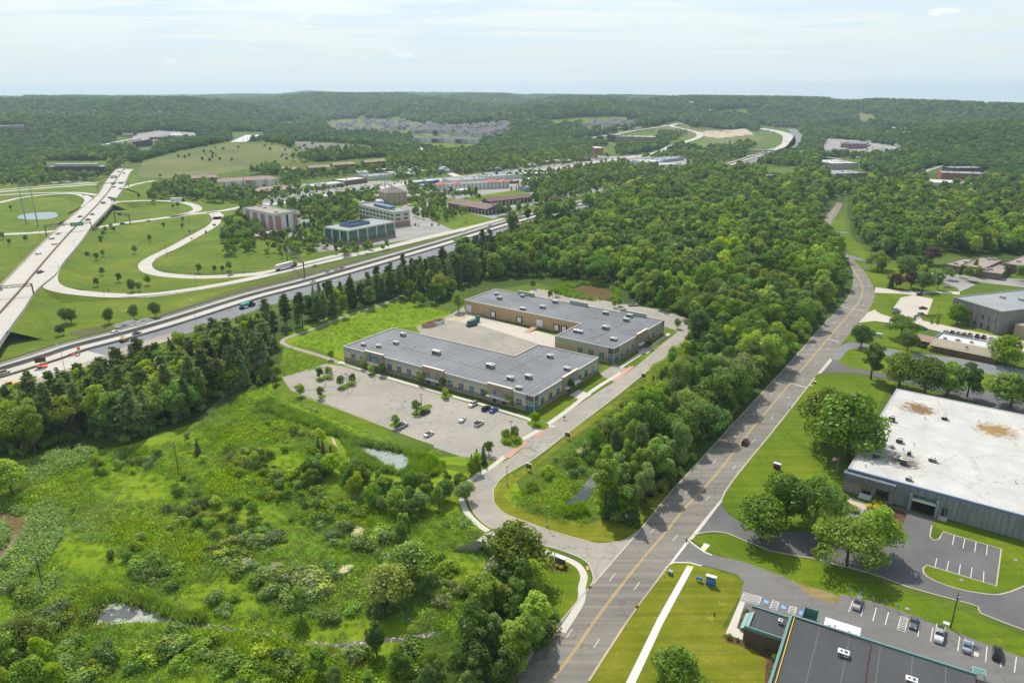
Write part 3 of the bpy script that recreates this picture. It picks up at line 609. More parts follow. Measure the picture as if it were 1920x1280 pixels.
rA=rampd([(98,500,6),(92,519,6),(100,532,5.5),(125,540,4),(160,545,2.5),(210,549,1),(280,549,0),(350,541,0),(425,529,0),(480,518,0),(560,500,0),(655,478,0),(720,464,0),(805,444,0),(880,427,0),(950,410,0)],10)
rampd([(410,403,0),(401,419,0),(362,441,0),(325,461,0),(290,478,0),(273,491,0),(281,504,0),(315,512,0),(375,516,0),(437,514,0),(500,508,0),(560,495,0),(655,472.5,0)],9)
rampd([(205,379,6),(222,374,6),(250,373,5),(277,372,4),(315,373,2),(346,376,1),(368,383,0),(371,390,0),(352,397,0),(320,403,0)],9)
rampd([(460,383.5,0),(430,390,0),(400,394,0),(360,398,0),(290,407,0),(240,413,0),(195,420,0),(160,424,0),(104,428,0),(50,432,0),(0,434,0),(-200,446,0)],10)
rampd([(400,394,0),(408,400,0),(412,408,0)],12)
rampd([(160,383,6),(168,371,6),(160,363,5),(137,358,3.5),(87,360,2),(37,366,1),(0,374,0),(-80,388,0)],8)
rampd([(190,362,6),(176,360,5.5),(150,356.5,4),(112,356,2),(60,357,0),(0,360,0),(-100,366,0)],8)
rampd([(232,349,6),(245,344,5),(265,339.5,3),(290,335,1),(310,333,0)],8)
rampd([(480,382,0),(520,379,0),(555,375,0),(605,364,0),(642,360,0),(665,356,0),(717,351,0),(776,340,0),(826,336,0),(870,331,0),(920,330,0),(960,326,0),(1010,320,0),(1060,315,0),(1110,307,0),(1147,302,0)],16)
rampd([(-150,366,0),(0,354,0),(87,347,0),(182,341,0),(247,336,0),(300,331,0),(355,327,0)],11); rampd([(-150,360,0),(0,350,0),(87,343,0),(182,338,0),(247,333,0),(300,329,0)],8)
drapeline('far_road',[(1140,303),(1200,295),(1239,287),(1262,276),(1294,267),(1309,262),(1315,257),(1308,251),(1287,245),(1267,241),(1261,238),(1270,236),(1286,234)],16,'freeway_concrete')
drapeline('far_road',[(1072,266),(1110,260),(1147,255),(1175,250),(1200,246),(1230,242),(1255,238)],13,'freeway_concrete')
drapeline('far_road',[(860,331),(830,318),(812,310),(808,300),(800,288),(790,277),(778,268)],12,'pale_concrete')
drapeline('far_road',[(1290,192),(1315,200),(1330,207),(1340,211)],26,'pale_concrete'); drapeline('far_road',[(850,212),(853,206),(851,202)],9,'pale_concrete')
drapeline('freeway',[(1455,287),(1478,276),(1482,267),(1480,259),(1470,253),(1450,248),(1425,244)],30,'freeway_concrete'); drapeline('freeway',[(1460,289),(1485,280),(1495,268),(1499,260),(1492,252),(1487,246)],24,'new_asphalt')
drapeline('far_road',[(1680,350),(1710,341),(1735,328),(1760,319),(1775,317)],9,'far_paving'); drapeline('far_road',[(1395,286),(1440,289),(1500,296),(1560,304),(1580,308)],9,'far_paving',off=4)
# guardrails
guardrail([(75,535),(87,541),(110,548),(140,552),(175,554),(250,554),(350,545),(425,533),(480,523),(560,504),(655,483),(720,469),(805,449)],'long dark guardrail beside the lower ramp above the freeway')
guardrail([(337,463),(300,478),(290,490),(298,502),(340,508),(400,511),(480,508)],'dark guardrail round the inside of the looping ramp')
guardrail([(401,398),(402,407),(385,420),(345,440)],'short guardrail beside the ramp below the junction')
guardrail([(0,680),(137,643),(207,617),(250,606),(365,577),(480,545),(610,508),(720,482),(830,450)],'thin guardrail along the upper freeway shoulder',ww=offs(hw,20.6))
# grass banks by freeway
area('bank',[(480,530),(560,510),(720,473),(830,448),(960,414),(960,411),(830,452),(720,481),(610,512),(480,541),(330,583),(200,612),(120,640),(150,628),(300,588),(420,550)],.02,'bank_grass')
# ------------------------------------------------ commercial district ground
CP=[[(480,385),(560,376),(665,357),(776,341),(960,328),(1110,309),(1200,299),(1300,300),(1310,312),(1190,345),(1110,365),(960,405),(830,440),(700,458),(600,470),(560,450),(480,440),(470,400)],
 [(565,350),(690,345),(770,335),(900,322),(1000,310),(1100,298),(1000,296),(860,305),(740,318),(700,310),(660,320),(600,335)],
 [(1060,312),(1120,300),(1300,288),(1360,290),(1380,300),(1300,312),(1200,330),(1080,355),(980,378),(940,365),(960,330)]]
CP.append([(480,383),(540,340),(680,315),(960,300),(1230,292),(1310,300),(1200,330),(960,370),(760,400),(600,410)])
for q in CP: area('commercial_lots',q,.03,'far_paving')
G=[[(560,440),(600,380),(700,370),(760,385),(700,400),(660,425),(615,440)],[(790,395),(830,385),(925,410),(960,400),(900,428),(850,430),(800,405)],[(480,385),(560,377),(665,359),(560,385),(500,395)],
 [(940,400),(1000,385),(1110,362),(1110,368),(1000,395)],[(980,330),(1010,326),(1060,324),(1010,336)],[(1190,345),(1260,318),(1330,300),(1400,290),(1340,312),(1200,350)],[(820,368),(860,372),(1000,352),(1000,360),(850,385)],[(560,352),(620,330),(680,340),(600,352)]]
for q in G: area('grass_verge',q,.06,'lawn',2)
drape('grassy_hill',[(258,330),(270,300),(340,282),(430,266),(520,270),(560,282),(590,293),(590,300),(480,312),(400,325),(340,330)],'hill_grass',.25,2,8)
drape('scrub_slope',[(545,262),(600,260),(690,270),(720,282),(640,290),(580,288)],'scrub_grass',.3,2,8)
drape('cleared_slope',[(1222,262),(1240,236),(1300,226),(1370,238),(1400,250),(1330,262),(1260,262)],'hill_grass',.3,2,10)
drape('cleared_ground',[(1310,250),(1400,244),(1415,255),(1350,262),(1320,258)],'sandy_earth',.5,2,8); drape('cleared_ground',[(1318,262),(1340,254),(1420,257),(1440,262),(1400,280),(1320,280)],'hill_grass',.45,2,8)
drape('cleared_slope',[(780,262),(800,264),(900,272),(890,282),(830,284),(800,275)],'lawn',.3,2,8); drape('cleared_slope',[(1000,228),(1090,220),(1190,220),(1170,232),(1050,234)],'lawn',.3,2,8); drape('cleared_slope',[(725,222),(752,215),(752,224)],'lawn',.3,2,8)
drape('cleared_slope',[(1250,255),(1380,262),(1390,275),(1290,280),(1250,268),(1200,262),(1210,250)],'lawn',.25,2,8); drape('cleared_slope',[(510,228),(560,222),(560,230),(515,234)],'lawn',.3,2,8)
drape('commercial_lots',[(1545,264),(1600,266),(1690,280),(1700,292),(1600,300),(1540,290)],'far_paving',.3,3,12); drape('commercial_lots',[(1630,246),(1680,243),(1740,248),(1700,252),(1640,250)],'pale_concrete',.3,2,10)
drape('cleared_slope',[(1600,216),(1640,218),(1650,238),(1620,232)],'hill_grass',.3,2,10)
drape('commercial_lots',[(600,232),(620,224),(700,222),(800,228),(940,230),(960,240),(940,262),(900,262),(760,250),(700,252),(640,248)],'hill_grass',.25,3,12)
area('parking_lot',[(90,325),(200,322),(205,330),(180,338),(100,338)],.04,'far_paving'); drape('parking_lot',[(255,245),(300,238),(370,245),(375,255),(290,262),(250,258)],'far_paving',.4,2,10)
area('parking_lot',[(1480,350),(1520,342),(1530,345),(1500,360),(1480,358)],.05,'far_paving')
# ------------------------------------------------ detention-basin banks etc
area('bank',[(455,735),(490,728),(600,775),(760,840),(820,860),(760,862),(600,800),(500,762)],.045,'wild_grass')
# ------------------------------------------------ foliage
leafm('leaf_dark',(.112,.205,.018),.36); leafm('leaf_mid',(.175,.290,.018),.38); leafm('leaf_light',(.265,.370,.018),.38); leafm('leaf_grey',(.190,.280,.065),.4); leafm('leaf_purple',(.085,.045,.045),.2)
leafm('needle_dark',(.095,.155,.030),.25,.25); leafm('needle_blue',(.160,.220,.060),.25,.25); leafm('golden_leaf',(.55,.48,.010),.25,.2); leafm('leaf_hedge',(.12,.21,.012),.25)
leafm('weed_leaf',(.270,.440,.012),.48); leafm('weed_dark',(.190,.340,.012),.45); leafm('knotweed_leaf',(.230,.360,.065),.35); leafm('reed_leaf',(.150,.290,.012),.45); leafm('reed_olive',(.24,.34,.02),.4); leafm('blossom',(.60,.62,.36),.2)
leafm('leaf_far',(.072,.165,.026),.28,.5,.08); leafm('leaf_far_light',(.130,.235,.032),.28,.5,.08)
plain('bark',(.10,.075,.055),.9,.1); plain('pale_bark',(.20,.17,.14),.9,.1)
def qmesh(name,C,Nn,S,mat,aspect=.8,rs=None,tri=False):
    rs=rs or rng; n=len(C); Nn=Nn/np.maximum(np.linalg.norm(Nn,axis=1,keepdims=True),1e-6)
    r=rs.normal(size=(n,3)); U=np.cross(Nn,r); U/=np.maximum(np.linalg.norm(U,axis=1,keepdims=True),1e-6); V=np.cross(Nn,U)
    S=np.asarray(S)[:,None]; b=Nn*S*.18
    q=np.stack([C-U*S*.5,C-V*S*.5*aspect+b,C+U*S*.5,C+V*S*.5*aspect-b],1).reshape(-1,3)
    me=bpy.data.meshes.new(name); me.vertices.add(4*n); me.loops.add(4*n); me.polygons.add(n)
    me.vertices.foreach_set('co',q.ravel()); me.loops.foreach_set('vertex_index',np.arange(4*n,dtype=np.int32)); me.polygons.foreach_set('loop_start',np.arange(0,4*n,4,dtype=np.int32))
    me.materials.append(MATS[mat]); me.update(calc_edges=True); return me
def lobes(kind,H,R,seed):
    r=np.random.default_rng(seed); out=[]
    if kind=='round':
        for k in range(20):
            d=r.normal(size=3); d/=np.linalg.norm(d); q=r.uniform(.45,.8); out.append((d[0]*R*q,d[1]*R*q,H*.55+d[2]*H*.42*q,R*r.uniform(.26,.42)))
        out.append((0,0,H*.6,R*.6)); out.append((r.uniform(-1,1),r.uniform(-1,1),H*.84,R*.36))
    elif kind=='oval':
        for k in range(20):
            t=r.uniform(.28,.93); w=math.sin(PI*min(1,(t-.12)/.9))**.7; a=r.uniform(0,2*PI); q=r.uniform(.3,.72)*w; out.append((math.cos(a)*R*q,math.sin(a)*R*q,H*t,R*r.uniform(.3,.42)*(.55+.5*w)))
        out.append((0,0,H*.55,R*.55))
    elif kind=='wide':
        for k in range(26):
            a=r.uniform(0,2*PI); q=math.sqrt(r.uniform(0,.8)); z=H*(.36+.5*(1-q*q)*r.uniform(.4,1.05)); out.append((math.cos(a)*R*q,math.sin(a)*R*q,z,R*r.uniform(.2,.34)))
        out.append((0,0,H*.6,R*.5))
    elif kind=='ragged':
        for k in range(17):
            t=r.uniform(.32,.95); a=r.uniform(0,2*PI); q=r.uniform(.15,.95)*(1.05-t*.5); out.append((math.cos(a)*R*q,math.sin(a)*R*q,H*t,R*r.uniform(.2,.36)))
        out.append((0,0,H*.6,R*.4))
    elif kind=='bush':
        for k in range(11):
            a=r.uniform(0,2*PI); q=r.uniform(0,.75); out.append((math.cos(a)*R*q,math.sin(a)*R*q,H*r.uniform(.3,.66),R*r.uniform(.3,.46)))
    elif kind=='ball':
        out.append((0,0,H*.5,R*1.0)); 
        for k in range(5): a=r.uniform(0,2*PI); out.append((math.cos(a)*R*.3,math.sin(a)*R*.3,H*r.uniform(.4,.6),R*.72))
    return out
def crownmesh(name,kind,H,R,n,size,mat,seed,sq=1.0,inner=.16):
    r=np.random.default_rng(seed+99); L=lobes(kind,H,R,seed); vol=np.array([l[3]**2 for l in L]); cnt=(n*vol/vol.sum()).astype(int); Cs=[];Ns=[]
    cen=np.array([0,0,H*.5])
    for (x,y,z,q),c in zip(L,cnt):
        d=r.normal(size=(c,3)); d[:,2]=np.abs(d[:,2])*np.where(r.random(c)<.78,1,-1); d/=np.linalg.norm(d,axis=1,keepdims=True)
        k=np.where(r.random(c)<inner,r.uniform(.4,.9,c),r.uniform(.88,1.12,c))
        k=k*(1+.13*np.sin(d[:,0]*7+seed)*np.cos(d[:,1]*6+x))
        C=np.array([x,y,z])+d*q*k[:,None]*np.array([1,1,sq]); Cs.append(C)
        Ns.append(d+r.normal(size=(c,3))*.34)
    C=np.concatenate(Cs);Nn=np.concatenate(Ns); C[:,2]=np.maximum(C[:,2],.08)
    return qmesh(name,C,Nn,size*r.uniform(.55,1.35,len(C)),mat,rs=r)
def pinemesh(name,H,R,n,size,mat,seed,style):
    r=np.random.default_rng(seed); Cs=[];Ns=[]
    if style=='spruce':
        tiers=int(H/.75)
        for t in range(tiers):
            f=t/tiers; z=H*(.06+.94*f); rad=R*(1-f)**.85*r.uniform(.82,1.12)+.15; nb=max(4,int(13*(1-f))+4)
            for b in range(nb):
                a=2*PI*(b+r.random())/nb; m=max(2,int(n/(tiers*9)*(1-f*.6)))
                rr=rad*np.sqrt(r.uniform(.05,1,m))*r.uniform(.8,1.1); x=np.cos(a)*rr+r.normal(size=m)*.16; y=np.sin(a)*rr+r.normal(size=m)*.16
                Cs.append(np.stack([x,y,z-rr*.30+r.normal(size=m)*.08],1)); Ns.append(np.stack([np.cos(a)*.35+r.normal(size=m)*.3,np.sin(a)*.35+r.normal(size=m)*.3,np.ones(m)],1))
    else:
        tiers=int(H/1.15); z0=.38 if style=='tallpine' else .2
        for t in range(tiers):
            f=t/tiers; z=H*(z0+(1-z0)*f); rad=R*(1.0-f**1.6*.72)*(.65+.35*min(1,f*4))
            for b in range(r.integers(4,8)):
                a=r.uniform(0,2*PI); rl=rad*r.uniform(.45,1.15); m=max(4,int(n/(tiers*5.5)))
                s=r.uniform(.25,1,m); x=np.cos(a)*rl*s+r.normal(size=m)*(.28+.22*s*rl*.3); y=np.sin(a)*rl*s+r.normal(size=m)*(.28+.22*s*rl*.3)
                Cs.append(np.stack([x,y,z+rl*s*.16+np.abs(r.normal(size=m))*.28],1)); Ns.append(r.normal(size=(m,3))*.5+np.array([0,0,1.0]))
    C=np.concatenate(Cs);Nn=np.concatenate(Ns); C[:,2]=np.clip(C[:,2],.1,H+.3)
    return qmesh(name,C,Nn,size*r.uniform(.6,1.3,len(C)),mat,.45,rs=r)
def trunkmesh(H,r0,seed,mat='bark',limbs=5,top=.62):
    r=random.Random(seed); m=MB(); m.tube((0,0,-.1),(r.uniform(-.2,.2),r.uniform(-.2,.2),H*.35),r0,r0*.75,7,False); m.tube((0,0,H*.34),(r.uniform(-.4,.4),r.uniform(-.4,.4),H*top),r0*.75,r0*.3,7)
    for k in range(limbs):
        a=2*PI*k/max(1,limbs)+r.random(); z=H*r.uniform(.3,.45); m.tube((0,0,z),(math.cos(a)*H*.17,math.sin(a)*H*.17,z+H*r.uniform(.14,.26)),r0*.42,r0*.14,5,False)
    return m.mesh('trunk',mat)
CR={}
def crown(shape,mat,lod=0):
    key=(shape,mat,lod)
    if key not in CR:
        base={'round':(15,6.0),'oval':(17,4.7),'wide':(15,7.6),'ragged':(17,5.6),'small':(8,2.9)}
        kn={'small':'round'}.get(shape,shape.strip('2')); H,R=base[shape.strip('2')]; n,s=((5200,.62),(1500,1.15),(380,2.1))[lod]
        if shape=='small': n,s=((2200,.42),(700,.7),(200,1.2))[lod]
        CR[key]=crownmesh('crown_'+shape,kn,H,R,n,s,mat,hash_(shape)+lod*5+len(mat))
    return CR[key]
def hash_(s): return sum(ord(c)*(i+3) for i,c in enumerate(s))%971
BASEH={'round':15,'oval':17,'wide':15,'ragged':17,'small':8,'spruce':19,'whitepine':19,'tallpine':22}
TR={k:trunkmesh(BASEH[k],.36 if k!='small' else .13,i,'bark') for i,k in enumerate(('round','oval','wide','ragged','small'))}
PN={}
def pine(style,mat):
    if (style,mat) not in PN:
        H=BASEH[style]; PN[(style,mat)]=pinemesh('crown_'+style,H,{'spruce':3.9,'whitepine':4.6,'tallpine':4.4}[style],{'spruce':4200,'whitepine':3600,'tallpine':3000}[style],{'spruce':.75,'whitepine':.95,'tallpine':1.0}[style],mat,hash_(style+mat),style)
    return PN[(style,mat)]
PTR={}
for k in ('spruce','whitepine','tallpine'):
    m=MB(); m.tube((0,0,-.1),(0,0,BASEH[k]*.96),.3,.05,7,False)
    if k!='spruce':
        r=random.Random(3)
        for i in range(14): a=r.uniform(0,6.28); z=BASEH[k]*(.2+.05*i); m.tube((0,0,z),(math.cos(a)*1.8,math.sin(a)*1.8,z+.5),.06,.02,4,False)
    PTR[k]=m.mesh('trunk','bark')
def tree(shape,mat,x,y,z,h,label,group=None,name=None,wide=1.0):
    con=shape in ('spruce','whitepine','tallpine'); s=h/BASEH[shape]
    o=thing(name or ('pine_tree' if con else 'tree'),label,'pine tree' if con else 'tree',(x,y,z),random.uniform(0,6.28),group); o.scale=(s*wide,s*wide,s)
    for nm,me in (('crown',pine(shape,mat) if con else crown(shape,mat)),('trunk',PTR[shape] if con else TR[shape])):
        c=bpy.data.objects.new(nm,me); COL.objects.link(c); c.parent=o
    return o
for k in ('round','oval','ragged','wide'): BASEH[k+'2']=BASEH[k]; TR[k+'2']=TR[k]
SHAPES=['round','oval','wide','ragged','round2','ragged2','oval2','ragged']; TM=['leaf_dark','leaf_mid','leaf_mid','leaf_light','leaf_dark','leaf_grey']
# explicit single trees: base px, height m, shape, leaf, label
SINGLE=[
 (1588,868,20,'round','leaf_mid','huge full green tree on the lawn at the corner of the white roofed factory'),
 (1545,835,17,'round','leaf_mid','big bright tree standing on the roadside lawn north of the flagpole'),
 (1470,985,15,'round','leaf_dark','dense dark tree on the lawn between the street and the factory entrance',),
 (1425,1015,13,'round','leaf_dark','broad dark tree at the edge of the lawn island by the street'),
 (1525,985,15,'wide','leaf_dark','wide spreading dark tree beside the factory entrance walk'),
 (1585,1065,14,'wide','leaf_mid','spreading mid green tree casting shade on the asphalt loop'),
 (1635,1040,13,'round','leaf_light','rounded bright tree on the mulch island in front of the factory'),
 (1257,1305,12,'round','leaf_mid','round dense tree on the grass beside the pale concrete walk'),
 (1632,715,14,'ragged','leaf_mid','tall loose tree behind the north end of the factory'),
 (1685,730,13,'round','leaf_mid','full green tree behind the white factory roof beside the service lane'),
 (1732,745,13,'round','leaf_dark','dark tree beside the service lane behind the white factory roof'),
 (1775,748,13,'round','leaf_mid','round tree behind the middle of the white factory roof'),
 (1812,750,12,'ragged','leaf_dark','loose dark tree at the back corner of the white factory roof'),
 (1893,770,13,'round','leaf_light','bright yellow green tree behind the far end of the white factory roof'),
 (1885,690,13,'round','leaf_mid','large rounded tree at the corner of the low tan roofed building'),
 (1614,655,9,'round','leaf_dark','dark oval crowned tree on the small lawn beside the street'),
 (1688,638,10,'wide','leaf_dark','wide spreading dark tree on the sunny lawn by the monument sign'),
 (1712,634,6,'small','leaf_mid','small tree touching the wide spreading one on the sunny lawn'),
 (1701,663,8,'round','leaf_dark','upright dark tree beside the narrow lane on the sunny lawn'),
 (1794,612,9,'round','leaf_mid','bushy tree in front of the grey precast building'),
 (1730,550,11,'round','leaf_dark','perfectly rounded dark tree beside the tan parking lot'),
 (1680,545,9,'round','leaf_purple','purple leaved tree nearest the bend of the street'),
 (1708,545,10,'round','leaf_purple','tall purple leaved tree behind the rounded dark one'),
 (1745,500,12,'round','leaf_purple','deep purple tree beside the brown roofed campus'),
 (1645,510,13,'wide','leaf_light','large pale willowy tree at the bend of the street'),
 (1700,525,13,'round','leaf_dark','dark tree group member at the top of the curving lawn'),
 (1758,548,11,'ragged','leaf_mid','loose tree at the end of the hedge by the tan lot'),
 (22,925,11,'round','leaf_light','lone bright round tree above the brown creek bank'),
 (562,1160,9,'ragged','leaf_mid','tall dark green tree in the middle of the overgrown meadow'),
 (725,1140,11,'round','leaf_light','yellow green willow with a bare dead trunk below it'),
 (772,1095,11,'round','leaf_light','soft yellow green willow on the meadow north of the creek'),
 (703,1225,9,'oval','leaf_dark','narrow dark columnar tree beside the creek'),
 (960,1090,15,'round','leaf_mid','big tree standing over the culvert beside the curving footpath'),
 (905,1175,13,'ragged','leaf_light','pale willow at the edge of the tall trees by the meadow'),
 (820,630+0,2.5,'small','leaf_mid','x'),
]
SINGLE=[s for s in SINGLE if s[5]!='x']
SMALL=[(621,672,'leaf_mid','small tree on the lawn at the corner of the front building'),(617,705,'leaf_mid','small tree on the first narrow parking island'),(599,708,'leaf_dark','darker small tree on the first narrow parking island'),
 (660,718,'leaf_mid','small tree on the second narrow parking island'),(639,724,'leaf_dark','darker small tree on the second narrow parking island'),(601,744,'leaf_mid','small tree at the outer edge of the big lot'),(562,740,'leaf_light','tiny sapling on the grass outside the big lot'),
 (695,700,'leaf_light','bright round tree in the first entrance island'),(835,745,'leaf_light','bright round tree in the second entrance island'),(780,774,'leaf_mid','small tree beside the lamp on the third parking island'),(741,800,'leaf_mid','small tree on the island beside the silver pickup'),
 (1001,796,'leaf_light','bright tree on the corner island near the glazed corner'),(965,824,'leaf_dark','thin dark tree on the grassy island by the red crossing'),(947,827,'leaf_mid','bare thin sapling on the grassy island'),(915,852,'leaf_mid','round tree at the lot corner beside the spruces'),
 (791,706,'leaf_light','x'),(1092,713,'leaf_light','small yellow green tree by the side entrance'),(1068,736,'leaf_dark','small dark tree left of the side entrance'),(1270,618,'leaf_mid','small round tree at the end of the rear building'),
 (1215,655,'leaf_dark','small tree by the side entrance of the rear building'),(717,703,'leaf_dark','small dark tree against the first entrance bay'),(682,690,'leaf_light','small bright tree left of the first entrance bay'),(790,708+12,'leaf_light','small bright tree left of the middle entrance bay'),(829,726+2,'leaf_dark','small dark tree right of the middle entrance bay'),
 (912,742+6,'leaf_light','small bright tree left of the third entrance bay'),(955,762,'leaf_mid','small bushy tree right of the third entrance bay'),
 (1031,560,'leaf_dark','small dark tree on a rear lot island'),(1043,556,'leaf_mid','slim tree on a rear lot island'),(1152,578,'leaf_mid','small tree on the second rear lot island'),(1160,575,'leaf_light','slim light tree on the second rear lot island'),(1000,541,'leaf_dark','slim dark tree at the far corner of the rear lot')]
WD={1588:(25,1.25),1545:(21,1.2),1470:(16,1.15),1425:(13,1.5),1525:(15,1.05),1585:(14,1.35),1635:(15,1.1),1257:(12,1.25),1632:(16,1.3),1685:(16,1.3),1732:(16,1.3),1775:(15,1.3),1812:(15,1.2),1893:(15,1.5),1885:(14,1.5),1614:(11,1.3),1688:(12,1.35),1701:(10,1.3),1794:(11,1.4),1730:(12,1.3),1680:(10,1.3),1708:(11,1.3),1745:(13,1.3),1645:(14,1.2),1700:(15,1.3),22:(13,1.3),960:(17,1.4),905:(14,1.3),725:(12,1.3),772:(12,1.4)}
SINGLE.append((861,584,13,'oval','leaf_mid','full green tree at the corner of the service yard'))
for x,y,h,s,m,l in SINGLE:
    q=P(x,y); h,wd=WD.get(x,(h,1.1)); tree(s,m,q[0],q[1],0,h,l,wide=wd)
for x,y,m,l in SMALL:
    if l=='x': continue
    q=P(x,y); tree('small',m,q[0],q[1],0,random.uniform(4.6,6.2),l,name='small_tree')
# dotted trees in the interchange grass
INTC=[(50,447),(7,443),(20,453),(166,479),(182,483),(195,476),(193,511),(183,532),(224,524),(249,543),(263,542),(278,530),(254,471),(282,448),(308,423),(345,412),(344,425),(200,431),(210,424),(195,438),(215,430),(192,450),(226,382),(327,388),(336,386),(124,600),(135,601),(205,601),(252,594),(292,590),(111,624),(119,622),(374,508),(403,507),(418,507),(431,504),(0,405),(23,388),(262,368),(303,330)]
for i,(x,y) in enumerate(INTC):
    q=P(x,y); big=(x,y) in ((124,600),(205,601),(252,594),(292,590),(135,601),(249,543))
    tree('round' if big else 'small','leaf_dark',q[0],q[1],0,8.5 if big else random.uniform(5,7),'round dark tree standing alone on the mown grass inside the interchange loops','trees dotted over the interchange grass')
def fill(poly,sp,jit=.45,z=0):
    w=[P(*p) for p in poly]; xs=[p[0] for p in w];ys=[p[1] for p in w]
    gx,gy=np.meshgrid(np.arange(min(xs),max(xs),sp),np.arange(min(ys),max(ys),sp*.87)); gx=gx+(np.arange(gx.shape[0])%2)[:,None]*sp*.5
    gx=gx+rng.uniform(-jit,jit,gx.shape)*sp; gy=gy+rng.uniform(-jit,jit,gy.shape)*sp
    k=inpoly(gx,gy,w); return np.stack([gx[k],gy[k]],1)
AV=[]  # keep-out polygons (px)
AV+= [smooth(drive,2,True), smooth(Ledge,2)+smooth(Redge,2)[::-1]]
AV.append([(1070,542),(1090,536),(1118,536),(1145,543),(1155,556),(1137,565),(1105,560),(1080,552)])
AV.append([(1046,952),(1085,908),(1112,891),(1124,903),(1114,930),(1118,960),(1096,966)])
def keep(pts,avoid=AV):
    px,py=proj(pts[:,0],pts[:,1],terr(pts[:,0],pts[:,1])); k=np.ones(len(pts),bool)
    for a in avoid: k&=~inpoly(px,py,a)
    return pts[k]
wood_center=[(1135,978),(1180,987),(1240,920),(1275,885),(1345,810),(1400,750),(1450,700),(1540,598),(1572,560),(1580,520),(1560,470),(1530,435),(1535,400),(1560,365),(1560,335),(1440,330),(1340,325),(1220,352),(1100,395),(1020,412),(960,430),(920,455),(870,470),(860,520),(960,522),(1060,520),(1160,540),(1200,570),(1300,600),(1295,640),(1330,680),(1290,740),(1230,790),(1165,840),(1130,880),(1130,925),(1132,955)]
wood_right=[(1600,365),(1602,410),(1606,445),(1650,485),(1700,500),(1760,478),(1900,490),(2080,500),(2080,440),(1900,430),(1860,400),(1850,385),(1740,365),(1680,355)]
wood_south=[(850,1300),(890,1190),(925,1120),(985,1085),(1020,1140),(1052,1170),(1010,1215),(960,1270),(920,1330)]
wood_left=[(0,790),(100,760),(200,720),(300,695),(400,660),(480,640),(500,680),(430,740),(330,795),(230,830),(160,810),(60,850),(-60,850),(-60,800)]
BL=[]  # broadleaf candidates x,y,z,h,shape,mat,region
def addb(poly,sp,hr,reg,mats=TM,shapes=SHAPES,avoid=AV):
    for x,y in keep(fill(poly,sp),avoid): BL.append((x,y,0.0,random.uniform(*hr),random.choice(shapes),random.choice(mats),reg))
addb(wood_center,7.9,(8,19),'center'); addb(wood_right,8.2,(11,17),'right',['leaf_dark','leaf_dark','leaf_mid','leaf_light']); addb(wood_south,6.2,(9,14),'south',['leaf_mid','leaf_dark','leaf_grey','leaf_light'],['round','ragged','oval'])
addb([(-20,1330),(0,1230),(60,1225),(100,1260),(140,1330)],6,(7,11),'southwest',['leaf_mid','leaf_light']); addb([(560,1300),(600,1262),(760,1258),(850,1250),(840,1300)],6,(5,8),'southrow')
addb(wood_left,7.5,(9,18),'left',['leaf_light','leaf_mid','leaf_light'])
addb([(560,620),(640,595),(740,562),(800,562),(870,545),(930,515),(930,470),(860,500),(740,540),(640,575)],13,(9,15),'left',['leaf_light','leaf_mid'])
addb([(560,885),(600,870),(700,905),(760,925),(870,900),(890,870),(905,878),(880,925),(850,965),(760,975),(690,950),(620,915),(560,905)],5.5,(5,8.5),'basin',['leaf_dark','leaf_mid','leaf_grey','leaf_light'],['round','ragged'])
addb([(700,1020),(760,985),(800,990),(800,1020)],6,(5,8),'basin'); addb([(860,555),(780,575),(800,560),(850,548)],7,(8,12),'left',['leaf_mid'])
addb([(1250,690),(1305,640),(1300,700),(1240,735),(1160,800),(1130,850),(1110,870),(1110,830),(1190,760)],7,(4,9),'verge',['leaf_mid','leaf_light','leaf_grey'],['round','ragged'])
addb([(480,700),(520,690),(520,720),(480,730)],5,(4,6),'left')
_o=offs(hw,26);_i=offs(hw,-20); fwp=[tuple(float(v) for v in proj(p[0],p[1],0.0)) for p in _o[4:]]+[tuple(float(v) for v in proj(p[0],p[1],0.0)) for p in _i[4:]][::-1]
def low(t):
    a,b=proj(np.array([t[0]]),np.array([t[1]]),t[3]*.95)
    if a[0]>880 and a[0]<1125 and inpoly(a,b,fwp)[0]: return (t[0],t[1],t[2],t[3]*.38)+t[4:]
    return t
BL=[low(t) for t in BL]
BL.sort(key=lambda t:t[0]**2+t[1]**2)
REG={'center':('leafy tree in the dense wood between the office lots and the wide main road','trees of the central wood'),'right':('dark leafy tree in the wood on the far side of the curving street','trees of the wood right of the street'),
 'south':('tall leafy tree in the grove between the meadow and the main road','trees of the grove beside the main road'),'southwest':('leafy tree in the clump at the lower corner of the meadow','trees in the meadow corner clump'),
 'southrow':('low leafy tree in the thicket below the creek','trees in the thicket below the creek'),'left':('bright leafy tree mixed among the tall pines by the freeway','leafy trees among the pines'),
 'basin':('low bushy tree in the row between the retention pond and the meadow','bushy trees below the retention pond'),'verge':('young leafy tree in the scrub along the office access road','young trees along the access road')}
NB=232
for x,y,z,h,s,m,rg in BL[:NB]: tree(s,m,x,y,z,h,REG[rg][0],REG[rg][1],wide=random.uniform(.78,1.3))
STUFFB=BL[NB:]
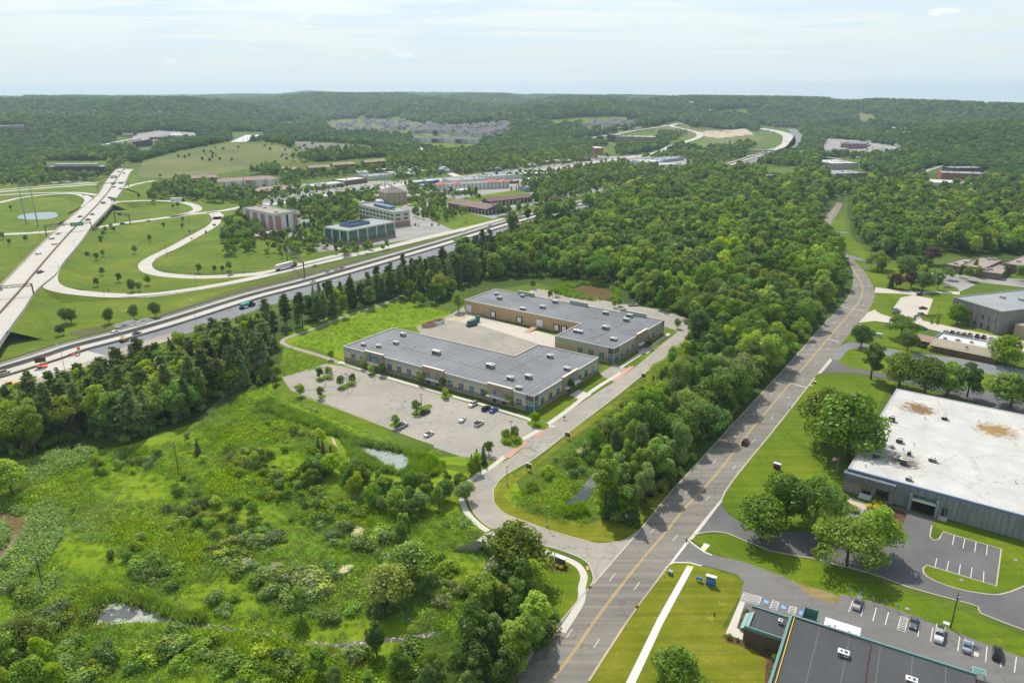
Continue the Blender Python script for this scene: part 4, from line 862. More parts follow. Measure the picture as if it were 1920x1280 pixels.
# conifers
CN=[]
def addc(poly,sp,hr,styles,mats,reg):
    for x,y in keep(fill(poly,sp)): CN.append((x,y,random.uniform(*hr),random.choice(styles),random.choice(mats),reg))
addc([(545,618),(520,600),(480,640),(500,610),(560,595),(640,565),(740,530),(860,498),(900,470),(930,470),(930,515),(870,540),(800,560),(740,560),(640,592),(560,618)],6.0,(12,19),['spruce','whitepine','whitepine','tallpine'],['needle_dark','needle_dark','needle_blue'],'ridge')
addc([(0,800),(100,765),(200,722),(300,700),(400,665),(470,640),(520,632),(520,670),(510,700),(480,700),(430,740),(330,790),(240,822),(170,800),(110,835),(20,845)],6.6,(15,21),['whitepine','tallpine','whitepine','spruce'],['needle_blue','needle_dark','needle_blue'],'west')
CN=[c for c in CN if random.random()<.72]
for x,y,h,s in ((1215,915,13,'spruce'),(1185,985,13,'spruce'),(1150,975,12,'spruce'),(1235,895,14,'whitepine'),(905,868,7,'spruce'),(893,874,7,'spruce'),(883,880,6,'spruce'),(371,852,7,'spruce'),(123,770,20,'spruce'),(1828,515,9,'whitepine'),(1800,525,8,'whitepine'),(1885,522,8,'whitepine'),(1750,535,9,'spruce'),(1670,545,10,'spruce'),(605,850,6,'spruce'),(620,862,6,'spruce'),(596,842,5,'spruce'),(1500,960,10,'spruce')):
    q=P(x,y); CN.append((q[0],q[1],h,s,'needle_dark' if h>9 else 'needle_blue','lone%d'%x))
CL={'ridge':('tall dark conifer in the belt between the freeway and the office field','conifers of the belt below the freeway'),'west':('tall white pine in the stand between the freeway and the meadow','pines of the stand left of the office lot'),
 'lone1215':('drooping spruce nearest the main road beside the creek bend',None),'lone1185':('dark spruce beside the corner lawn of the access road',None),'lone1150':('spruce at the edge of the reeds by the access road bend',None),'lone1235':('olive pine leaning among the roadside trees',None),
 'lone905':('young spruce nearest the parking lot corner',None),'lone893':('middle one of three young spruces at the lot corner',None),'lone883':('lowest of three young spruces at the lot corner',None),'lone371':('small dark spruce alone on the meadow near the utility pole',None),
 'lone123':('tallest black green spruce in front of the freeway works',None),'lone1828':('pine in front of the brown roofed campus',None),'lone1800':('smaller pine left of the brown roofed campus court',None),'lone1885':('pine behind the grey precast building',None),'lone1750':('spruce between the purple tree and the campus',None),'lone1670':('dark spruce beside the purple trees at the bend',None),
 'lone605':('small spruce at the head of the sandy gully',None),'lone620':('small spruce right of the sandy gully head',None),'lone596':('smallest spruce left of the sandy gully',None),'lone1500':('blunt spruce behind the lawn sign near the factory',None)}
CN.sort(key=lambda t:t[0]**2+t[1]**2)
for x,y,h,s,m,rg in CN[:300]: tree(s,m,x,y,0,h,CL[rg][0],CL[rg][1],wide=random.uniform(.85,1.15))
print('BL',len(BL),'CN',len(CN))
# ------------------------------------------------ shrubs
SH={}
def shrubmesh(m,k):
    key=(m,k)
    if key not in SH: SH[key]=crownmesh('shrub','bush',2.6,2.0,760,.36,m,40+k*7+len(m))
    return SH[key]
def shrub(x,y,h,m,k,label,group=None,name='shrub',cat='shrub'):
    o=bpy.data.objects.new(name,shrubmesh(m,k)); COL.objects.link(o); s=h/2.6; o.scale=(s*random.uniform(1,1.7),s*random.uniform(1,1.7),s*.85); o.location=(x,y,0); o.rotation_euler=(0,0,random.uniform(0,6.3)); return tag(o,label,cat,group)
meadow_px=[(0,880),(130,850),(260,835),(360,800),(450,735),(500,765),(600,815),(650,870),(700,905),(860,960),(900,1000),(960,1060),(900,1150),(820,1290),(640,1300),(0,1320)]
blobs=[(640,925,110,35,.9),(520,955,110,32,.9),(400,985,90,30,.8),(330,940,80,30,.6),(230,880,70,25,.5),(450,1040,70,28,.85),(600,1010,110,25,.9),(480,1090,70,45,.95),(580,1080,60,40,.9),(420,1140,50,25,.7),(560,1150,70,40,.95),(690,1080,60,45,.7),(790,1060,60,50,.9),(830,1120,40,60,.8),(280,1060,80,40,.5),(220,1000,60,40,.35),(150,1120,80,40,.7),(60,1180,90,50,.8),(250,1210,200,45,.9),(480,1240,200,40,.95),(700,1250,150,35,.9),(330,860,60,25,.6),(500,880,120,35,.6),(400,900,90,30,.55),(100,1250,120,40,.9),(160,870,60,18,.4),(860,1020,60,40,.6),(520,810,60,20,.4),(1060,870,70,40,.5),(1150,790,60,50,.5)]
noshrub=[[(1040,955),(1085,905),(1115,885),(1128,905),(1112,935),(1095,960)],[(270,1140),(400,1158),(520,1172),(620,1192),(780,1178),(860,1160),(880,1180),(780,1204),(620,1226),(520,1206),(400,1188),(280,1172)],[(400,1020),(520,1035),(640,1045),(720,1040),(640,1062),(560,1058),(480,1062)],[(180,900),(300,880),(330,900),(240,1000),(130,1120),(110,1080)],[(172,1155),(200,1120),(320,1150),(320,1170),(200,1175)],[(-20,930),(60,940),(60,1010),(20,1060),(-20,1060)]]
cand=keep(np.concatenate([fill(meadow_px,2.2),fill([(950,930),(1060,850),(1150,760),(1230,690),(1290,640),(1300,700),(1200,830),(1140,930),(1130,970),(1060,950),(1000,965)],2.6)]),AV+noshrub)
px,py=proj(cand[:,0],cand[:,1],0*cand[:,0]); dens_=np.full(len(cand),.03)
for cx,cy,rx,ry,d in blobs: dens_=np.maximum(dens_,d*np.exp(-(((px-cx)/rx)**2+((py-cy)/ry)**2)**2))
dens_*=1.15*(np.sin(cand[:,0]/6.1+1)*np.sin(cand[:,1]/5.3)*.5+.5)**1.7
cand=cand[rng.random(len(cand))<dens_]; cand=cand[np.argsort(np.hypot(cand[:,0],cand[:,1]))]
SM=['leaf_grey','leaf_mid','leaf_grey','leaf_mid','leaf_dark','leaf_light']
for x,y in cand[:280]: shrub(x,y,random.choice([1.2,1.7,2.2,2.8,3.4]),random.choice(SM),random.randrange(3),'rounded leafy shrub in the overgrown meadow beside the creek','shrubs of the overgrown meadow')
SHR=cand[280:]; print('shrubs',len(cand))
for i,(x,y) in enumerate(((448,1061),(640,1073),(672,1003),(508,1066),(1085,852),(620,1075))):
    q=P(x,y); o=shrub(q[0],q[1],2.2,'blossom',0,'flowering elder bush with cream blossom in the meadow','flowering bushes in the meadow',name='flowering_bush')
# golden ball shrubs and trimmed bushes
GB={m:crownmesh('round_bush','ball',1.5,.8,700,.16,m,5) for m in ('golden_leaf','leaf_hedge')}
def ball(px_,py_,h,m,label,group=None):
    q=P(px_,py_); o=bpy.data.objects.new('round_bush',GB[m]); COL.objects.link(o); s=h/1.5; o.scale=(s*1.1,s*1.1,s); o.location=(q[0],q[1],.05); return tag(o,label,'bush',group)
for x,y in ((1036,1059),(1042,1064),(1050,1067),(1058,1062)): ball(x,y,1.1,'golden_leaf','clipped golden ball bush at the foot of the dark monument sign','golden bushes round the monument sign')
for x,y,h in ((1627,957,1.5),(1637,950,1.6),(1640,960,1.8),(1648,953,1.5),(1650,963,1.4),(1657,957,1.4),(1659,968,1.4),(1670,971,1.3)): ball(x,y,h,'golden_leaf','clipped golden ball bush in the factory entrance bed','golden bushes in the factory entrance bed')
for x,y in ((1744,662),(1782,668),(1820,674)): ball(x,y,2.6,'golden_leaf','large golden bush along the wall of the tan roofed building','golden bushes by the tan roofed building')
for x,y,h in ((1397,1152,1.0),(1393,1167,1.4),(1395,1164,1.1),(1389,1176,1.1),(1387,1184,1.0),(1363,1199,1.2),(1379,1204,.8),(1394,1210,.8),(1432,1224,1.0),(1449,1241,1.5),(1445,1259,1.1),(1442,1268,1.2)): ball(x,y,h,'leaf_hedge','low round green bush in the mulch bed by the brick building','bushes in the mulch bed of the brick building')
for x,y,h,l in ((1679,593,2.6,'rounded shrub by the tan lot with a car behind it'),(1682,600,2.6,'lower rounded shrub at the corner of the tan lot'),(1720,650,3,'grey green shrub at the end wall of the tan roofed annex'),(1732,655,2.8,'shrub right of the grey green one at the tan roofed annex'),(1595,962,2.0,'leafy shrub left of the factory steps'),(1648,944,2.6,'rust brown and green shrub against the factory wall')):
    q=P(x,y); shrub(q[0],q[1],h,'leaf_grey' if y<700 else 'leaf_mid',1,l)
# hedges
def hedge(pts,w,h,label):
    ww=dens([P(*p) for p in pts],.35); r=np.random.default_rng(3); C=[];Nn=[]
    for q in ww:
        for k in range(26):
            s=r.uniform(-.5,.5); C.append((q[0]+r.normal()*.2+s*w*.6,q[1]+r.normal()*.2+s*w*.8,h*(1-abs(s)**3*3)*r.uniform(.75,1.05))); Nn.append((s*2+r.normal()*.3,r.normal()*.4,1))
    me=qmesh('hedge',np.array(C),np.array(Nn),.45*r.uniform(.6,1.2,len(C)),'leaf_hedge'); o=bpy.data.objects.new('hedge',me); COL.objects.link(o); return tag(o,label,'hedge')
hedge([(1714,605),(1716,600),(1730,598),(1745,600),(1765,598)],1.6,1.3,'low clipped hedge between the tan lot and the lane'); hedge([(1744,598),(1746,612)],1.6,1.3,'clipped hedge left of the short garden path'); hedge([(1758,600),(1756,613)],1.6,1.3,'clipped hedge right of the short garden path')
# ------------------------------------------------ instanced masses ("stuff")
def points_obj(name,pts,protos,idx,scl,rot,extra=0):
    me=bpy.data.meshes.new(name); me.from_pydata([tuple(p) for p in pts],[],[])
    for nm,tp,val in (('pick','INT',idx),('siz','FLOAT',scl),('rot','FLOAT',rot)):
        a=me.attributes.new(nm,tp,'POINT'); a.data.foreach_set('value',np.asarray(val,dtype=np.int32 if tp=='INT' else np.float32))
    o=bpy.data.objects.new(name,me); COL.objects.link(o)
    ng=bpy.data.node_groups.new(name+'_scatter','GeometryNodeTree'); ng.interface.new_socket('Geometry',in_out='INPUT',socket_type='NodeSocketGeometry'); ng.interface.new_socket('Geometry',in_out='OUTPUT',socket_type='NodeSocketGeometry')
    gi=ng.nodes.new('NodeGroupInput'); go=ng.nodes.new('NodeGroupOutput'); ins=ng.nodes.new('GeometryNodeInstanceOnPoints'); jn=ng.nodes.new('GeometryNodeJoinGeometry')
    # join order is reversed by link order, so link from last to first
    oi=[]
    for p in protos:
        n=ng.nodes.new('GeometryNodeObjectInfo'); n.inputs['Object'].default_value=p; n.inputs['As Instance'].default_value=True; n.transform_space='ORIGINAL'; oi.append(n)
    for n in oi[::-1]: ng.links.new(n.outputs['Geometry'],jn.inputs[0])
    def at(nm,tp):
        n=ng.nodes.new('GeometryNodeInputNamedAttribute'); n.data_type=tp; n.inputs['Name'].default_value=nm; return n.outputs['Attribute']
    cx=ng.nodes.new('ShaderNodeCombineXYZ'); ng.links.new(at('rot','FLOAT'),cx.inputs[2])
    ng.links.new(gi.outputs[0],ins.inputs['Points']); ng.links.new(jn.outputs[0],ins.inputs['Instance']); ins.inputs['Pick Instance'].default_value=True
    ng.links.new(at('pick','INT'),ins.inputs['Instance Index']); ng.links.new(cx.outputs[0],ins.inputs['Rotation']); ng.links.new(at('siz','FLOAT'),ins.inputs['Scale']); ng.links.new(ins.outputs[0],go.inputs[0])
    md=o.modifiers.new('scatter','NODES'); md.node_group=ng; return struct(o,'stuff')
PROTO=bpy.data.collections.new('source_shapes')   # unlinked: sources only
def proto(me,name='source'):
    o=bpy.data.objects.new(name,me); PROTO.objects.link(o); return o
mids=[(s,m) for s in SHAPES[:7] for m in ('leaf_dark','leaf_mid','leaf_light')]
pm0=[proto(crown(s,m,0)) for s,m in mids]; pm1=[proto(crown(s,m,1)) for s,m in mids]
# commercial district and midground trees
COMM=[([(480,385),(500,400),(490,420),(480,470),(430,480),(415,440),(440,410)],9,(7,12)),([(540,385),(700,370),(720,400),(660,415),(600,412),(560,400)],8.5,(7,13)),([(560,450),(600,462),(560,485),(490,480),(500,450)],12,(5,8)),
 ([(620,470),(740,452),(800,440),(760,462),(640,482)],8,(5,8)),([(960,390),(1000,388),(1100,358),(1190,338),(1250,318),(1230,305),(1160,318),(1080,330),(1020,345),(980,365)],9,(9,14)),([(780,385),(800,400),(850,430),(920,418),(960,405),(900,432),(800,436),(770,420)],13,(4,8)),
 ([(480,345),(560,330),(640,322),(720,318),(740,305),(680,298),(600,305),(520,320),(440,335),(420,345)],10,(8,14)),([(740,318),(800,322),(900,312),(960,310),(1060,300),(1100,290),(1100,270),(960,280),(900,285),(820,285),(780,300)],14,(8,14)),([(690,360),(760,350),(960,345),(960,352),(800,372),(760,380)],15,(5,9)),
 ([(280,375),(290,350),(340,335),(420,345),(470,360),(480,375),(420,378),(380,375),(340,368)],8,(7,12)),([(590,362),(690,352),(750,345),(690,356)],14,(5,7)),
 ([(560,283),(600,288),(720,292),(800,290),(790,275),(720,268),(640,262)],11,(9,13)),([(560,345),(680,342),(680,346),(560,352)],18,(5,7)),
 ([(1200,300),(1310,300),(1400,288),(1420,278),(1400,270),(1360,280),(1330,290)],12,(8,13)),([(1180,292),(1240,280),(1290,262),(1240,262),(1160,272),(1080,282),(1120,295)],11,(8,13)),
 ([(1400,330),(1560,330),(1640,345),(1640,372),(1560,372),(1500,352),(1440,350)],10,(9,14)),([(1440,290),(1600,298),(1740,300),(1770,318),(1720,345),(1640,340),(1560,325),(1420,320)],12,(8,14)),
 ([(40,345),(60,300),(240,290),(260,300),(200,335),(100,340)],13,(9,14)),([(1640,340),(1920,345),(2000,360),(2000,440),(1900,430),(1850,400),(1700,372)],12,(9,15)),([(1640,505),(1740,500),(1900,520),(1920,545),(1740,540),(1660,530)],14,(6,10)),([(1860,520),(2050,520),(2050,620),(1960,560)],12,(7,11))]
COMM.append(([(430,345),(480,328),(700,300),(960,288),(1310,284),(1410,296),(1200,345),(960,402),(700,462),(560,475),(480,440)],9.5,(5,10)))
COMM.append(([(490,345),(520,322),(700,306),(800,302),(1000,295),(1100,286),(1100,296),(960,318),(870,326),(780,320),(690,325),(560,335)],8.5,(6,12)))
COMM.append(([(-100,345),(0,330),(80,290),(250,285),(255,300),(200,336),(60,345)],14,(8,12)))
BLD=[[(490,385),(560,395),(565,440),(495,440)],[(612,420),(745,415),(745,465),(612,465)],[(670,385),(775,385),(775,425),(670,420)],[(840,368),(930,380),(930,405),(840,395)],[(900,360),(1005,360),(1005,392),(910,392)],[(715,350),(768,350),(768,388),(715,388)],[(820,335),(980,335),(980,362),(820,362)],[(84,296),(205,296),(205,328),(84,328)],
 [(405,325),(530,325),(530,355),(405,355)],[(1435,315),(1495,318),(1495,345),(1435,350)],[(1760,320),(1860,325),(1855,350),(1740,365),(1740,335)],[(1785,530),(1920,540),(1920,640),(1780,610)],[(1735,490),(1920,480),(1920,530),(1760,520)],[(1540,302),(1620,302),(1620,325),(1540,325)],[(1555,325),(1640,325),(1640,348),(1555,348)],[(1180,300),(1290,298),(1290,320),(1180,320)],
 [(565,335),(700,325),(740,325),(740,345),(570,356)],[(780,335),(830,335),(830,350),(780,350)],[(1140,250),(1232,250),(1232,275),(1140,275)],[(1112,275),(1158,275),(1158,296),(1112,296)],[(360,322),(412,322),(412,342),(360,342)],[(1885,600),(1960,600),(1960,650),(1885,650)],[(785,440),(900,390),(930,410),(850,440)],[(690,440),(790,410),(850,420),(740,470)],
 [(520,300),(625,300),(675,295),(730,292),(730,312),(680,318),(625,322),(560,326),(525,322)]]
roadpx=[]
for l,wd in (([(480,382),(520,379),(555,375),(605,364),(665,356),(717,351),(776,340),(870,331),(960,326),(1060,315),(1147,302),(1200,295),(1239,287),(1262,276),(1294,267),(1315,257),(1287,245),(1261,238)],5),([(1072,266),(1147,255),(1200,246),(1255,238)],3.5),([(860,331),(830,318),(812,310),(800,288),(778,268)],5),([(1455,287),(1478,276),(1482,267),(1470,253),(1425,244)],9),([(1460,289),(1485,280),(1499,262),(1487,246)],8),([(1680,350),(1735,328),(1775,317)],5),([(1290,192),(1315,200),(1340,211)],3.5),([(60,352),(182,340),(300,331),(355,327)],7)):
    up=[(x-wd*.4,y-wd) for x,y in l]; dn=[(x+wd*.4,y+wd) for x,y in l]; roadpx.append(up+dn[::-1])
FW=[(-300,760)]+[(x,y-20*0-((300/(y-167))*0)) for x,y in []]
fwl=offs(hw,24);fwr=offs(hw,-22); fwpoly=[tuple(float(v) for v in proj(p[0],p[1],0.0)) for p in fwl[4:]]+[tuple(float(v) for v in proj(p[0],p[1],0.0)) for p in fwr[4:]][::-1]
AVM=AV+BLD+roadpx+[fwpoly]
A0=[];A1=[]
_q=np.array([t[:2] for t in STUFFB]); _a=proj(_q[:,0],_q[:,1],0*_q[:,0]); _b=proj(_q[:,0],_q[:,1],0*_q[:,0]+9); _ok=np.ones(len(_q),bool)
for c in BLD[9:16]: _ok&=~(inpoly(*_a,c)|inpoly(*_b,c))
STUFFB=[t for t,o_ in zip(STUFFB,_ok) if o_]
for t in STUFFB:
    d=math.hypot(t[0],t[1]); mm=t[5] if t[5] in ('leaf_dark','leaf_mid','leaf_light') else 'leaf_mid'; k=mids.index((t[4],mm)); (A0 if d<480 else A1).append((t[0],t[1],t[2],k,t[3]/BASEH[t[4]]))
for poly,sp,hr in COMM:
    pp=keep(fill(poly,sp),AVM); zz=terr(pp[:,0],pp[:,1])
    for (x,y),z in zip(pp,zz):
        s=random.choice(SHAPES); A1.append((x,y,float(z),mids.index((s,random.choice(['leaf_dark','leaf_dark','leaf_mid','leaf_mid','leaf_light']))),random.uniform(*hr)/BASEH[s]))
for nm,A,pr in (('woodland_trees',A0,pm0),('woodland_trees',A1,pm1)):
    A=np.array(A); 
    if len(A): points_obj(nm,A[:,:3],pr,A[:,3].astype(int),A[:,4],rng.uniform(0,6.28,len(A)))
print('stuff trees',len(A0),len(A1))
# distant forest
FS=[(s,m) for s in ('round','wide') for m in ('leaf_far','leaf_far','leaf_far_light')]
fp=[proto(crownmesh('far_crown',s,11,6.2,420,2.3,m,200+i*3)) for i,(s,m) in enumerate(FS)]
CLEAR=BLD+roadpx+[fwpoly,
 [(250,340),(262,300),(290,292),(340,278),(430,262),(520,264),(562,278),(595,290),(595,300),(540,315),(470,325),(400,330),(360,322),(330,335),(280,345)],[(545,262),(600,260),(690,270),(715,282),(640,290),(580,288)],[(1222,262),(1240,236),(1270,228),(1300,240),(1400,250),(1330,262),(1260,262)],
 [(1310,250),(1400,244),(1440,258),(1400,280),(1320,280)],[(780,262),(900,272),(890,282),(830,284),(795,275)],[(1000,228),(1090,220),(1190,220),(1170,232),(1050,234)],[(725,222),(752,215),(752,224)],[(1240,262),(1300,262),(1390,275),(1290,280)],[(510,228),(560,222),(560,230),(515,234)],
 [(1545,264),(1600,266),(1690,280),(1700,292),(1600,300),(1540,290)],[(1630,246),(1680,243),(1740,248),(1700,252),(1640,250)],[(1600,216),(1640,218),(1650,238),(1620,232)],[(600,236),(620,222),(700,220),(760,224),(800,231),(860,236),(950,228),(965,236),(940,262),(900,262),(870,250),(800,254),(750,250),(640,248)],
 [(255,247),(300,240),(370,245),(375,254),(290,262),(262,257)],[(1090,232),(1150,226),(1200,228),(1180,240),(1100,244)],[(0,232),(52,232),(52,242),(0,242)],[(215,250),(300,248),(300,278),(215,280)],[(435,244),(500,244),(500,262),(435,264)],[(775,254),(905,254),(905,272),(775,270)],
 [(90,325),(200,322),(205,330),(180,340),(100,338)],[(960,240),(1060,236),(1060,238),(960,242)],[(1100,262),(1200,250),(1240,246),(1230,250),(1130,266)],[(160,305),(210,296),(240,290),(250,305),(205,330)]]
far_zone=[(-900,352),(0,340),(60,334),(150,338),(205,330),(245,300),(600,300),(740,296),(900,292),(1100,282),(1200,292),(1300,285),(1440,310),(1640,330),(1760,322),(1860,345),(3000,420),(3000,-200),(-900,-200)]
pts=[]
d0=900.0
rings=[]
while d0<12300:
    sp=max(8.6,.0066*d0); band=sp*.87
    w=d0*.92; xs=np.arange(-w,w,sp); X=xs+rng.uniform(-.42,.42,len(xs))*sp; Y=np.full(len(xs),d0)+rng.uniform(-.42,.42,len(xs))*band
    rings.append(np.stack([X,Y,np.full(len(xs),sp)],1)); d0+=band
F=np.concatenate(rings); Z=terr(F[:,0],F[:,1]); px,py=proj(F[:,0],F[:,1],Z)
k=(px>-420)&(px<2340)&inpoly(px,py,far_zone)
pt1,pt2=proj(F[:,0],F[:,1],Z+F[:,2]*.75)
CLEAR.append([(1395,290),(1425,240),(1500,243),(1512,262),(1500,280),(1470,292),(1420,304)])
for c in ([(1560,246),(1600,243),(1610,247)],[(1790,222),(1830,219),(1832,224)],[(1330,212),(1400,206),(1420,214),(1360,220)],[(1840,204),(1905,204),(1905,209),(1842,209)],[(1480,205),(1505,205),(1505,211)],[(1100,196),(1130,194),(1120,198)],[(330,186),(420,183),(380,188)],[(1500,240),(1620,236),(1640,240),(1520,245)],[(1740,262),(1790,266),(1760,270)],[(980,208),(1000,207),(995,211)]): CLEAR.append(c)
soft=rng.random(len(F))<.85
for c in CLEAR: k&=~inpoly(px,py,c); k&=~(inpoly(pt1,pt2,c)&soft)
gap=np.sin(F[:,0]/90+np.sin(F[:,1]/140)*2)*np.sin(F[:,1]/110+1)
dd=np.hypot(F[:,0],F[:,1]); k&=~((gap>.88)&(dd<3500)&(rng.random(len(F))<.7))
# thin belt of the commercial side
F=F[k];Z=Z[k]; print('far',len(F))
big=(np.sin(F[:,0]/310)*np.sin(F[:,1]/260)+np.sin(F[:,0]/83+F[:,1]/120))*.25+.5
pick=np.where(rng.random(len(F))<big*.55,2,rng.integers(0,2,len(F)))+3*rng.integers(0,2,len(F))
scl=F[:,2]/8.6*rng.uniform(.75,1.2,len(F))*.92
points_obj('forest',np.stack([F[:,0],F[:,1],Z-np.maximum(scl*1.2,11*scl-24)],1),fp,pick,scl,rng.uniform(0,6.28,len(F)))
# scattered dark bushes on the grassy hill and clearings
hp=[]
for q in rng.uniform([270,262],[1400,300],(900,2)):
    if any(inpoly(np.array([q[0]]),np.array([q[1]]),c)[0] for c in (CLEAR[len(BLD)+len(roadpx)+1],CLEAR[len(BLD)+len(roadpx)+2],CLEAR[len(BLD)+len(roadpx)+3])) and random.random()<.22: hp.append(tuple(P3(*q)))
points_obj('scrub',hp,fp[:2],rng.integers(0,2,len(hp)),rng.uniform(.2,.5,len(hp)),rng.uniform(0,6,len(hp)))
# shrubs beyond the first 280
sp_=[proto(shrubmesh(m,k)) for m in ('leaf_grey','leaf_mid','leaf_dark','leaf_light') for k in range(2)]
if len(SHR): points_obj('shrubbery',np.c_[SHR,np.zeros(len(SHR))],sp_,rng.integers(0,8,len(SHR)),rng.uniform(.5,1.4,len(SHR)),rng.uniform(0,6,len(SHR)))
us=keep(np.concatenate([fill(wood_center,4.5),fill(wood_south,3.5),fill(wood_left,5)])); points_obj('undergrowth',np.c_[us,np.zeros(len(us))],sp_,rng.integers(0,8,len(us)),rng.uniform(.8,1.8,len(us)),rng.uniform(0,6,len(us)))
# ground cover: weeds, reeds, knotweed
def tuft(n,h,w,mat,seed,up=.6,s=.25):
    r=np.random.default_rng(seed); C=np.stack([r.normal(size=n)*w,r.normal(size=n)*w,np.abs(r.normal(size=n))*h*.45+.05],1); return qmesh('tuft',C,r.normal(size=(n,3))*.6+np.array([0,0,up]),s*r.uniform(.6,1.4,n),mat,rs=r)
def reed(n,h,w,mat,seed):
    r=np.random.default_rng(seed); b=r.normal(size=(n,2))*w; a=r.uniform(0,PI,n); hh=h*r.uniform(.6,1.15,n); lean=r.normal(size=(n,2))*.22
    ux=np.cos(a)*.07;uy=np.sin(a)*.07; q=np.stack([np.c_[b[:,0]-ux,b[:,1]-uy,0*a],np.c_[b[:,0]+ux,b[:,1]+uy,0*a],np.c_[b+lean*hh[:,None]+np.c_[ux,uy]*.6,hh],np.c_[b+lean*hh[:,None]-np.c_[ux,uy]*.6,hh]],1).reshape(-1,3)
    me=bpy.data.meshes.new('reeds'); me.vertices.add(4*n);me.loops.add(4*n);me.polygons.add(n); me.vertices.foreach_set('co',q.ravel()); me.loops.foreach_set('vertex_index',np.arange(4*n,dtype=np.int32)); me.polygons.foreach_set('loop_start',np.arange(0,4*n,4,dtype=np.int32)); me.materials.append(MATS[mat]); me.update(calc_edges=True); return me
wp=[proto(tuft(70,.75,.6,'weed_leaf',1)),proto(tuft(70,.95,.7,'weed_dark',2)),proto(tuft(60,.55,.7,'weed_leaf',3,.9,.3)),proto(tuft(50,1.1,.5,'leaf_grey',4)),proto(reed(60,.8,.6,'reed_olive',5))]
water_px=[[(664,842),(680,834),(732,842),(768,850),(770,866),(765,884),(740,885),(700,865)],[(168,1160),(180,1133),(200,1124),(228,1120),(290,1140),(325,1160),(280,1166),(176,1170)],[(-20,935),(45,965),(50,985),(10,1045),(-20,1060)],[(1052,944),(1090,914),(1112,895),(1122,905),(1108,930),(1092,947)],[(270,1150),(400,1166),(520,1180),(620,1202),(780,1186),(780,1194),(620,1214),(520,1194),(400,1178),(280,1162)]]
wz=keep(np.concatenate([fill(meadow_px+[],.95),fill([(960,930),(1060,850),(1150,760),(1230,690),(1290,640),(1300,700),(1200,830),(1140,930),(1120,975),(1080,990),(1000,965),(960,945)],1.1),fill([(860,985),(900,1005),(960,1040),(960,1080),(900,1050)],1)]),AV+water_px)
px,py=proj(wz[:,0],wz[:,1],0*wz[:,0]); tone=np.sin(wz[:,0]/9+np.sin(wz[:,1]/7)*1.5)+np.sin(wz[:,1]/5.3+wz[:,0]/13)
keepm=rng.random(len(wz))<np.clip(.62+.3*tone,.2,1.0); wz=wz[keepm];tone=tone[keepm]
pk=np.where(tone>.4,rng.choice([0,2,0,4],len(wz)),rng.choice([1,0,3,1],len(wz))); points_obj('meadow_weeds',np.c_[wz,np.zeros(len(wz))],wp,pk,rng.uniform(.6,1.5,len(wz))*(1+.2*tone),rng.uniform(0,6,len(wz))); print('weeds',len(wz))
w2=keep(np.concatenate([fill([(545,640),(740,566),(800,578),(850,585),(790,602),(735,614),(650,655),(590,655)],2.0),fill([(515,640),(590,668),(600,690),(520,705),(530,660)],1.6),fill([(450,735),(490,722),(600,768),(760,838),(830,845),(800,872),(640,800),(500,760)],1.7)]),AV); points_obj('meadow_weeds',np.c_[w2,np.zeros(len(w2))],wp,rng.choice([0,2,0,1],len(w2)),rng.uniform(.5,1.1,len(w2)),rng.uniform(0,6,len(w2)))
rp=[proto(reed(70,2.2,.7,'reed_leaf',7)),proto(reed(70,1.9,.8,'reed_leaf',8)),proto(reed(60,1.9,.7,'reed_olive',9))]
reedz=keep(np.concatenate([fill([(480,755),(505,750),(600,790),(680,828),(715,832),(768,848),(800,858),(830,872),(815,890),(790,895),(760,892),(700,880),(665,868),(655,850),(640,820),(600,805),(540,785),(495,768)],1.0),fill([(1030,548),(1060,532),(1120,530),(1160,545),(1165,560),(1110,565),(1060,556)],2.0),fill([(1055,960),(1090,948),(1100,965),(1060,972)],1.0),fill([(150,1150),(180,1110),(260,1115),(330,1145),(400,1160),(340,1165),(290,1145),(200,1125)],1.2)]),[water_px[0],water_px[1],water_px[3],AV[2]])
points_obj('reeds',np.c_[reedz,np.zeros(len(reedz))],rp,rng.choice([0,1,0,2],len(reedz)),rng.uniform(.7,1.15,len(reedz)),rng.uniform(0,6,len(reedz)))
kp=[proto(tuft(60,1.9,.7,'knotweed_leaf',11,1.6,.5)),proto(tuft(60,1.7,.8,'knotweed_leaf',12,1.6,.45))]
kz=keep(np.concatenate([fill([(50,975),(70,940),(100,930),(115,960),(108,1010),(80,1050),(40,1090),(0,1110),(-60,1100),(-10,1060),(30,1020)],.9),fill([(60,860),(110,840),(150,850),(170,850),(150,868),(110,885),(50,910)],1.0),fill([(140,842),(160,835),(175,840),(155,850)],.9),fill([(-40,930),(10,930),(50,950),(40,960),(-30,940)],1.0),fill([(60,1100),(100,1070),(110,1085),(80,1120)],1.1)]),water_px[2:3])
kz=np.concatenate([kz,fill([(-20,978),(5,975),(14,985),(12,1008),(-20,1035)],.9)]); points_obj('knotweed',np.c_[kz,np.zeros(len(kz))],kp,rng.integers(0,2,len(kz)),rng.uniform(.7,1.2,len(kz)),rng.uniform(0,6,len(kz)))
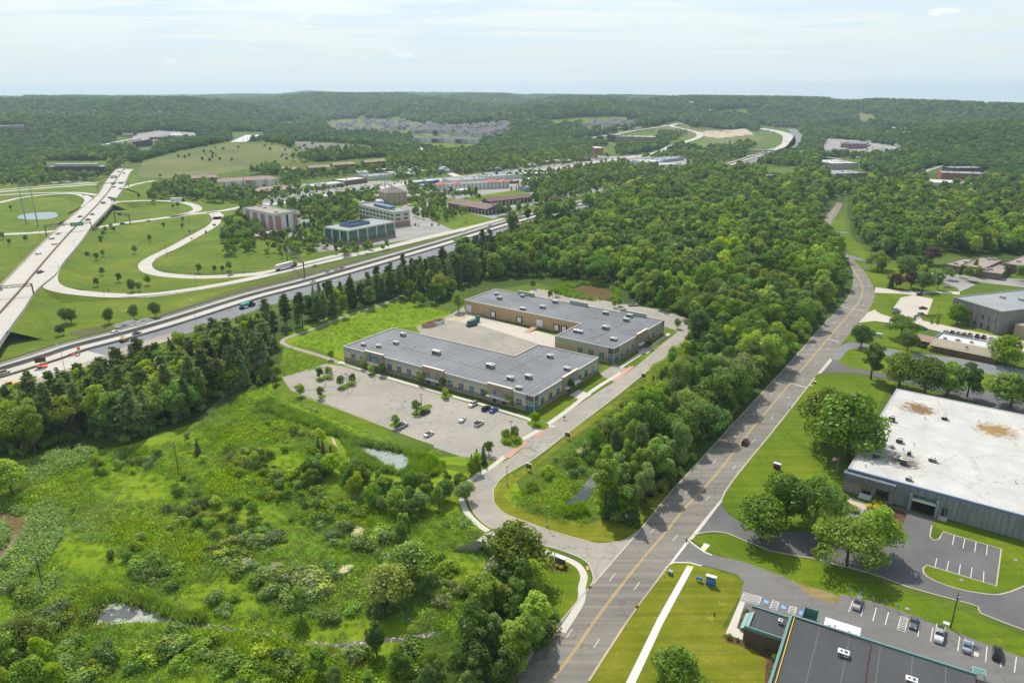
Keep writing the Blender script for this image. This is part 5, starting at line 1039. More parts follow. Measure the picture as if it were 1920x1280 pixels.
# ------------------------------------------------ building materials
plain('beige_panel',(.50,.44,.30),.85,.2,var=.06,s=.3); plain('tan_panel',(.33,.255,.17),.85,.2,var=.07,s=.3); plain('sage_panel',(.33,.37,.32),.8,.2,var=.05,s=.3); plain('brown_base',(.27,.205,.155),.85,.2,var=.08); plain('stone_base',(.36,.34,.30),.85,.2,var=.08); plain('yard_wall',(.44,.31,.175),.85,.2,var=.07,s=.3)
plain('coping',(.62,.56,.47),.6,.3,var=.05); plain('white_metal',(.62,.62,.60),.5,.4,var=.06); plain('white_door',(.72,.72,.72),.5,.3,var=.04); plain('dark_grey',(.035,.035,.04),.6,.3); plain('rubber_and_painted_shade',(.015,.015,.016),.8,.2)  # the black is dock seal rubber, and painted shade in dock and culvert openings
plain('mullion',(.42,.44,.43),.5,.4,var=.05); plain('blue_letters',(.015,.17,.62),.4,.4,var=.04); plain('teal_trim',(.115,.225,.215),.55,.35,var=.1); plain('teal_pale',(.20,.33,.32),.55,.35,var=.08); plain('sign_blue',(.02,.12,.42),.5,.4,var=.08); plain('sign_green',(.0,.23,.14),.5,.35,var=.05); plain('sign_dark',(.03,.03,.028),.5,.35); plain('grey_text',(.32,.33,.33),.6,.3)
plain('unit_grey',(.34,.34,.36),.5,.4,var=.12); plain('unit_white',(.62,.60,.57),.5,.4,var=.1); plain('unit_dark',(.06,.065,.08),.6,.3); plain('pipe_tan',(.42,.36,.24),.7,.2,var=.3,s=.8); plain('gas_yellow',(.78,.52,.02),.5,.3,var=.05); plain('rust_pipe',(.13,.055,.04),.8,.2); plain('red_paint',(.5,.035,.03),.5,.3); plain('orange_paint',(.80,.13,.02),.5,.3,var=.08); plain('machine_yellow',(.60,.28,.02),.5,.3); plain('green_steel',(.02,.10,.065),.5,.35,var=.2); plain('tan_block',(.42,.27,.18),.9,.2)
brickm('dark_brick',(.125,.080,.058),(.16,.13,.11)); brickm('red_brick',(.30,.105,.07),(.28,.2,.17)); brickm('brown_brick',(.17,.105,.075),(.2,.16,.13)); brickm('campus_brick',(.20,.15,.12),(.22,.18,.16))
roofm('roof_slate',(.158,.166,.182),(.33,.34,.36),3.15,0,.20,.8); roofm('roof_slate_plain',(.150,.160,.176),(.2,.21,.22),400,0,.24,.1); roofm('roof_black',(.060,.064,.070),(.13,.135,.14),6.2,0,.14,.7); roofm('roof_grey',(.26,.28,.29),(.2,.2,.2),6,0,.12,.2); roofm('roof_pale',(.50,.50,.49),(.4,.4,.4),5,0,.12,.2); roofm('roof_tan',(.27,.235,.19),(.2,.18,.15),30,0,.2,.3); roofm('roof_brown',(.17,.11,.095),(.12,.08,.07),1.0,0,.14,.25); roofm('roof_brown_pale',(.30,.20,.165),(.2,.15,.13),2.0,0,.14,.2); roofm('metal_tan_roof',(.36,.31,.23),(.18,.15,.11),1.1,0,.06,.8); roofm('roof_teal',(.24,.30,.29),(.2,.25,.25),8,0,.1,.2); roofm('roof_red',(.52,.17,.14),(.4,.12,.1),2,0,.1,.2)
for n,c in (('house_roof_grey',(.16,.165,.18)),('house_roof_brown',(.2,.165,.15)),('wall_white',(.62,.62,.58)),('wall_grey_blue',(.28,.33,.37)),('wall_cream',(.55,.50,.38)),('wall_pale_grey',(.55,.56,.53)),('wall_blue',(.015,.11,.36)),('wall_concrete',(.36,.34,.30)),('wall_pink',(.55,.28,.24)),('panel_brick',(.38,.21,.15)),('slate_blue',(.13,.20,.30)),('dark_wall',(.085,.055,.05)),('stucco_tan',(.42,.34,.22)),('bright_blue',(.10,.30,.62))): plain(n,c,.85,.2,var=.1,s=.3)
glassm('glass_blue',(.035,.13,.19)); glassm('glass_green',(.020,.120,.105)); glassm('glass_dark',(.02,.028,.035)); glassm('glass_pale',(.12,.20,.23))
def whiteroof():
    m,nt,o=nmat('roof_white_stained'); v=coords(nt,kind='obj'); base=ramp(nt,noise(nt,v,.12,5,.6),[(.3,(.41,.405,.385)),(.7,(.52,.515,.49))])
    sp=ramp(nt,noise(nt,v,1.3,3,.8),[(.3,(.86,.85,.83)),(.5,(1,1,1))]); k=mixc(nt,1.0,base,sp,'MULTIPLY')
    # dotted fastener rows
    tc=N(nt,'ShaderNodeTexCoord'); mp=N(nt,'ShaderNodeMapping'); mp.inputs['Scale'].default_value=(.55,.55,0); nt.links.new(tc.outputs['Object'],mp.inputs[0])
    vo=N(nt,'ShaderNodeTexVoronoi',feature='F1'); vo.inputs['Randomness'].default_value=.12; vo.inputs['Scale'].default_value=1; nt.links.new(mp.outputs[0],vo.inputs['Vector']); k=mixc(nt,ramp(nt,vo.outputs['Distance'],[(.08,(.3,.3,.3)),(.14,(0,0,0))]),k,(.38,.34,.28))
    # rust ponding stains at the roof drains
    nn=N(nt,'ShaderNodeTexNoise'); nn.inputs['Scale'].default_value=.22; nn.inputs['Detail'].default_value=7; nn.inputs['Roughness'].default_value=.7; nt.links.new(v,nn.inputs['Vector'])
    for (cx,cy),rad,st,col in ((FC.rp(1722,771,7.55),11,.97,(.13,.075,.022)),(FC.rp(1867,812,7.55),12,.95,(.19,.115,.025)),(FC.rp(1687,866,7.55),12,.75,(.15,.115,.085)),(FC.rp(1700,872,7.55),7,.9,(.09,.07,.06))):
        d=N(nt,'ShaderNodeVectorMath',operation='DISTANCE'); d.inputs[1].default_value=(cx,cy,7.55)
        w=N(nt,'ShaderNodeVectorMath',operation='MULTIPLY_ADD'); w.inputs[1].default_value=(9,9,0); nt.links.new(nn.outputs['Color'],w.inputs[0]); sub=N(nt,'ShaderNodeVectorMath',operation='ADD'); sub.inputs[1].default_value=(-4.5,-4.5,0); nt.links.new(v,sub.inputs[0]); nt.links.new(sub.outputs[0],w.inputs[2]); nt.links.new(w.outputs[0],d.inputs[0])
        mr=N(nt,'ShaderNodeMapRange'); mr.inputs[1].default_value=0; mr.inputs[2].default_value=rad*.8; mr.inputs[3].default_value=.45; mr.inputs[4].default_value=-.55; nt.links.new(d.outputs['Value'],mr.inputs[0])
        ml_=N(nt,'ShaderNodeMath',operation='MULTIPLY_ADD'); ml_.inputs[1].default_value=1.9; nt.links.new(noise(nt,v,.55,6,.75),ml_.inputs[0]); nt.links.new(mr.outputs[0],ml_.inputs[2])
        f=ramp(nt,ml_.outputs[0],[(.62,(0,0,0)),(.80,(st*.35,)*3),(1.0,(st,)*3)]); k=mixc(nt,f,k,mixc(nt,noise(nt,v,1.1,5,.8),col,tuple(x*1.6 for x in col)))
    vd=N(nt,'ShaderNodeTexVoronoi',feature='DISTANCE_TO_EDGE'); vd.inputs['Scale'].default_value=.042; wv=N(nt,'ShaderNodeVectorMath',operation='MULTIPLY_ADD'); wv.inputs[1].default_value=(4,4,0); nt.links.new(nn.outputs['Color'],wv.inputs[0]); nt.links.new(v,wv.inputs[2]); nt.links.new(wv.outputs[0],vd.inputs['Vector'])
    e=mixc(nt,1.0,ramp(nt,vd.outputs['Distance'],[(0,(.8,.8,.8)),(.018,(0,0,0))]),ramp(nt,noise(nt,v,.5,5,.75),[(.45,(0,0,0)),(.62,(.8,.8,.8))]),'MULTIPLY'); k=mixc(nt,e,k,(.22,.18,.13))
    bsdf(nt,o,k,.75,.25)
def stripem(name,c,dark,sp):
    m,nt,o=nmat(name); v=coords(nt,kind='obj',scale=(1,1,.12)); f=noise(nt,v,.9,5,.7); k=ramp(nt,f,[(.3,dark),(.62,c)]); bsdf(nt,o,k,.9,.15)
stripem('streaked_concrete',(.30,.315,.31),(.17,.18,.19),1); stripem('fascia_dark',(.17,.18,.19),(.09,.095,.11),1); stripem('precast_grey',(.27,.26,.235),(.18,.175,.16),1)
# ------------------------------------------------ frame helpers
class Fr:
    def __init__(s,o,deg): s.o=o; s.a=RD(deg); s.c=math.cos(s.a); s.s=math.sin(s.a)
    def w(s,x,y): return (s.o[0]+x*s.c-y*s.s, s.o[1]+x*s.s+y*s.c)
    def l(s,p): dx=p[0]-s.o[0];dy=p[1]-s.o[1]; return (dx*s.c+dy*s.s,-dx*s.s+dy*s.c)
    def rp(s,px,py,z=0): return s.l(P(px,py,z))
    def hitx(s,px,py,y0=0):   # wall y=y0 -> (x,z)
        a,b,c=ray(px,py); lx=a*s.c+b*s.s; ly=-a*s.s+b*s.c; o=s.l((0,0)); t=(y0-o[1])/ly; return (o[0]+lx*t,CH+c*t)
    def hity(s,px,py,x0):
        a,b,c=ray(px,py); lx=a*s.c+b*s.s; ly=-a*s.s+b*s.c; o=s.l((0,0)); t=(x0-o[0])/lx; return (o[1]+ly*t,CH+c*t)
def window(par,x0,x1,z0,z1,axis='x',at=0,sgn=-1,glass='glass_blue',nx=2,nz=2,fr='mullion',name='window',mw=.09):
    m=MB()
    def bx(a0,a1,b0,b1,d0,d1):
        lo,hi=sorted((at+sgn*d0,at+sgn*d1))
        if axis=='x': m.box(a0,a1,lo,hi,b0,b1)
        else: m.box(lo,hi,a0,a1,b0,b1)
    m.mi(0); bx(x0,x1,z0,z1,.0,.05); m.mi(1)
    for i in range(nx+1): a=x0+(x1-x0)*i/nx; bx(a-mw/2,a+mw/2,z0,z1,.002,.10)
    for i in range(nz+1): a=z0+(z1-z0)*i/nz; bx(x0-mw/2,x1+mw/2,a-mw/2,a+mw/2,.004,.11)
    return m.obj(name,[glass,fr],par)
def rtu(par_or_none,loc,rz,l,w,h,label,group=None,mat='unit_grey'):
    l*=.8;w*=.8;h*=.85; r=thing('rooftop_unit',label,'rooftop unit',loc,rz,group); m=MB(); m.box(-l/2,l/2,-w/2,w/2,.25,h); m.obj('casing',mat,r)
    m=MB(); m.box(-l/2-.08,l/2+.08,-w/2-.08,w/2+.08,h,h+.07); m.obj('lid','unit_white',r)
    m=MB(); m.box(-l*.45,l*.1,-w/2-.04,-w/2,.4,h-.2); m.box(l*.2,l*.45,-w/2-.03,-w/2,.5,h-.3); m.obj('grille','unit_dark',r)
    m=MB(); m.tube((l*.22,0,h+.07),(l*.22,0,h+.17),w*.26,n=12); m.tube((-l*.2,0,h+.07),(-l*.2,0,h+.15),w*.2,n=12); m.obj('fan','unit_dark',r)
    m=MB(); m.box(-l/2+.1,l/2-.1,-w/2+.1,w/2-.1,0,.27); m.obj('base','dark_grey',r); return r
def vent(loc,label,group=None,h=.9):
    m=MB(); m.tube((0,0,0),(0,0,h*.7),.16,n=8); m.tube((0,0,h*.7),(0,0,h),.34,.22,n=10); o=m.obj('roof_vent','unit_white'); o.location=loc; return tag(o,label,'roof vent',group)
def facade_front(fr,r,xs,y,z0,z1,bands,name='wall'):
    for (a,b,mt) in bands:
        m=MB()
        for x0,x1 in xs: m.box(x0,x1,y,y+.35,a,b)
        m.obj(name,mt,r)
def office(fr,poly,label,h,roofmat,front,side,bays,rtus,vents,rear=None):
    r=thing('office_building',label,'building',(*fr.o,0),fr.a)
    MB().prism(poly,0,h-.35,cap=False).obj('wall','yard_wall',r)
    MB().flat(poly,h-.5).obj('roof',roofmat,r)
    m=MB(); pp=poly+[poly[0]]
    a=sum(poly[i][0]*poly[(i+1)%len(poly)][1]-poly[(i+1)%len(poly)][0]*poly[i][1] for i in range(len(poly)))
    for p,q in zip(pp,pp[1:]): wall(m,[p,q],-.16,.16,h-.5,h)
    m.obj('parapet','coping',r)
    for (axis,at,sgn,segs) in (front,side):
        for a,b in segs['plain']:
            for z0,z1,mt in ((0,.5,'stone_base'),(.5,1.9,'brown_base'),(1.9,h-2.0,'beige_panel' if not segs.get('tan') else 'stucco_tan'),(h-2.0,h-.02,'sage_panel')):
                m=MB(); lo,hi=sorted((at,at+sgn*.22)); (m.box(a,b,lo,hi,z0,z1) if axis=='x' else m.box(lo,hi,a,b,z0,z1)); m.obj('wall_panel',mt,r)
            m=MB(); 
            lo,hi=sorted((at,at+sgn*.3)); (m.box(a,b,lo,hi,h-.02,h+.06) if axis=='x' else m.box(lo,hi,a,b,h-.02,h+.06)); m.obj('coping','coping',r)
        m=MB()
        for w in segs['scup']:
            lo,hi=sorted((at+sgn*.2,at+sgn*.34)); (m.box(w-.09,w+.09,lo,hi,h-1.5,h-.75) if axis=='x' else m.box(lo,hi,w-.09,w+.09,h-1.5,h-.75))
        m.obj('scuppers','grey_text',r)
        for w in segs['win']: window(r,w-1.35,w+1.35,1.45,4.35,axis,at+sgn*.2,sgn)
        for (a,b,logo) in segs['bay']:
            lo,hi=sorted((at,at+sgn*.9)); H2=h+.9
            m=MB(); (m.box(a,b,lo,hi,0,H2) if axis=='x' else m.box(lo,hi,a,b,0,H2)); bo=m.obj('entrance_bay','tan_panel',r)
            m=MB(); lo,hi=sorted((at-sgn*.1,at+sgn*1.0)); (m.box(a-.1,b+.1,lo,hi,H2,H2+.14) if axis=='x' else m.box(lo,hi,a-.1,b+.1,H2,H2+.14)); m.obj('bay_coping','coping',bo)
            c=(a+b)/2; d=(b-a)*.2
            for k in (c-d,c+d): window(r,k-.8,k+.8,3.7,5.5,axis,at+sgn*.88,sgn,nx=1)
            for k in (c-d*1.0,c+d): window(r,k-1.1,k+1.1,.05,2.5,axis,at+sgn*.88,sgn,nx=2,nz=1,name='entrance_door',glass='glass_dark',fr='white_metal')
            m=MB(); lo,hi=sorted((at+sgn*.9,at+sgn*2.6)); (m.box(a+.3,b-.3,lo,hi,2.85,3.1) if axis=='x' else m.box(lo,hi,a+.3,b-.3,2.85,3.1)); m.obj('canopy','white_metal',r)
            if logo:
                m=MB()
                for (u,v,w_,h_) in logo:
                    lo,hi=sorted((at+sgn*.9,at+sgn*1.0)); q=a+(b-a)*u if sgn<0 or axis=='y' else b-(b-a)*u
                    (m.box(q,q+(b-a)*w_,lo,hi,v,v+h_) if axis=='x' else m.box(lo,hi,q,q+(b-a)*w_,v,v+h_))
                m.obj('sign_letters','blue_letters',r)
        for (a,b) in segs['corner']: 
            lo,hi=sorted((at,at+sgn*.2)); m=MB(); (m.box(a,b,lo,hi,0,h) if axis=='x' else m.box(lo,hi,a,b,0,h)); m.obj('corner_frame','mullion',r)
            window(r,a+.15,b-.15,.1,2.6,axis,at+sgn*.2,sgn,nx=3,nz=1); window(r,a+.15,b-.15,2.7,4.3,axis,at+sgn*.2,sgn,nx=3,nz=1,glass='glass_pale'); window(r,a+.15,b-.15,4.4,h-.3,axis,at+sgn*.2,sgn,nx=3,nz=1,glass='glass_dark')
    for n_,(px,py,l,w,hh,lab) in enumerate(rtus):
        q=P(px,py,h-.5); rtu(None,(q[0],q[1],h-.5),fr.a,l,w,hh,lab,'rooftop units of the '+label.split(' with')[0][:40])
    for px,py in vents:
        q=P(px,py,h-.5); vent((q[0],q[1],h-.5),'small white capped vent on the grey roof of the '+label.split(' with')[0][:40],'vents on the '+label.split(' with')[0][:40])
    return r
# ---- front office building (A)
hA=7.0
fa0=P(646,673); fa1=P(1000,773.5); degA=math.degrees(math.atan2(fa1[1]-fa0[1],fa1[0]-fa0[0])); FA=Fr(fa0,degA); LA=math.dist(fa0,fa1)
dA=FA.rp(735,612,hA)[1]; nx=FA.rp(961,669,hA)[0]; dR=FA.rp(1124,671,hA)[1]
def C1(lst,f,zz=3,px0=620,py0=540,k=6,fn='x',at=0): 
    o=[]
    for x,y in lst: o.append((f.hitx(px0+x/k,py0+y/k,at) if fn=='x' else f.hity(px0+x/k,py0+y/k,at))[0])
    return o
wf=C1([(258,757),(355,780),(667,875),(775,910),(884,940),(995,965),(1345,1070),(1467,1110),(1590,1150),(1715,1180)],FA)+C1([(155,815),(557,940)],FA,px0=880,py0=600)
bf=[C1([(402,780),(607,840)],FA),C1([(1045,950),(1283,1030)],FA),C1([(215,800),(487,880)],FA,px0=880,py0=600)]
cx0=C1([(630,920)],FA,px0=880,py0=600)[0]
ws=C1([(812,925),(902,870),(988,820),(1232,675),(1308,625),(1383,580)],FA,px0=880,py0=600,fn='y',at=LA); bs=C1([(1037,780),(1205,640)],FA,px0=880,py0=600,fn='y',at=LA); cs0=C1([(768,930)],FA,px0=880,py0=600,fn='y',at=LA)[0]; cs1=C1([(1425,560)],FA,px0=880,py0=600,fn='y',at=LA)[0]
def gaps(lo,hi,cuts):
    o=[];a=lo
    for c,d in sorted(cuts):
        if c>a: o.append((a,c))
        a=d
    if hi>a: o.append((a,hi))
    return o
logo1=[(.22,6.0,.10,1.1),(.27,5.3,.10,.9),(.42,5.5,.34,.55),(.42,5.0,.14,.5)]; logo2=[(.30,5.9,.20,.45),(.52,5.6,.12,.18)]
polyA=[(0,0),(LA,0),(LA,dR),(nx,dR),(nx,dA),(0,dA)]
office(FA,polyA,'long front office building with slate roof and three tan entrance bays',hA,'roof_slate',
 ('x',0,-1,{'plain':gaps(0,cx0,[tuple(b) for b in bf]),'win':wf,'bay':[(bf[0][0],bf[0][1],logo1),(bf[1][0],bf[1][1],None),(bf[2][0],bf[2][1],logo2)],'corner':[(cx0,LA+.2)],'scup':C1([(204,660),(302,688),(716,806),(825,836),(935,866),(1402,1000),(1525,1034),(1651,1073)],FA)+C1([(92,712)],FA,px0=880,py0=600)}),
 ('y',LA,1,{'plain':gaps(cs0,cs1,[tuple(bs)]),'win':ws,'bay':[(bs[0],bs[1],[(.45,6.0,.3,.45)])],'corner':[(0,cs0),(cs1,dR)],'scup':C1([(950,752),(1275,590),(1345,545)],FA,px0=880,py0=600,fn='y',at=LA)}),None,
 [(620+x/6,540+y/6,l,w,h,'grey rooftop unit on the front office building '+t) for x,y,l,w,h,t in ((370,635,2.4,2,1.3,'nearest its west corner'),(541,655,2.4,2,1.3,'just behind the first entrance bay'),(737,620,3,2.2,1.5,'third from the west corner'),(816,530,3,2.4,1.8,'nearest the back parapet'),(1190,735,5,2.6,2,'large one left of centre'),(1795,890,4.5,2.6,1.9,'large one behind the right bays'))]+
 [(880+x/6,600+y/6,l,w,h,'grey rooftop unit on the front office building '+t) for x,y,l,w,h,t in ((908,425,3.2,2.4,1.7,'in the rear wing'),(460,668,3.4,2.4,1.6,'left one of the pair near the corner'),(665,655,3.4,2.4,1.8,'right one of the pair near the corner'),(555,775,2.8,2.2,1.3,'closest to the glazed corner'),(1098,565,3.2,2.2,1.5,'beside the side entrance bay'))],
 [(620+990/6,540+808/6),(620+652/6,540+582/6),(620+905/6,540+675/6),(620+945/6,540+655/6),(620+1297/6,540+895/6),(620+1462/6,540+820/6),(880+757/6,600+370/6),(880+620/6,600+500/6),(880+350/6,600+418/6),(880+405/6,600+680/6),(880+815/6,600+300/6)])
def rooftube(f,pts,z,r_,mat,par,name='gas_pipe'):
    m=MB(); w=[f.rp(*p,z) for p in pts]
    for a,b in zip(w,w[1:]): m.tube((a[0],a[1],z+.25),(b[0],b[1],z+.25),r_,n=6)
    for q in dens(w,4.0): m.box(q[0]-.14,q[0]+.14,q[1]-.14,q[1]+.14,z,z+.2)
    o=m.obj(name,mat); o.location=(*f.o,0); o.rotation_euler=(0,0,f.a); return o
tag(rooftube(FA,[(705,637),(760,652),(810,665),(880,685),(945,700)],hA-.5,.07,'pipe_tan',None),'long tan gas pipe along the front office roof','pipe'); tag(rooftube(FA,[(945,700),(1010,668),(1035,653)],hA-.5,.07,'pipe_tan',None),'tan gas pipe running across the rear wing roof','pipe'); tag(rooftube(FA,[(1010,668),(1045,678),(1075,685)],hA-.5,.06,'pipe_tan',None),'short tan gas branch pipe on the rear wing roof','pipe')
# ---- rear office building (B)
hB=7.4; ob=P(872,561,hB); FB=Fr(ob,-36.0)
LB=FB.rp(1242,603,hB)[0]; LB=(LB+FB.rp(1151,655,hB)[0])/2; dB=FB.rp(935,542,hB)[1]; fy=FB.rp(1151,655,hB)[1]; nb=FB.rp(1085,609,hB)[0]; fy=(fy+FB.rp(1042,629,hB)[1])/2
polyB=[(0,0),(nb,0),(nb,fy),(LB,fy),(LB,dB),(0,dB)]
fbn=lambda l,fn='x',at=0:C1(l,FB,px0=880,py0=600,fn=fn,at=at)
w3=lambda l,fn='x',at=0:C1(l,FB,px0=860,py0=520,k=4.465,fn=fn,at=at)
xw=w3([(1020,605),(1110,628),(1198,650)],'x',fy); cxb=w3([(1250,660)],'x',fy)[0]
yb=w3([(1335,670),(1360,645),(1408,615),(1452,590),(1583,505),(1625,480),(1665,460)],'y',LB); bb=w3([(1482,560),(1568,500)],'y',LB); c2=w3([(1690,440)],'y',LB)[0]
rB=office(FB,polyB,'long rear office building with loading doors and slate roof',hB,'roof_slate_plain',
 ('x',fy,-1,{'plain':[(nb,cxb)],'tan':1,'win':xw,'bay':[],'corner':[(cxb,LB+.2)],'scup':w3([(890,520),(978,541),(1067,560),(1158,580)],'x',fy)}),
 ('y',LB,1,{'plain':gaps(yb[0],c2,[tuple(bb)]),'tan':1,'win':yb[1:],'bay':[(bb[0],bb[1],None)],'corner':[(fy,yb[0]),(c2,dB)],'scup':w3([(1405,565),(1440,545),(1630,440)],'y',LB)}),None,
 [(860+x/4.465,520+y/4.465,l,w,h,'rooftop unit on the rear office building '+t) for x,y,l,w,h,t in ((322,148,2.6,2.2,1.6,'nearest its far west corner'),(345,182,3.2,2.6,1.8,'between two vents at the west end'),(537,163,2.6,2.2,1.5,'beside the first roof screen'),(540,270,4,2.4,1.4,'over the first loading doors'),(705,258,3.6,2.6,1.6,'over the middle loading doors'),(811,215,3.6,2.6,1.7,'beside the second roof screen'),
  (1232,312,3.6,2.6,1.7,'left of the third roof screen'),(1433,337,3.6,2.6,1.8,'under the third roof screen'),(1405,372,3.6,2.6,1.8,'just below the one under the third screen'),(1232,437,4,3,1.9,'in the middle of the wide end'),(1297,530,3.6,2.6,1.4,'nearest the glazed corner'),(1000,465,6,2.4,1.5,'long one with a red lid near the notch'))],
 [(860+x/4.465,520+y/4.465) for x,y in ((281,190),(404,160),(471,177),(425,238),(896,350),(1139,345),(1106,435),(1127,505),(1340,430),(1421,453),(1160,552),(905,478),(928,255),(1371,310))])
for x,w_,z0,z1,dk in ((w3([(292,335)])[0],2.8,.9,3.7,1),(w3([(510,385)])[0],2.8,.9,3.7,1),(w3([(820,452)])[0],2.8,.9,3.7,1),(w3([(884,445)])[0],2.8,.9,3.7,1)):
    m=MB(); m.box(x-w_/2-.4,x+w_/2+.4,-.25,0,z0-.3,z1+.4); d=m.obj('dock_door','rubber_and_painted_shade',rB); MB().box(x-w_/2+.2,x+w_/2-.2,-.32,-.25,z0,z1).obj('door_leaf','white_door',d)
for x in (w3([(86,280)])[0],w3([(677,425)])[0]): MB().box(x-1.9,x+1.9,-.12,0,0.6,4.6).obj('roller_door','white_door',rB)
for i,(a,b) in enumerate((((505,122),(642,155)),((936,208),(1087,240)),((1408,300),(1576,332)))):   # roof screens along the back parapet
    xa=FB.hitx(860+a[0]/4.465,520+a[1]/4.465,dB)[0]; xb=FB.hitx(860+b[0]/4.465,520+b[1]/4.465,dB)[0]; m=MB(); m.box(xa,xb,dB-.5,dB-.1,hB-.5,hB+1.5); s=m.obj('screen_wall','sage_panel',rB); MB().box(xa-.05,xb+.05,dB-.6,dB,hB+1.5,hB+1.62).obj('coping','coping',s)
m=MB(); xr=w3([(660,440)])[0]; yr=-10; m.add([(xr-1.6,-11,0),(xr+1.6,-11,0),(xr+1.6,-1,1.2),(xr-1.6,-1,1.2),(xr-1.6,-11,-.05),(xr+1.6,-11,-.05),(xr+1.6,-1,0),(xr-1.6,-1,0)],[(0,1,2,3),(1,5,6,2),(4,0,3,7),(2,6,7,3)])
o=m.obj('loading_ramp','tan_block'); o.location=(*FB.o,0.08); o.rotation_euler=(0,0,FB.a); tag(o,'sloped steel ramp up to the white loading door','ramp')
for px,l in ((w3([(425,385)])[0],'metal stair beside the second loading door'),(w3([(725,460)])[0],'metal stair beside the third loading door'),(w3([(205,330)])[0],'metal stair beside the green compactor')):
    r=thing('metal_stair',l,'stair',(*FB.w(px,-1.2),0),FB.a); m=MB(); m.box(-1.6,0,-.6,.6,1.0,1.1); m.obj('landing','galvanised',r); m=MB()
    for k in range(5): m.box(k*.35,k*.35+.33,-.6,.6,.9-k*.2,.95-k*.2)
    m.obj('steps','galvanised',r); m=MB()
    for s in (-.6,.6): m.tube((-1.6,s,2),(0,s,2),.03,n=5); m.tube((0,s,2),(1.8,s,1),.03,n=5); m.tube((-1.6,s,0),(-1.6,s,2),.03,n=5); m.tube((0,s,0),(0,s,2),.03,n=5)
    m.obj('handrail','galvanised',r)
tag(rooftube(FB,[(960,562),(1000,569),(1060,585),(1130,601),(1170,607),(1110,638)],hB-.5,.06,'pipe_tan',None),'tan gas pipe across the rear office roof','pipe')
# compactor, open dumpster, enclosure
r=thing('trash_compactor','long dark green trash compactor against the loading wall','compactor',(*P(888,606),.08),FB.a+1.57+RD(-35)+RD(35)); 
m=MB(); m.box(-4.2,2.2,-1.1,1.1,.2,2.2); m.obj('container','green_steel',r); m=MB(); m.box(2.2,4.6,-.9,.9,.3,1.7); m.add([(2.4,-.9,1.7),(4.6,-.9,1.7),(4.6,.9,1.7),(2.4,.9,1.7),(3.2,-.9,3.2),(4.6,-.9,3.2),(4.6,.9,3.2),(3.2,.9,3.2)],[(0,1,5,4),(1,2,6,5),(2,3,7,6),(3,0,4,7),(4,5,6,7)]); m.obj('hopper','green_steel',r); m=MB()
for k in range(7): m.box(-4+k*.95,-3.88+k*.95,-1.16,1.16,.2,2.25)
m.obj('ribs','green_steel',r)
r=thing('open_dumpster','open green dumpster with rubbish inside in front of the compactor','dumpster',(*P(885,610.5),.08),FB.a+1.3); m=MB()
for a in ((-3,3,-1.1,-1.0),(-3,3,1.0,1.1),(-3,-2.9,-1,1),(2.9,3,-1,1)): m.box(*a,.15,1.5)
m.box(-3,3,-1.1,1.1,.1,.2); m.obj('skip','green_steel',r); m=MB()
for k in range(26): x,y=random.uniform(-2.6,2.6),random.uniform(-.8,.8); m.box(x,x+.5,y,y+.3,.3,random.uniform(.8,1.3))
m.obj('rubbish','rust_pipe',r); m=MB()
for k in range(7): m.box(-2.9+k*.95,-2.78+k*.95,-1.17,1.17,.2,1.5)
m.obj('ribs','green_steel',r)
cA=P(800,615); FD=Fr(cA,48); r=thing('dumpster_enclosure','tan block enclosure with two open bays at the yard corner','enclosure',(*cA,0),FD.a)
m=MB(); m.box(0,13,3.6,3.8,0,2.2); m.box(0,.2,0,3.6,0,2.2); m.box(12.8,13,0,3.6,0,2.2); m.box(6.4,6.6,0,3.6,0,2.2); m.box(.2,6.4,-.1,.1,0,2.0); m.obj('block_wall','tan_block',r)
m=MB(); m.box(6.7,12.7,0,.1,.2,1.8); m.obj('gate','white_metal',r); m=MB(); m.box(7,9,.6,2.2,.1,1.5); m.obj('bin','sign_blue',r)
# ---- white roofed factory (C)
hC=7.6; oc=P(1590.5,882,hC); FC=Fr(oc,-36.2); whiteroof(); LC=96; dC=FC.rp(1670,731,hC)[1]; print('C depth',dC,'A',LA,dA,nx,dR,'B',LB,dB,fy,nb)
r=thing('factory','large concrete factory with a rust stained white roof','building',(*oc,0),FC.a)
MB().prism([(0,0),(LC,0),(LC,dC),(0,dC)],0,hC-.12,cap=False).obj('wall','streaked_concrete',r)
o=MB().flat([(.3,.3),(LC,.3),(LC,dC-.3),(.3,dC-.3)],hC-.05).obj('roof','roof_white_stained',r)
m=MB(); m.box(-.3,LC,-.35,.3,hC-.45,hC+.08); m.obj('front_gutter','slate_blue',r); m=MB(); m.box(-.35,.3,-.3,dC,hC-.5,hC+.05); m.obj('side_coping','unit_grey',r); MB().box(-.3,LC,dC-.3,dC+.3,hC-.5,hC+.1).obj('back_coping','unit_grey',r)
u=lambda px,py:FC.hitx(1580+px/10.667,860+py/10.667,0)
xa=u(60,400)[0]; xb=u(1060,600)[0]; MB().box(-1.0,xb,-2.2,-.01,hC-3.0,hC-.7).obj('fascia','fascia_dark',r); MB().box(-.9,xb-.1,-.9,-.01,0,hC-3.02).obj('front_bay','precast_grey',r)
for (a,b,z0,z1,n) in ((u(370,700)[0],u(545,760)[0],1.2,4.2,'entrance_door'),(u(640,740)[0],u(880,900)[0],.8,4.2,'window')): window(r,a,b,z0,z1,'x',-.9,-1,glass='glass_dark',nx=2,nz=1,fr='dark_grey',name=n)
a=u(1345,1050)[0]; b=u(1800,1150)[0]; MB().box(a,b,-.12,-.01,.05,3.6).obj('painted_dark_opening','rubber_and_painted_shade',r); MB().box(a-.5,b+.5,-1.5,-.13,3.6,3.9).obj('dock_canopy','coping',r); MB().box(a,b,-.2,-.125,3.95,5.0).obj('dock_window','glass_green',r)  # flat black panel paints the shade inside the open dock
for k in (a-.9,b+.2): MB().box(k,k+.7,-1.6,-.01,0,5.4).obj('pillar','streaked_concrete',r)
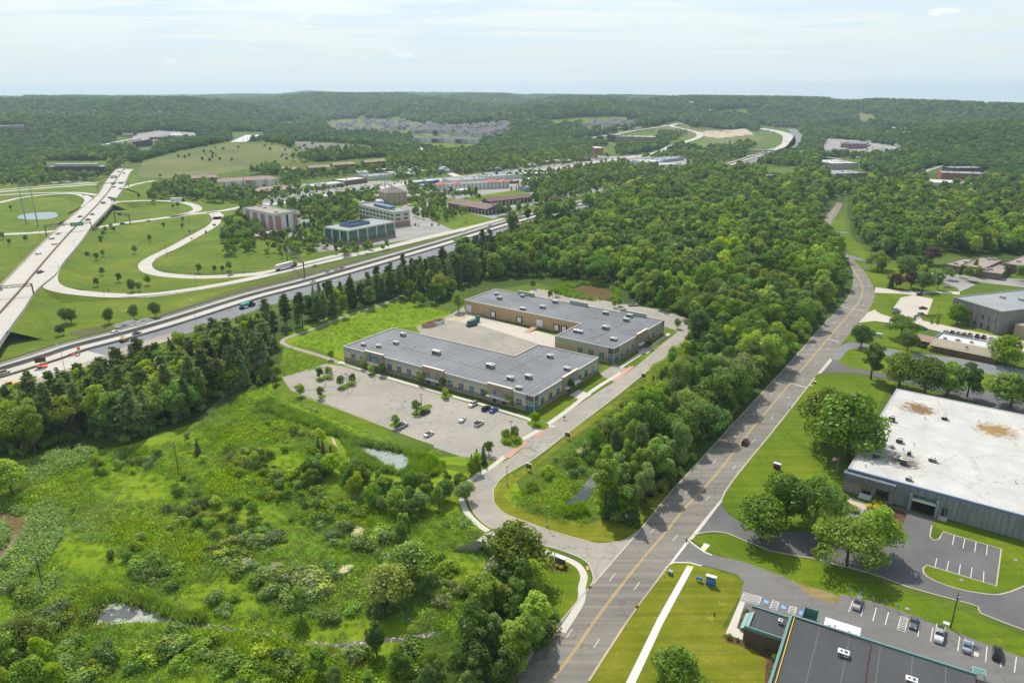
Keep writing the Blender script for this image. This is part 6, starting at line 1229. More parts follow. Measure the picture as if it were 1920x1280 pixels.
MB().box(b+1.8,b+3.2,-.1,-.01,.6,3.2).obj('door','dark_grey',r); MB().box(b+1.2,b+3.6,-2.2,-.12,0,.5).obj('step','concrete',r)
m=MB(); x=xb+1.0; i=0
while x<LC:
    if not(a-1.6<x<b+1.2): m.box(x,x+.28,-.3,-.01,.2,hC-1.2-(.25 if i%2 else 0))
    elif 1: m.box(x,x+.28,-.28,-.01,5.3,hC-1.2)
    x+=1.55;i+=1
m.obj('wall_ribs','precast_grey',r)
MB().box(LC*.62,LC*.62+1.8,-.34,-.31,2.4,4.2).obj('wall_patch','white_door',r)
for px,py,l,w,h,mt,t in ((1671,793,2.4,2.2,2.1,'unit_dark','tall louvred one nearest the back left corner'),(1685,833,2.4,2.2,1.6,'rust_pipe','low brown one in the left third'),(1641,862,2.4,2.4,2.2,'unit_dark','tall one over the front left corner'),(1692,874,2.4,2.4,2.2,'unit_dark','dark one on the stained patch'),(1702,904,2.2,1.6,1.2,'unit_grey','closest to the front gutter'),(1747,869,3.0,1.6,1.3,'unit_grey','long low one in the middle'),(1770,791,2.4,1.6,1.3,'rust_pipe','brown one near the middle of the back'),(1703,857,1.4,1.4,1.6,'unit_dark','narrow one beside the stained patch'),(1672,843,1.6,1.2,.8,'unit_white','small white one left of centre'),(1680,865,1.8,1.4,.8,'unit_white','small white one on the stained patch'),(1649,797,1.6,1.2,.9,'rust_pipe','small rusty one at the left edge')):
    q=P(px,py,hC); rtu(None,(q[0],q[1],hC-.05),FC.a,l,w,h,'factory roof unit, '+t,None,mt)
for px,py in ((1733,789),(1834,795),(1621,878),(1692,848),(1692+20,838)): q=P(px,py,hC); vent((q[0],q[1],hC-.05),'little grey vent on the white factory roof','vents on the white factory roof')
q=P(1902,910,hC); vent((q[0],q[1],hC-.05),'lone vent near the right edge of the white factory roof',None,1.2)
m=MB()
for k in range(5): m.box(-1.8,1.8,-.32*k-.3,-.32*k,0,1.1-.2*k)
o=m.obj('entrance_steps','white_concrete'); o.location=(*FC.w((u(370,700)[0]+u(545,760)[0])/2,-1.0),0); o.rotation_euler=(0,0,FC.a); tag(o,'pale concrete steps up to the factory entrance','steps')
# ---- brick building with black roof and teal trim (D)
hD=5.2; od=P(1481,1155,hD); e=P(1828,1268,hD); FDd=Fr(od,math.degrees(math.atan2(e[1]-od[1],e[0]-od[0]))); LD=math.dist(od,e)
r=thing('brick_building','brick building with black flat roof and teal metal edging','building',(*od,0),FDd.a)
dw=46; MB().prism([(0,0),(LD,0),(LD,-dw),(0,-dw)],0,hD-.5,cap=False).obj('wall','dark_brick',r); MB().flat([(.2,-.2),(LD-.2,-.2),(LD-.2,-dw),(.2,-dw)],hD-.35).obj('roof','roof_black',r)
m=MB(); m.box(-.35,0,-dw,.3,hD-1.2,hD); m.box(0,.25,-dw,0,hD-.5,hD+.1); m.box(-.35,LD,0,.3,hD-1.0,hD); m.box(0,LD,-.25,0,hD-.5,hD+.04); m.obj('fascia','teal_trim',r)
an=[FDd.rp(1411,1134,hD-.6),FDd.rp(1393,1175,hD-.6),FDd.rp(1465,1198,hD-.6)]; ax0=min(an[0][0],an[1][0]); ay0=an[1][1]; ay1=-.4
MB().box(ax0,-.36,ay0,ay1,0,hD-1.0).obj('annex_wall','dark_brick',r); MB().flat([(ax0+.8,ay0+.25),(-.4,ay0+.25),(-.4,ay1-.2),(ax0+.8,ay1-.2)],hD-.9).obj('annex_roof','roof_black',r)
m=MB(); m.box(ax0-.1,-.36,ay0-.12,ay0+.2,hD-1.4,hD-.55); m.box(ax0-.1,-.36,ay1-.15,ay1+.2,hD-1.4,hD-.55); m.obj('annex_fascia','teal_trim',r); m=MB(); m.add([(ax0-1.0,ay0,hD-1.7),(ax0+.9,ay0,hD-.5),(ax0+.9,ay1-2.0,hD-.5),(ax0-1.0,ay1-2.0,hD-1.7)],[(3,2,1,0)]); m.box(ax0-1.0,ax0-.9,ay0,ay1-2,hD-2.0,hD-1.7); m.obj('sloped_fascia','teal_pale',r)
q=FDd.rp(1505,1141,hD); q2=FDd.rp(1534,1151,hD); m=MB(); x0,x1=q[0],q2[0]; yt=max(q[1],3); m.box(x0,x1,yt-.2,yt,hD-2.2,hD+.3); m.box(x0,x0+.2,.3,yt,hD-2.2,hD+.3); m.box(x1-.2,x1,.3,yt,hD-2.2,hD+.3); m.box(x0,x1,.3,yt,hD-2.2,hD-2.0); m.obj('entrance_canopy','teal_trim',r)
q=[FDd.rp(*k,3.2) for k in ((1545,1161),(1611,1181),(1609,1194),(1542,1171))]; x0=min(a[0] for a in q);x1=max(a[0] for a in q);y0=.35;y1=max(a[1] for a in q); m=MB(); m.box(x0,x1,y0,y1,2.9,3.2); c=m.obj('white_awning','white_door',r)
m=MB(); [m.tube((x0+(x1-x0)*f,y0+(y1-y0)*g,3.2),(x0+(x1-x0)*f,y0+(y1-y0)*g,3.45),.3,n=10) for f,g in ((.15,.5),(.3,.6),(.5,.4),(.7,.5),(.72,.25),(.9,.4))]; m.obj('awning_vents','unit_grey',c); m=MB(); [m.tube((x,y1-.3,0),(x,y1-.3,2.9),.08,n=6) for x in (x0+.3,(x0+x1)/2,x1-.3)]; m.obj('awning_posts','galvanised',c)
def rl(px,py,z=hD-.35): q=FDd.rp(px,py,z); return q
for nm,mt,pts,rr,l in (('gas_pipe','gas_yellow',[(1486,1162),(1451,1280),(1438,1320)],.09,'bright yellow gas pipe along the edge of the black roof'),('roof_pipe','rust_pipe',[(1629,1213),(1622,1250),(1616,1300)],.09,'rust brown pipe across the middle of the black roof'),('roof_pipe','rust_pipe',[(1483,1160),(1520,1172),(1560,1185),(1628,1212)],.05,'thin rusty pipe parallel to the parking side of the black roof')):
    m=MB(); w=[rl(*p) for p in pts]
    for a,b in zip(w,w[1:]): m.tube((a[0],a[1],hD-.1),(b[0],b[1],hD-.1),rr,n=6)
    for qq in dens(w,2.6): m.box(qq[0]-.12,qq[0]+.12,qq[1]-.12,qq[1]+.12,hD-.35,hD-.15)
    o=m.obj(nm,mt); o.location=(*FDd.o,0); o.rotation_euler=(0,0,FDd.a); tag(o,l,'pipe')
for px,py,l,w,h,t in ((1577,1232,2.7,1.7,1.2,'white rooftop unit with two fans on the black roof'),(1460,1168,1.0,1.0,1.2,'small white rooftop unit on the brick annex'),(1422,1278+6,2.2,1.4,1.1,'x'),(1704,1284,2.6,1.6,1.2,'white rooftop unit at the lower edge of the black roof')):
    if t=='x': continue
    q=P(px,py,hD-.35); rtu(None,(q[0],q[1],(hD-.9 if px<1470 else hD-.35)),FDd.a,l,w,h,t,None,'unit_white')
m=MB(); m.box(0,1,0,1,0,1); 
q=P(1838,1258,hD); r2=thing('loading_stand','small bright green metal grating box behind the brick building','grating',(*P(1832,1262,2.2),0),FDd.a); m=MB(); m.box(-1.3,1.3,-1,1,2.0,2.2); m.obj('top','teal_pale',r2); m=MB(); [m.box(x-.05,x+.05,y-.05,y+.05,0,2) for x in (-1.2,1.2) for y in (-.9,.9)]; m.obj('posts','teal_pale',r2); m=MB(); [m.box(-1.1,1.1,-.8+.4*k,-.65+.4*k,2.2,2.23) for k in range(4)]; m.obj('slats','green_steel',r2)
# ---- generic buildings from three or four base corners
def gb(label,pts,h,wallm,roof,z=None,kind='flat',win=None,extra=None,name='building',roofh=3,rz=True,cat='building',group=None):
    # pts: A,B (front edge, px) and depth; or A,B,C px with C the far corner next to B
    A=P3(*pts[0]); B=P3(*pts[1]); zz=min(A.z,B.z)-.3
    ang=math.atan2(B.y-A.y,B.x-A.x); L=math.hypot(B.x-A.x,B.y-A.y); f=Fr((A.x,A.y),math.degrees(ang))
    if isinstance(pts[2],(int,float)): D=pts[2]
    else: C=P3(*pts[2]); D=max(4,f.l((C.x,C.y))[1])
    r=thing(name,label,cat,(A.x,A.y,zz),ang,group)
    m=MB().prism([(0,0),(L,0),(L,D),(0,D)],0,h,cap=False).obj('wall',wallm,r)
    if kind=='flat':
        MB().flat([(.3,.3),(L-.3,.3),(L-.3,D-.3),(.3,D-.3)],h-.4).obj('roof',roof,r); m=MB()
        for a,b in (((0,0),(L,0)),((L,0),(L,D)),((L,D),(0,D)),((0,D),(0,0))): wall(m,[a,b],-.2,.2,h-.5,h+.1)
        m.obj('parapet',wallm if not(extra and 'cop' in extra) else extra['cop'],r)
        m=MB()
        for k in range(max(2,int(L*D/350))):
            x,y=random.uniform(3,max(4,L-5)),random.uniform(2,max(3,D-4)); m.box(x,x+2.4,y,y+1.8,h-.4,h+.9)
        m.obj('roof_units','unit_grey',r)
    else: MB().hip(0,L,0,D,h,roofh,gable=(kind=='gable')).obj('roof',roof,r)
    if win:
        st,nf,gl,sp,ww,hh=win   # storeys, first sill, glass, spacing, width, height
        fh=(h-nf-.6)/st; cnt=0
        for side in ('f','r','l'):
            span=L if side=='f' else D; n=int(span/sp)
            if ww>=sp: 
                for s in range(st):
                    z0=nf+s*fh; 
                    if side=='f': MB().box(.6,L-.6,-.12,-.01,z0,z0+hh).obj('window_band',gl,r)
                    elif side=='r': MB().box(L+.01,L+.12,.6,D-.6,z0,z0+hh).obj('window_band',gl,r)
                    else: MB().box(-.12,-.01,.6,D-.6,z0,z0+hh).obj('window_band',gl,r)
                continue
            for s in range(st):
                for i in range(n):
                    if cnt>=96: break
                    c=(i+.5)*span/n; z0=nf+s*fh; m=MB(); cnt+=1
                    if side=='f': m.box(c-ww/2,c+ww/2,-.1,-.01,z0,z0+hh)
                    elif side=='r': m.box(L+.01,L+.1,c-ww/2,c+ww/2,z0,z0+hh)
                    else: m.box(-.1,-.01,c-ww/2,c+ww/2,z0,z0+hh)
                    m.obj('window',gl,r)
    return r,f,L,D
# grey precast hall on the right
r,f,L,D=gb('tall grey precast hall with flat roof beside the tan parking lot',[(1781,602),(1869,632),(1882+0,575)],12.5,'precast_grey','roof_grey',extra={'cop':'wall_concrete'})
for i in range(7): MB().box(L*(.06+.14*i),L*(.06+.14*i)+.4,-.3,-.01,0,11).obj('pilaster','wall_concrete',r)
for i in range(4): window(r,L*(.36+.14*i),L*(.36+.14*i)+1.8,.8,3.6,'x',-.02,-1,glass='glass_dark',nx=2,nz=1)
for i in range(3): window(r,L*(.64+.12*i),L*(.64+.12*i)+1.9,5.2,8,'x',-.02,-1,glass='glass_dark',nx=1,nz=1)
ov=r.location; MB().box(L,L+60,D*.45,D,0,11.5).obj('side_wing_wall','precast_grey',r); MB().flat([(L,D*.45),(L+60,D*.45),(L+60,D),(L,D)],11.55).obj('side_wing_roof','roof_grey',r)
MB().box(L+4,L+60,6,D*.45-.1,0,6.5).obj('lower_wing_wall','stucco_tan',r); MB().flat([(L+4,6),(L+60,6),(L+60,D*.45-.1),(L+4,D*.45-.1)],6.6).obj('lower_wing_roof','roof_tan',r)
# low building with tan metal roof edge
A=P(1743,662);B=P(1864,688); F=Fr(A,math.degrees(math.atan2(B[1]-A[1],B[0]-A[0]))); L=math.dist(A,B)
r=thing('low_office','low brown building with tan ribbed roof edge and white flat roof','building',(*A,0),F.a); D=17
MB().prism([(0,0),(L,0),(L,D),(0,D)],0,3.4,cap=False).obj('wall','brown_brick',r); m=MB(); m.add([(-.6,-.8,3.0),(L+.6,-.8,3.0),(L-.2,5,5.4),(.2,5,5.4)],[(0,1,2,3)]); m.add([(-.6,-.8,2.8),(L+.6,-.8,2.8),(L+.6,-.8,3.0),(-.6,-.8,3.0)],[(0,1,2,3)]); m.add([(-.6,-.8,3),(.2,5,5.4),(.2,5,3)],[(2,1,0)]); m.obj('ribbed_roof','metal_tan_roof',r)
MB().box(0,L,5,D,3.3,4.6).obj('flat_roof','roof_pale',r); MB().box(-.2,L,D-.3,D+.2,4.2,5.2).obj('parapet','unit_grey',r); MB().box(-.3,.3,4.9,D,3.4,5.3).obj('end_parapet','slate_blue',r)
MB().box(-8,-.01,3,13,0,3.2).obj('annex_wall','brown_brick',r); m=MB(); m.add([(-8.6,2.5,3.2),(-.3,2.5,3.2),(-.3,9,4.4),(-8.6,9,4.4),(-.3,13.6,3.2),(-8.6,13.6,3.2)],[(0,1,2,3),(3,2,4,5)]); m.obj('annex_roof','roof_brown_pale',r)
for x,y,s in ((3,8,1.4),(8,9,2),(14,10,1.2),(22,8,2),(30,9,1.5),(36,8,2.2)): MB().box(x,x+s,y,y+1.2,4.6,5.6).obj('roof_unit','unit_grey',r)
# brown roofed campus
for l,p,h in (('brown flat roofed campus block nearest the purple trees',[(1768,512),(1800,518),(1795,499)],5),('middle brown flat roofed campus block with rooftop plant',[(1800,516),(1842,523),(1838,500)],5.5),('lower brown campus block on the court',[(1820,523),(1876,531),(1872,512)],4.5),('grey trimmed campus block at the right edge of the picture',[(1879,514),(1975,530),(1965,503)],6)): gb(l,p,h,'campus_brick','roof_tan')
# glassy offices, hotels
r,f,L,D=gb('tall hotel with white and brick end wall beside the ramp',[(519,433),(561,427),(499,413)],16.5,'wall_white','roof_tan',extra={'cop':'teal_pale'})
for a,b in ((.02,.26),(.80,.99)): MB().box(L*a,L*b,-.35,-.02,0,14.5).obj('brick_pier','panel_brick',r)
MB().box(L*.5,L*.58,-.3,-.02,1,15).obj('window_slot','glass_dark',r)
for k in range(4): MB().box(-.3,-.02,D*(.06+.24*k),D*(.18+.24*k),0,14.5).obj('brick_pier','panel_brick',r)
gb('low hotel wing with a white flat roof by the tall hotel',[(508,446),(532,443),14],5,'panel_brick','roof_pale'); gb('white hotel entrance porch with a green roof',[(567,425),(588,423),10],5,'wall_white','roof_teal',kind='gable',roofh=2)
def glassoffice(label,c,l,rr,h,st):
    C=P(*c);A=P(*l);B=P(*rr); F=Fr(C,math.degrees(math.atan2(B[1]-C[1],B[0]-C[0]))); L=math.dist(C,B); q=F.l(A); D=abs(q[1])
    r=thing('glass_office',label,'building',(*C,0),F.a); MB().prism([(0,0),(L,0),(L,D),(0,D)],0,h-.6,cap=False).obj('wall','glass_green',r); MB().flat([(-.3,-.3),(L+.3,-.3),(L+.3,D+.3),(-.3,D+.3)],h).obj('roof','roof_grey',r); MB().prism([(-.3,-.3),(L+.3,-.3),(L+.3,D+.3),(-.3,D+.3)],h-1.0,h,cap=False).obj('cornice','wall_cream',r)
    n=max(3,int(L/9)); 
    for i in range(n+1): x=L*i/n; c0=MB().box(x-.7,x+.7,-.5,.4,h*.34,h-.9).obj('pillar','wall_cream',r); MB().box(x-.8,x+.8,-.6,.4,0,h*.34).obj('pillar_base','panel_brick',c0)
    n2=max(2,int(D/9))
    for i in range(1,n2+1): y=D*i/n2; c0=MB().box(-.5,.4,y-.7,y+.7,h*.34,h-.9).obj('pillar','wall_cream',r); MB().box(-.6,.4,y-.8,y+.8,0,h*.34).obj('pillar_base','panel_brick',c0)
    for s in range(1,st): MB().box(.7,L-.7,-.2,-.02,h*s/st-.5,h*s/st).obj('spandrel','glass_dark',r)
    MB().box(-.2,L,-.3,-.01,0,1.2).obj('plinth','panel_brick',r)
    m=MB(); x0,x1,y0,y1=L*.2,L*.62,D*.3,D*.75
    for a,b in (((x0,y0),(x1,y0)),((x1,y0),(x1,y1)),((x1,y1),(x0,y1)),((x0,y1),(x0,y0))): wall(m,[a,b],-.2,.2,h,h+2.4)
    m.obj('roof_screen','slate_blue',r); return r
glassoffice('green glass office with cream pillars nearest the freeway',(655,459),(618,450),(741,441),12.5,3)
r,f,L,D=gb('cream office with ribbon windows behind the green glass office',[(676,407),(741,424),(770,420)],14,'wall_cream','roof_grey',win=(3,2.2,'glass_green',6.5,4.6,2.0)); MB().box(0,L,-.2,-.13,0,2.0).obj('brick_base','panel_brick',r); MB().box(L*.3,L*.75,D*.3,D*.7,14,16.2).obj('roof_screen','slate_blue',r); MB().box(L+.13,L+.2,0,D,0,4.5).obj('brick_base','panel_brick',r)
gb('brown roofed motel with white gable ends in front of the parking court',[(842,390),(914,403),(925,394)],6,'dark_wall','roof_brown',kind='gable',roofh=3.4,win=(2,.8,'wall_cream',5,1.6,1.6)); gb('second brown roofed motel behind the first one',[(918,388),(1000,379),13],6,'dark_wall','roof_brown',kind='gable',roofh=3.4,win=(2,.8,'wall_cream',5,1.6,1.6))
gb('beige hotel with a hipped roof and pale dormers',[(727,383),(765,380),22],13,'stucco_tan','house_roof_brown',kind='hip',roofh=6,win=(4,1.5,'glass_pale',5,1.5,1.6))
r,f,L,D=gb('long white hotel with pink red tower roofs',[(823,358),(957,352),14],8.5,'wall_white','roof_tan',win=(3,.8,'glass_dark',5,1.5,1.5)); 
for x0,x1 in ((-.5,12),(22,30),(L-30,L-14),(L-12,L)): MB().hip(x0,x1,-1,D*.7,8.4,3.2).obj('tower_roof','roof_red',r)
gb('small brick building with a white roof left of the beige hotel',[(704,368),(735,365),16],5,'red_brick','roof_pale')
gb('blue fronted store beside the wide commercial street',[(780,348),(826,344),18],5.5,'wall_blue','roof_pale'); gb('long low grey store with rooftop plant',[(848,346),(914,342),30],6,'wall_pale_grey','roof_grey'); gb('wide grey store behind the white hotel',[(915,339),(985,334),28],6,'wall_pale_grey','roof_grey')
gb('left strip mall block with a pale roof',[(577,354),(605,354),22],5.5,'wall_pale_grey','roof_pale',win=(1,.6,'glass_dark',6,4,2.6)); gb('middle strip mall block with rooftop units',[(606,352),(648,348),22],5.5,'wall_pale_grey','roof_pale',win=(1,.6,'glass_dark',6,4,2.6)); gb('right strip mall block with a dark facade',[(648,346),(691,341),26],6.5,'brown_brick','roof_pale',win=(1,.6,'glass_dark',6,4,2.6))
gb('teal cornered store at the street bend',[(692,336),(737,332),24],5.5,'wall_pale_grey','roof_teal'); gb('low white roofed shop near the green trees',[(738,330),(770,327),22],5.5,'stucco_tan','roof_pale'); gb('brown shop with a pink white roof',[(760,326),(797,322),24],6,'brown_brick','roof_pale')
gb('white low store by the side street',[(810,321),(842,318),20],5,'wall_white','roof_pale'); gb('glass fronted store with blue trim',[(840,325),(862,322),20],5,'wall_grey_blue','roof_grey'); gb('pale clinic with grey blocks',[(914,316),(935,315),22],6,'wall_pale_grey','roof_pale'); gb('brick plaza at the edge of the commercial strip',[(942,311),(975,309),26],6,'red_brick','house_roof_brown'); gb('dark roofed store beyond the street trees',[(895,306),(915,305),24],5,'brown_brick','house_roof_brown')
gb('low building with a hipped brown roof below the long hotel',[(488,363),(560,356),26],4,'brown_brick','roof_brown_pale',kind='hip',roofh=4)
r,f,L,D=gb('long grey and brick hotel with brown hipped roofs',[(413,354),(524,348),16],11,'wall_pale_grey','roof_brown_pale',kind='hip',roofh=3.5,win=(4,1.2,'glass_dark',4.4,1.4,1.5)); MB().box(0,L,-.25,-.13,0,2.6).obj('brick_base','panel_brick',r)
for i in range(5): MB().box(L*(.1+.18*i),L*(.1+.18*i)+7,-1.2,-.02,0,11.5).obj('gable_bay','wall_white' if i!=2 else 'panel_brick',r)
for i,(p,l) in enumerate((([(362,341),(409,339),13],'leftmost of the'),([(527,323),(555,325),16],'second of the'),([(582,322),(622,320),14],'third of the'),([(628,317),(668,314),14],'fourth of the'),([(688,312),(726,309),14],'last of the'))): gb(l+' brick apartment blocks with brown gable roofs',p,7.5,'brown_brick','roof_brown_pale',kind='gable',roofh=3,win=(3,.8,'glass_dark',5,1.4,1.3),group='brick apartment blocks')
r,f,L,D=gb('dark ribbon windowed office with a grey penthouse left of the overpass',[(88,324),(196,322),30],13,'dark_wall','roof_grey',win=(4,1.6,'glass_dark',3,6,1.6)); MB().box(L*.12,L*.86,6,18,13,16.5).obj('penthouse','wall_concrete',r)
r,f,L,D=gb('dark brick office in the trees behind the overpass',[(221,276),(290,269),34],15,'dark_wall','roof_pale',win=(4,1.6,'glass_dark',3,6,1.6)); MB().box(L*.15,L*.8,8,20,15,18).obj('penthouse','wall_concrete',r)
gb('brick office at the top edge of the grassy hill',[(437,264),(492,259),34],12,'dark_wall','roof_pale',win=(3,1.6,'glass_dark',3,6,1.5)); gb('grey hospital block on the far left hillside',[(-6,241),(48,239),40],13,'wall_concrete','roof_grey',win=(3,1.6,'glass_dark',3,6,1.5)); gb('small hall with a pale pitched roof among parked cars',[(325,257),(345,256),24],8,'wall_concrete','roof_pale',kind='gable',roofh=5); gb('low red block among the far parking lots',[(285,258),(320,257),20],6,'red_brick','roof_pale')
gb('long cream office with column windows across the valley',[(1156,270),(1228,272),34],16,'stucco_tan','roof_pale',win=(4,1.5,'glass_dark',5,3.6,2.2)); gb('dark office wing joined to the cream office',[(1140,266),(1158,269),30],17,'dark_wall','roof_grey'); gb('red and tan block beside the parking court',[(1117,294),(1133,294),(1155,290)],15,'red_brick','roof_pale')
gb('pale car dealership hall under the ramp',[(1186,308),(1216,312),34],6,'wall_pale_grey','roof_pale'); gb('long flat roofed car park deck full of cars',[(1220,310),(1284,302),30],5,'wall_grey_blue','roof_grey'); gb('white service hall by the car park deck',[(1230,318),(1276,316),24],6,'wall_white','roof_pale'); gb('blue roofed pump station by the ramps',[(1284,293),(1303,290),14],4,'wall_grey_blue','bright_blue')
gb('pink roofed restaurant beside the commercial road',[(1060,324),(1090,323),24],4,'wall_pink','roof_red',kind='hip',roofh=3); gb('tan store with a row of white rooftop fans',[(1101,321),(1132,320),26],5,'wall_pale_grey','roof_pale'); gb('brown store behind the grove of trees',[(988,334),(1034,333),28],6,'brown_brick','roof_pale'); gb('pale red restaurant left of the grove',[(997,304),(1034,303),24],5,'red_brick','roof_pale'); gb('dark plaza store with a white stepped roof',[(1014,276),(1045,274),40],7,'dark_wall','roof_pale'); gb('brick plaza with white roof under the far woods',[(960,285),(1003,281),30],7,'brown_brick','roof_pale'); gb('grey roofed store behind the brick plaza',[(1000,270),(1017,268),20],6,'wall_grey_blue','house_roof_grey')
gb('brick warehouse with pale roof at the end of the wood',[(1400,350),(1456,343),(1489,327)],9,'brown_brick','roof_grey'); gb('long warehouse with a pale flat roof beyond the wood',[(1562,321),(1611,320),60],9,'wall_concrete','roof_pale'); gb('wide low grey roofed hall beyond the wood',[(1556,338),(1628,336),45],6,'brown_brick','roof_grey'); gb('low tan building behind the brick warehouse',[(1485,352),(1520,350),24],5,'stucco_tan','roof_tan')
gb('brick office with blue glass top floor',[(1578,284),(1626,283),45],12,'red_brick','slate_blue',win=(2,1.6,'glass_blue',3,6,2)); gb('flat brick building with a teal skylight',[(1571,297),(1621,296),50],7,'red_brick','roof_tan')
gb('long brick hall with a teal grey roof on the right',[(1766,341),(1846,344),30],9,'red_brick','roof_teal'); gb('rear brick hall with a teal roof and vents',[(1785,330),(1845,330),24],8,'dark_wall','roof_teal'); gb('white roofed warehouse with a blue stripe behind the wood',[(1748,360),(1838,364),36],9,'wall_white','roof_pale'); gb('tiny hut with a pink roof by the right edge lot',[(1872,378),(1881,378),9],3.5,'stucco_tan','roof_red',kind='gable',roofh=2)
gb('blue roofed depot far up the valley',[(1687,251),(1712,251),40],9,'wall_white','bright_blue'); gb('long white depot far up the valley',[(1640,248),(1684,249),40],8,'wall_white','roof_pale'); gb('white storage tank building in the far trees',[(1692,264),(1697,264),14],14,'wall_white','roof_pale'); gb('long pale plant on the far ridge',[(1845,205),(1900,206),60],12,'wall_pink','roof_pale'); gb('apartment row on the far hill slope',[(1485,209),(1500,209),30],14,'wall_grey_blue','house_roof_grey'); gb('low terrace on the far green slope',[(1590,213),(1620,217),30],10,'wall_grey_blue','house_roof_grey')
gb('houses block at the crest beyond the green clearing',[(1190,212),(1213,208),30],12,'wall_grey_blue','house_roof_grey',kind='gable',roofh=5)
for i,(a,b,d_,h_,wm,rf,l) in enumerate((((868,323),(893,322),18,5,'wall_white','roof_pale','white cafe on the far side of the wide street'),((1040,307),(1066,305),18,5,'red_brick','roof_pale','small brick diner north of the commercial road'),((1075,284),(1104,283),20,6,'wall_pale_grey','roof_pale','pale store beside the tree dotted lot'),((990,312),(1012,311),14,5,'wall_cream','roof_tan','cream shop at the roadside bend'),((740,312),(762,311),12,4,'wall_white','house_roof_grey','white bungalow below the big round tree'),((770,308),(788,307),12,4,'wall_grey_blue','house_roof_brown','grey bungalow below the big round tree'),((872,299),(890,298),12,4,'wall_pale_grey','house_roof_grey','lone grey bungalow in the green slope'),((1140,325),(1172,322),16,5,'wall_cream','roof_grey','cream workshop under the long ramp'),((1046,346),(1072,345),16,5,'brown_brick','roof_tan','tan roofed shop behind the grove'),((948,345),(975,344),14,4,'red_brick','roof_pale','brick shop beside the crowded lot'),((1655,287),(1690,288),26,6,'wall_pale_grey','roof_pale','pale hall in the office park up the valley'),((1700,300),(1722,301),20,5,'wall_white','roof_grey','white hall among trees up the valley'),((1735,283),(1760,284),24,7,'red_brick','roof_pale','brick hall among trees up the valley'),((1625,272),(1650,272),22,6,'wall_cream','roof_pale','cream hall behind the blue topped office'),((1655,330),(1692,331),30,5,'wall_pale_grey','roof_pale','low pale hall before the side street'),((30,262),(60,261),24,9,'wall_cream','roof_pale','cream block in the hillside trees'),((560,236),(590,235),24,8,'wall_white','roof_pale','white school roof left of the subdivision'))): gb(l,[a,b,d_],h_,wm,rf)
# townhouse rows, subdivision
hc=0
for i in range(11):
    a=778+i*11.2; gb('attached grey townhouse in the row above the green slope',[(a,266+i*.35),(a+10.4,266.3+i*.35),13],10,['wall_grey_blue','wall_pale_grey','wall_white','dark_wall'][i%4],'house_roof_grey',kind='gable',roofh=4,name='townhouse',cat='townhouse',group='townhouses in the row above the green slope',win=(2,1.5,'glass_dark',5,1.3,1.5))
hm=[]
for wm in ('wall_pale_grey','wall_grey_blue','wall_cream','wall_white'):
    for rm in ('house_roof_grey','house_roof_brown'):
        m=MB(); m.mi(0).box(-6,6,-5,5,-2,6.2); m.mi(1).hip(-6,6,-5,5,6.2,3.6,gable=True); m.mi(0).box(1,5.5,-8,-5,-2,5); m.mi(1).hip(1,5.5,-8.2,-4,5,2.4,gable=True); m.mi(2).box(-4.5,-3,-5.1,-5,1,2.6); m.box(-1.5,0,-5.1,-5,1,2.6); m.box(-4.5,-3,-5.1,-5,3.8,5.3); m.box(-1.5,0,-5.1,-5,3.8,5.3); hm.append(m.mesh('house',[wm,rm,'glass_dark']))
zones=[([(625,250),(640,232),(700,224),(760,226),(772,244),(700,250)],46,'detached house with a grey gable roof in the western part of the far subdivision','houses of the western subdivision'),([(772,244),(800,234),(870,240),(955,232),(958,250),(900,258),(830,252),(780,250)],95,'detached house with a grey gable roof in the eastern part of the far subdivision','houses of the eastern subdivision'),([(1095,240),(1110,230),(1165,230),(1190,238),(1170,241)],22,'grey roofed house in the small cluster below the wooded hill','houses below the wooded hill'),([(1190,215),(1200,210),(1212,211),(1200,218)],4,'pale house beside the far hill road','houses by the far hill road')]
for poly,n,l,g in zones:
    xs=[p[0] for p in poly];ys=[p[1] for p in poly]; got=[]; tries=0
    while len(got)<n and tries<6000:
        tries+=1; q=(random.uniform(min(xs),max(xs)),random.uniform(min(ys),max(ys)))
        if not inpoly(np.array([q[0]]),np.array([q[1]]),poly)[0]: continue
        w=P3(*q)
        if all((w.x-t.x)**2+(w.y-t.y)**2>17**2 for t in got):
            got.append(w); o=bpy.data.objects.new('house',random.choice(hm)); COL.objects.link(o); o.location=w; o.rotation_euler=(0,0,random.choice([0,.2,-.3,.1,1.5])); s=random.uniform(1.15,1.5); o.scale=(s,s,s); tag(o,l,'house',g)
sm_=[]
for wm,rm in (('wall_pale_grey','roof_pale'),('wall_cream','roof_grey'),('red_brick','roof_pale'),('brown_brick','roof_tan'),('wall_white','roof_pale'),('wall_grey_blue','roof_grey')):
    m=MB(); m.mi(0).prism([(-13,-8),(13,-8),(13,8),(-13,8)],-.5,5.2,cap=False); m.mi(1).flat([(-13,-8),(13,-8),(13,8),(-13,8)],4.9); m.mi(2).box(-11,11,-8.1,-8,.6,3.2); m.mi(3).box(-5,-2,-1,2,4.9,6).box(4,6,1,3,4.9,5.8); sm_.append(m.mesh('shop',[wm,rm,'glass_dark','unit_grey']))
got=[]
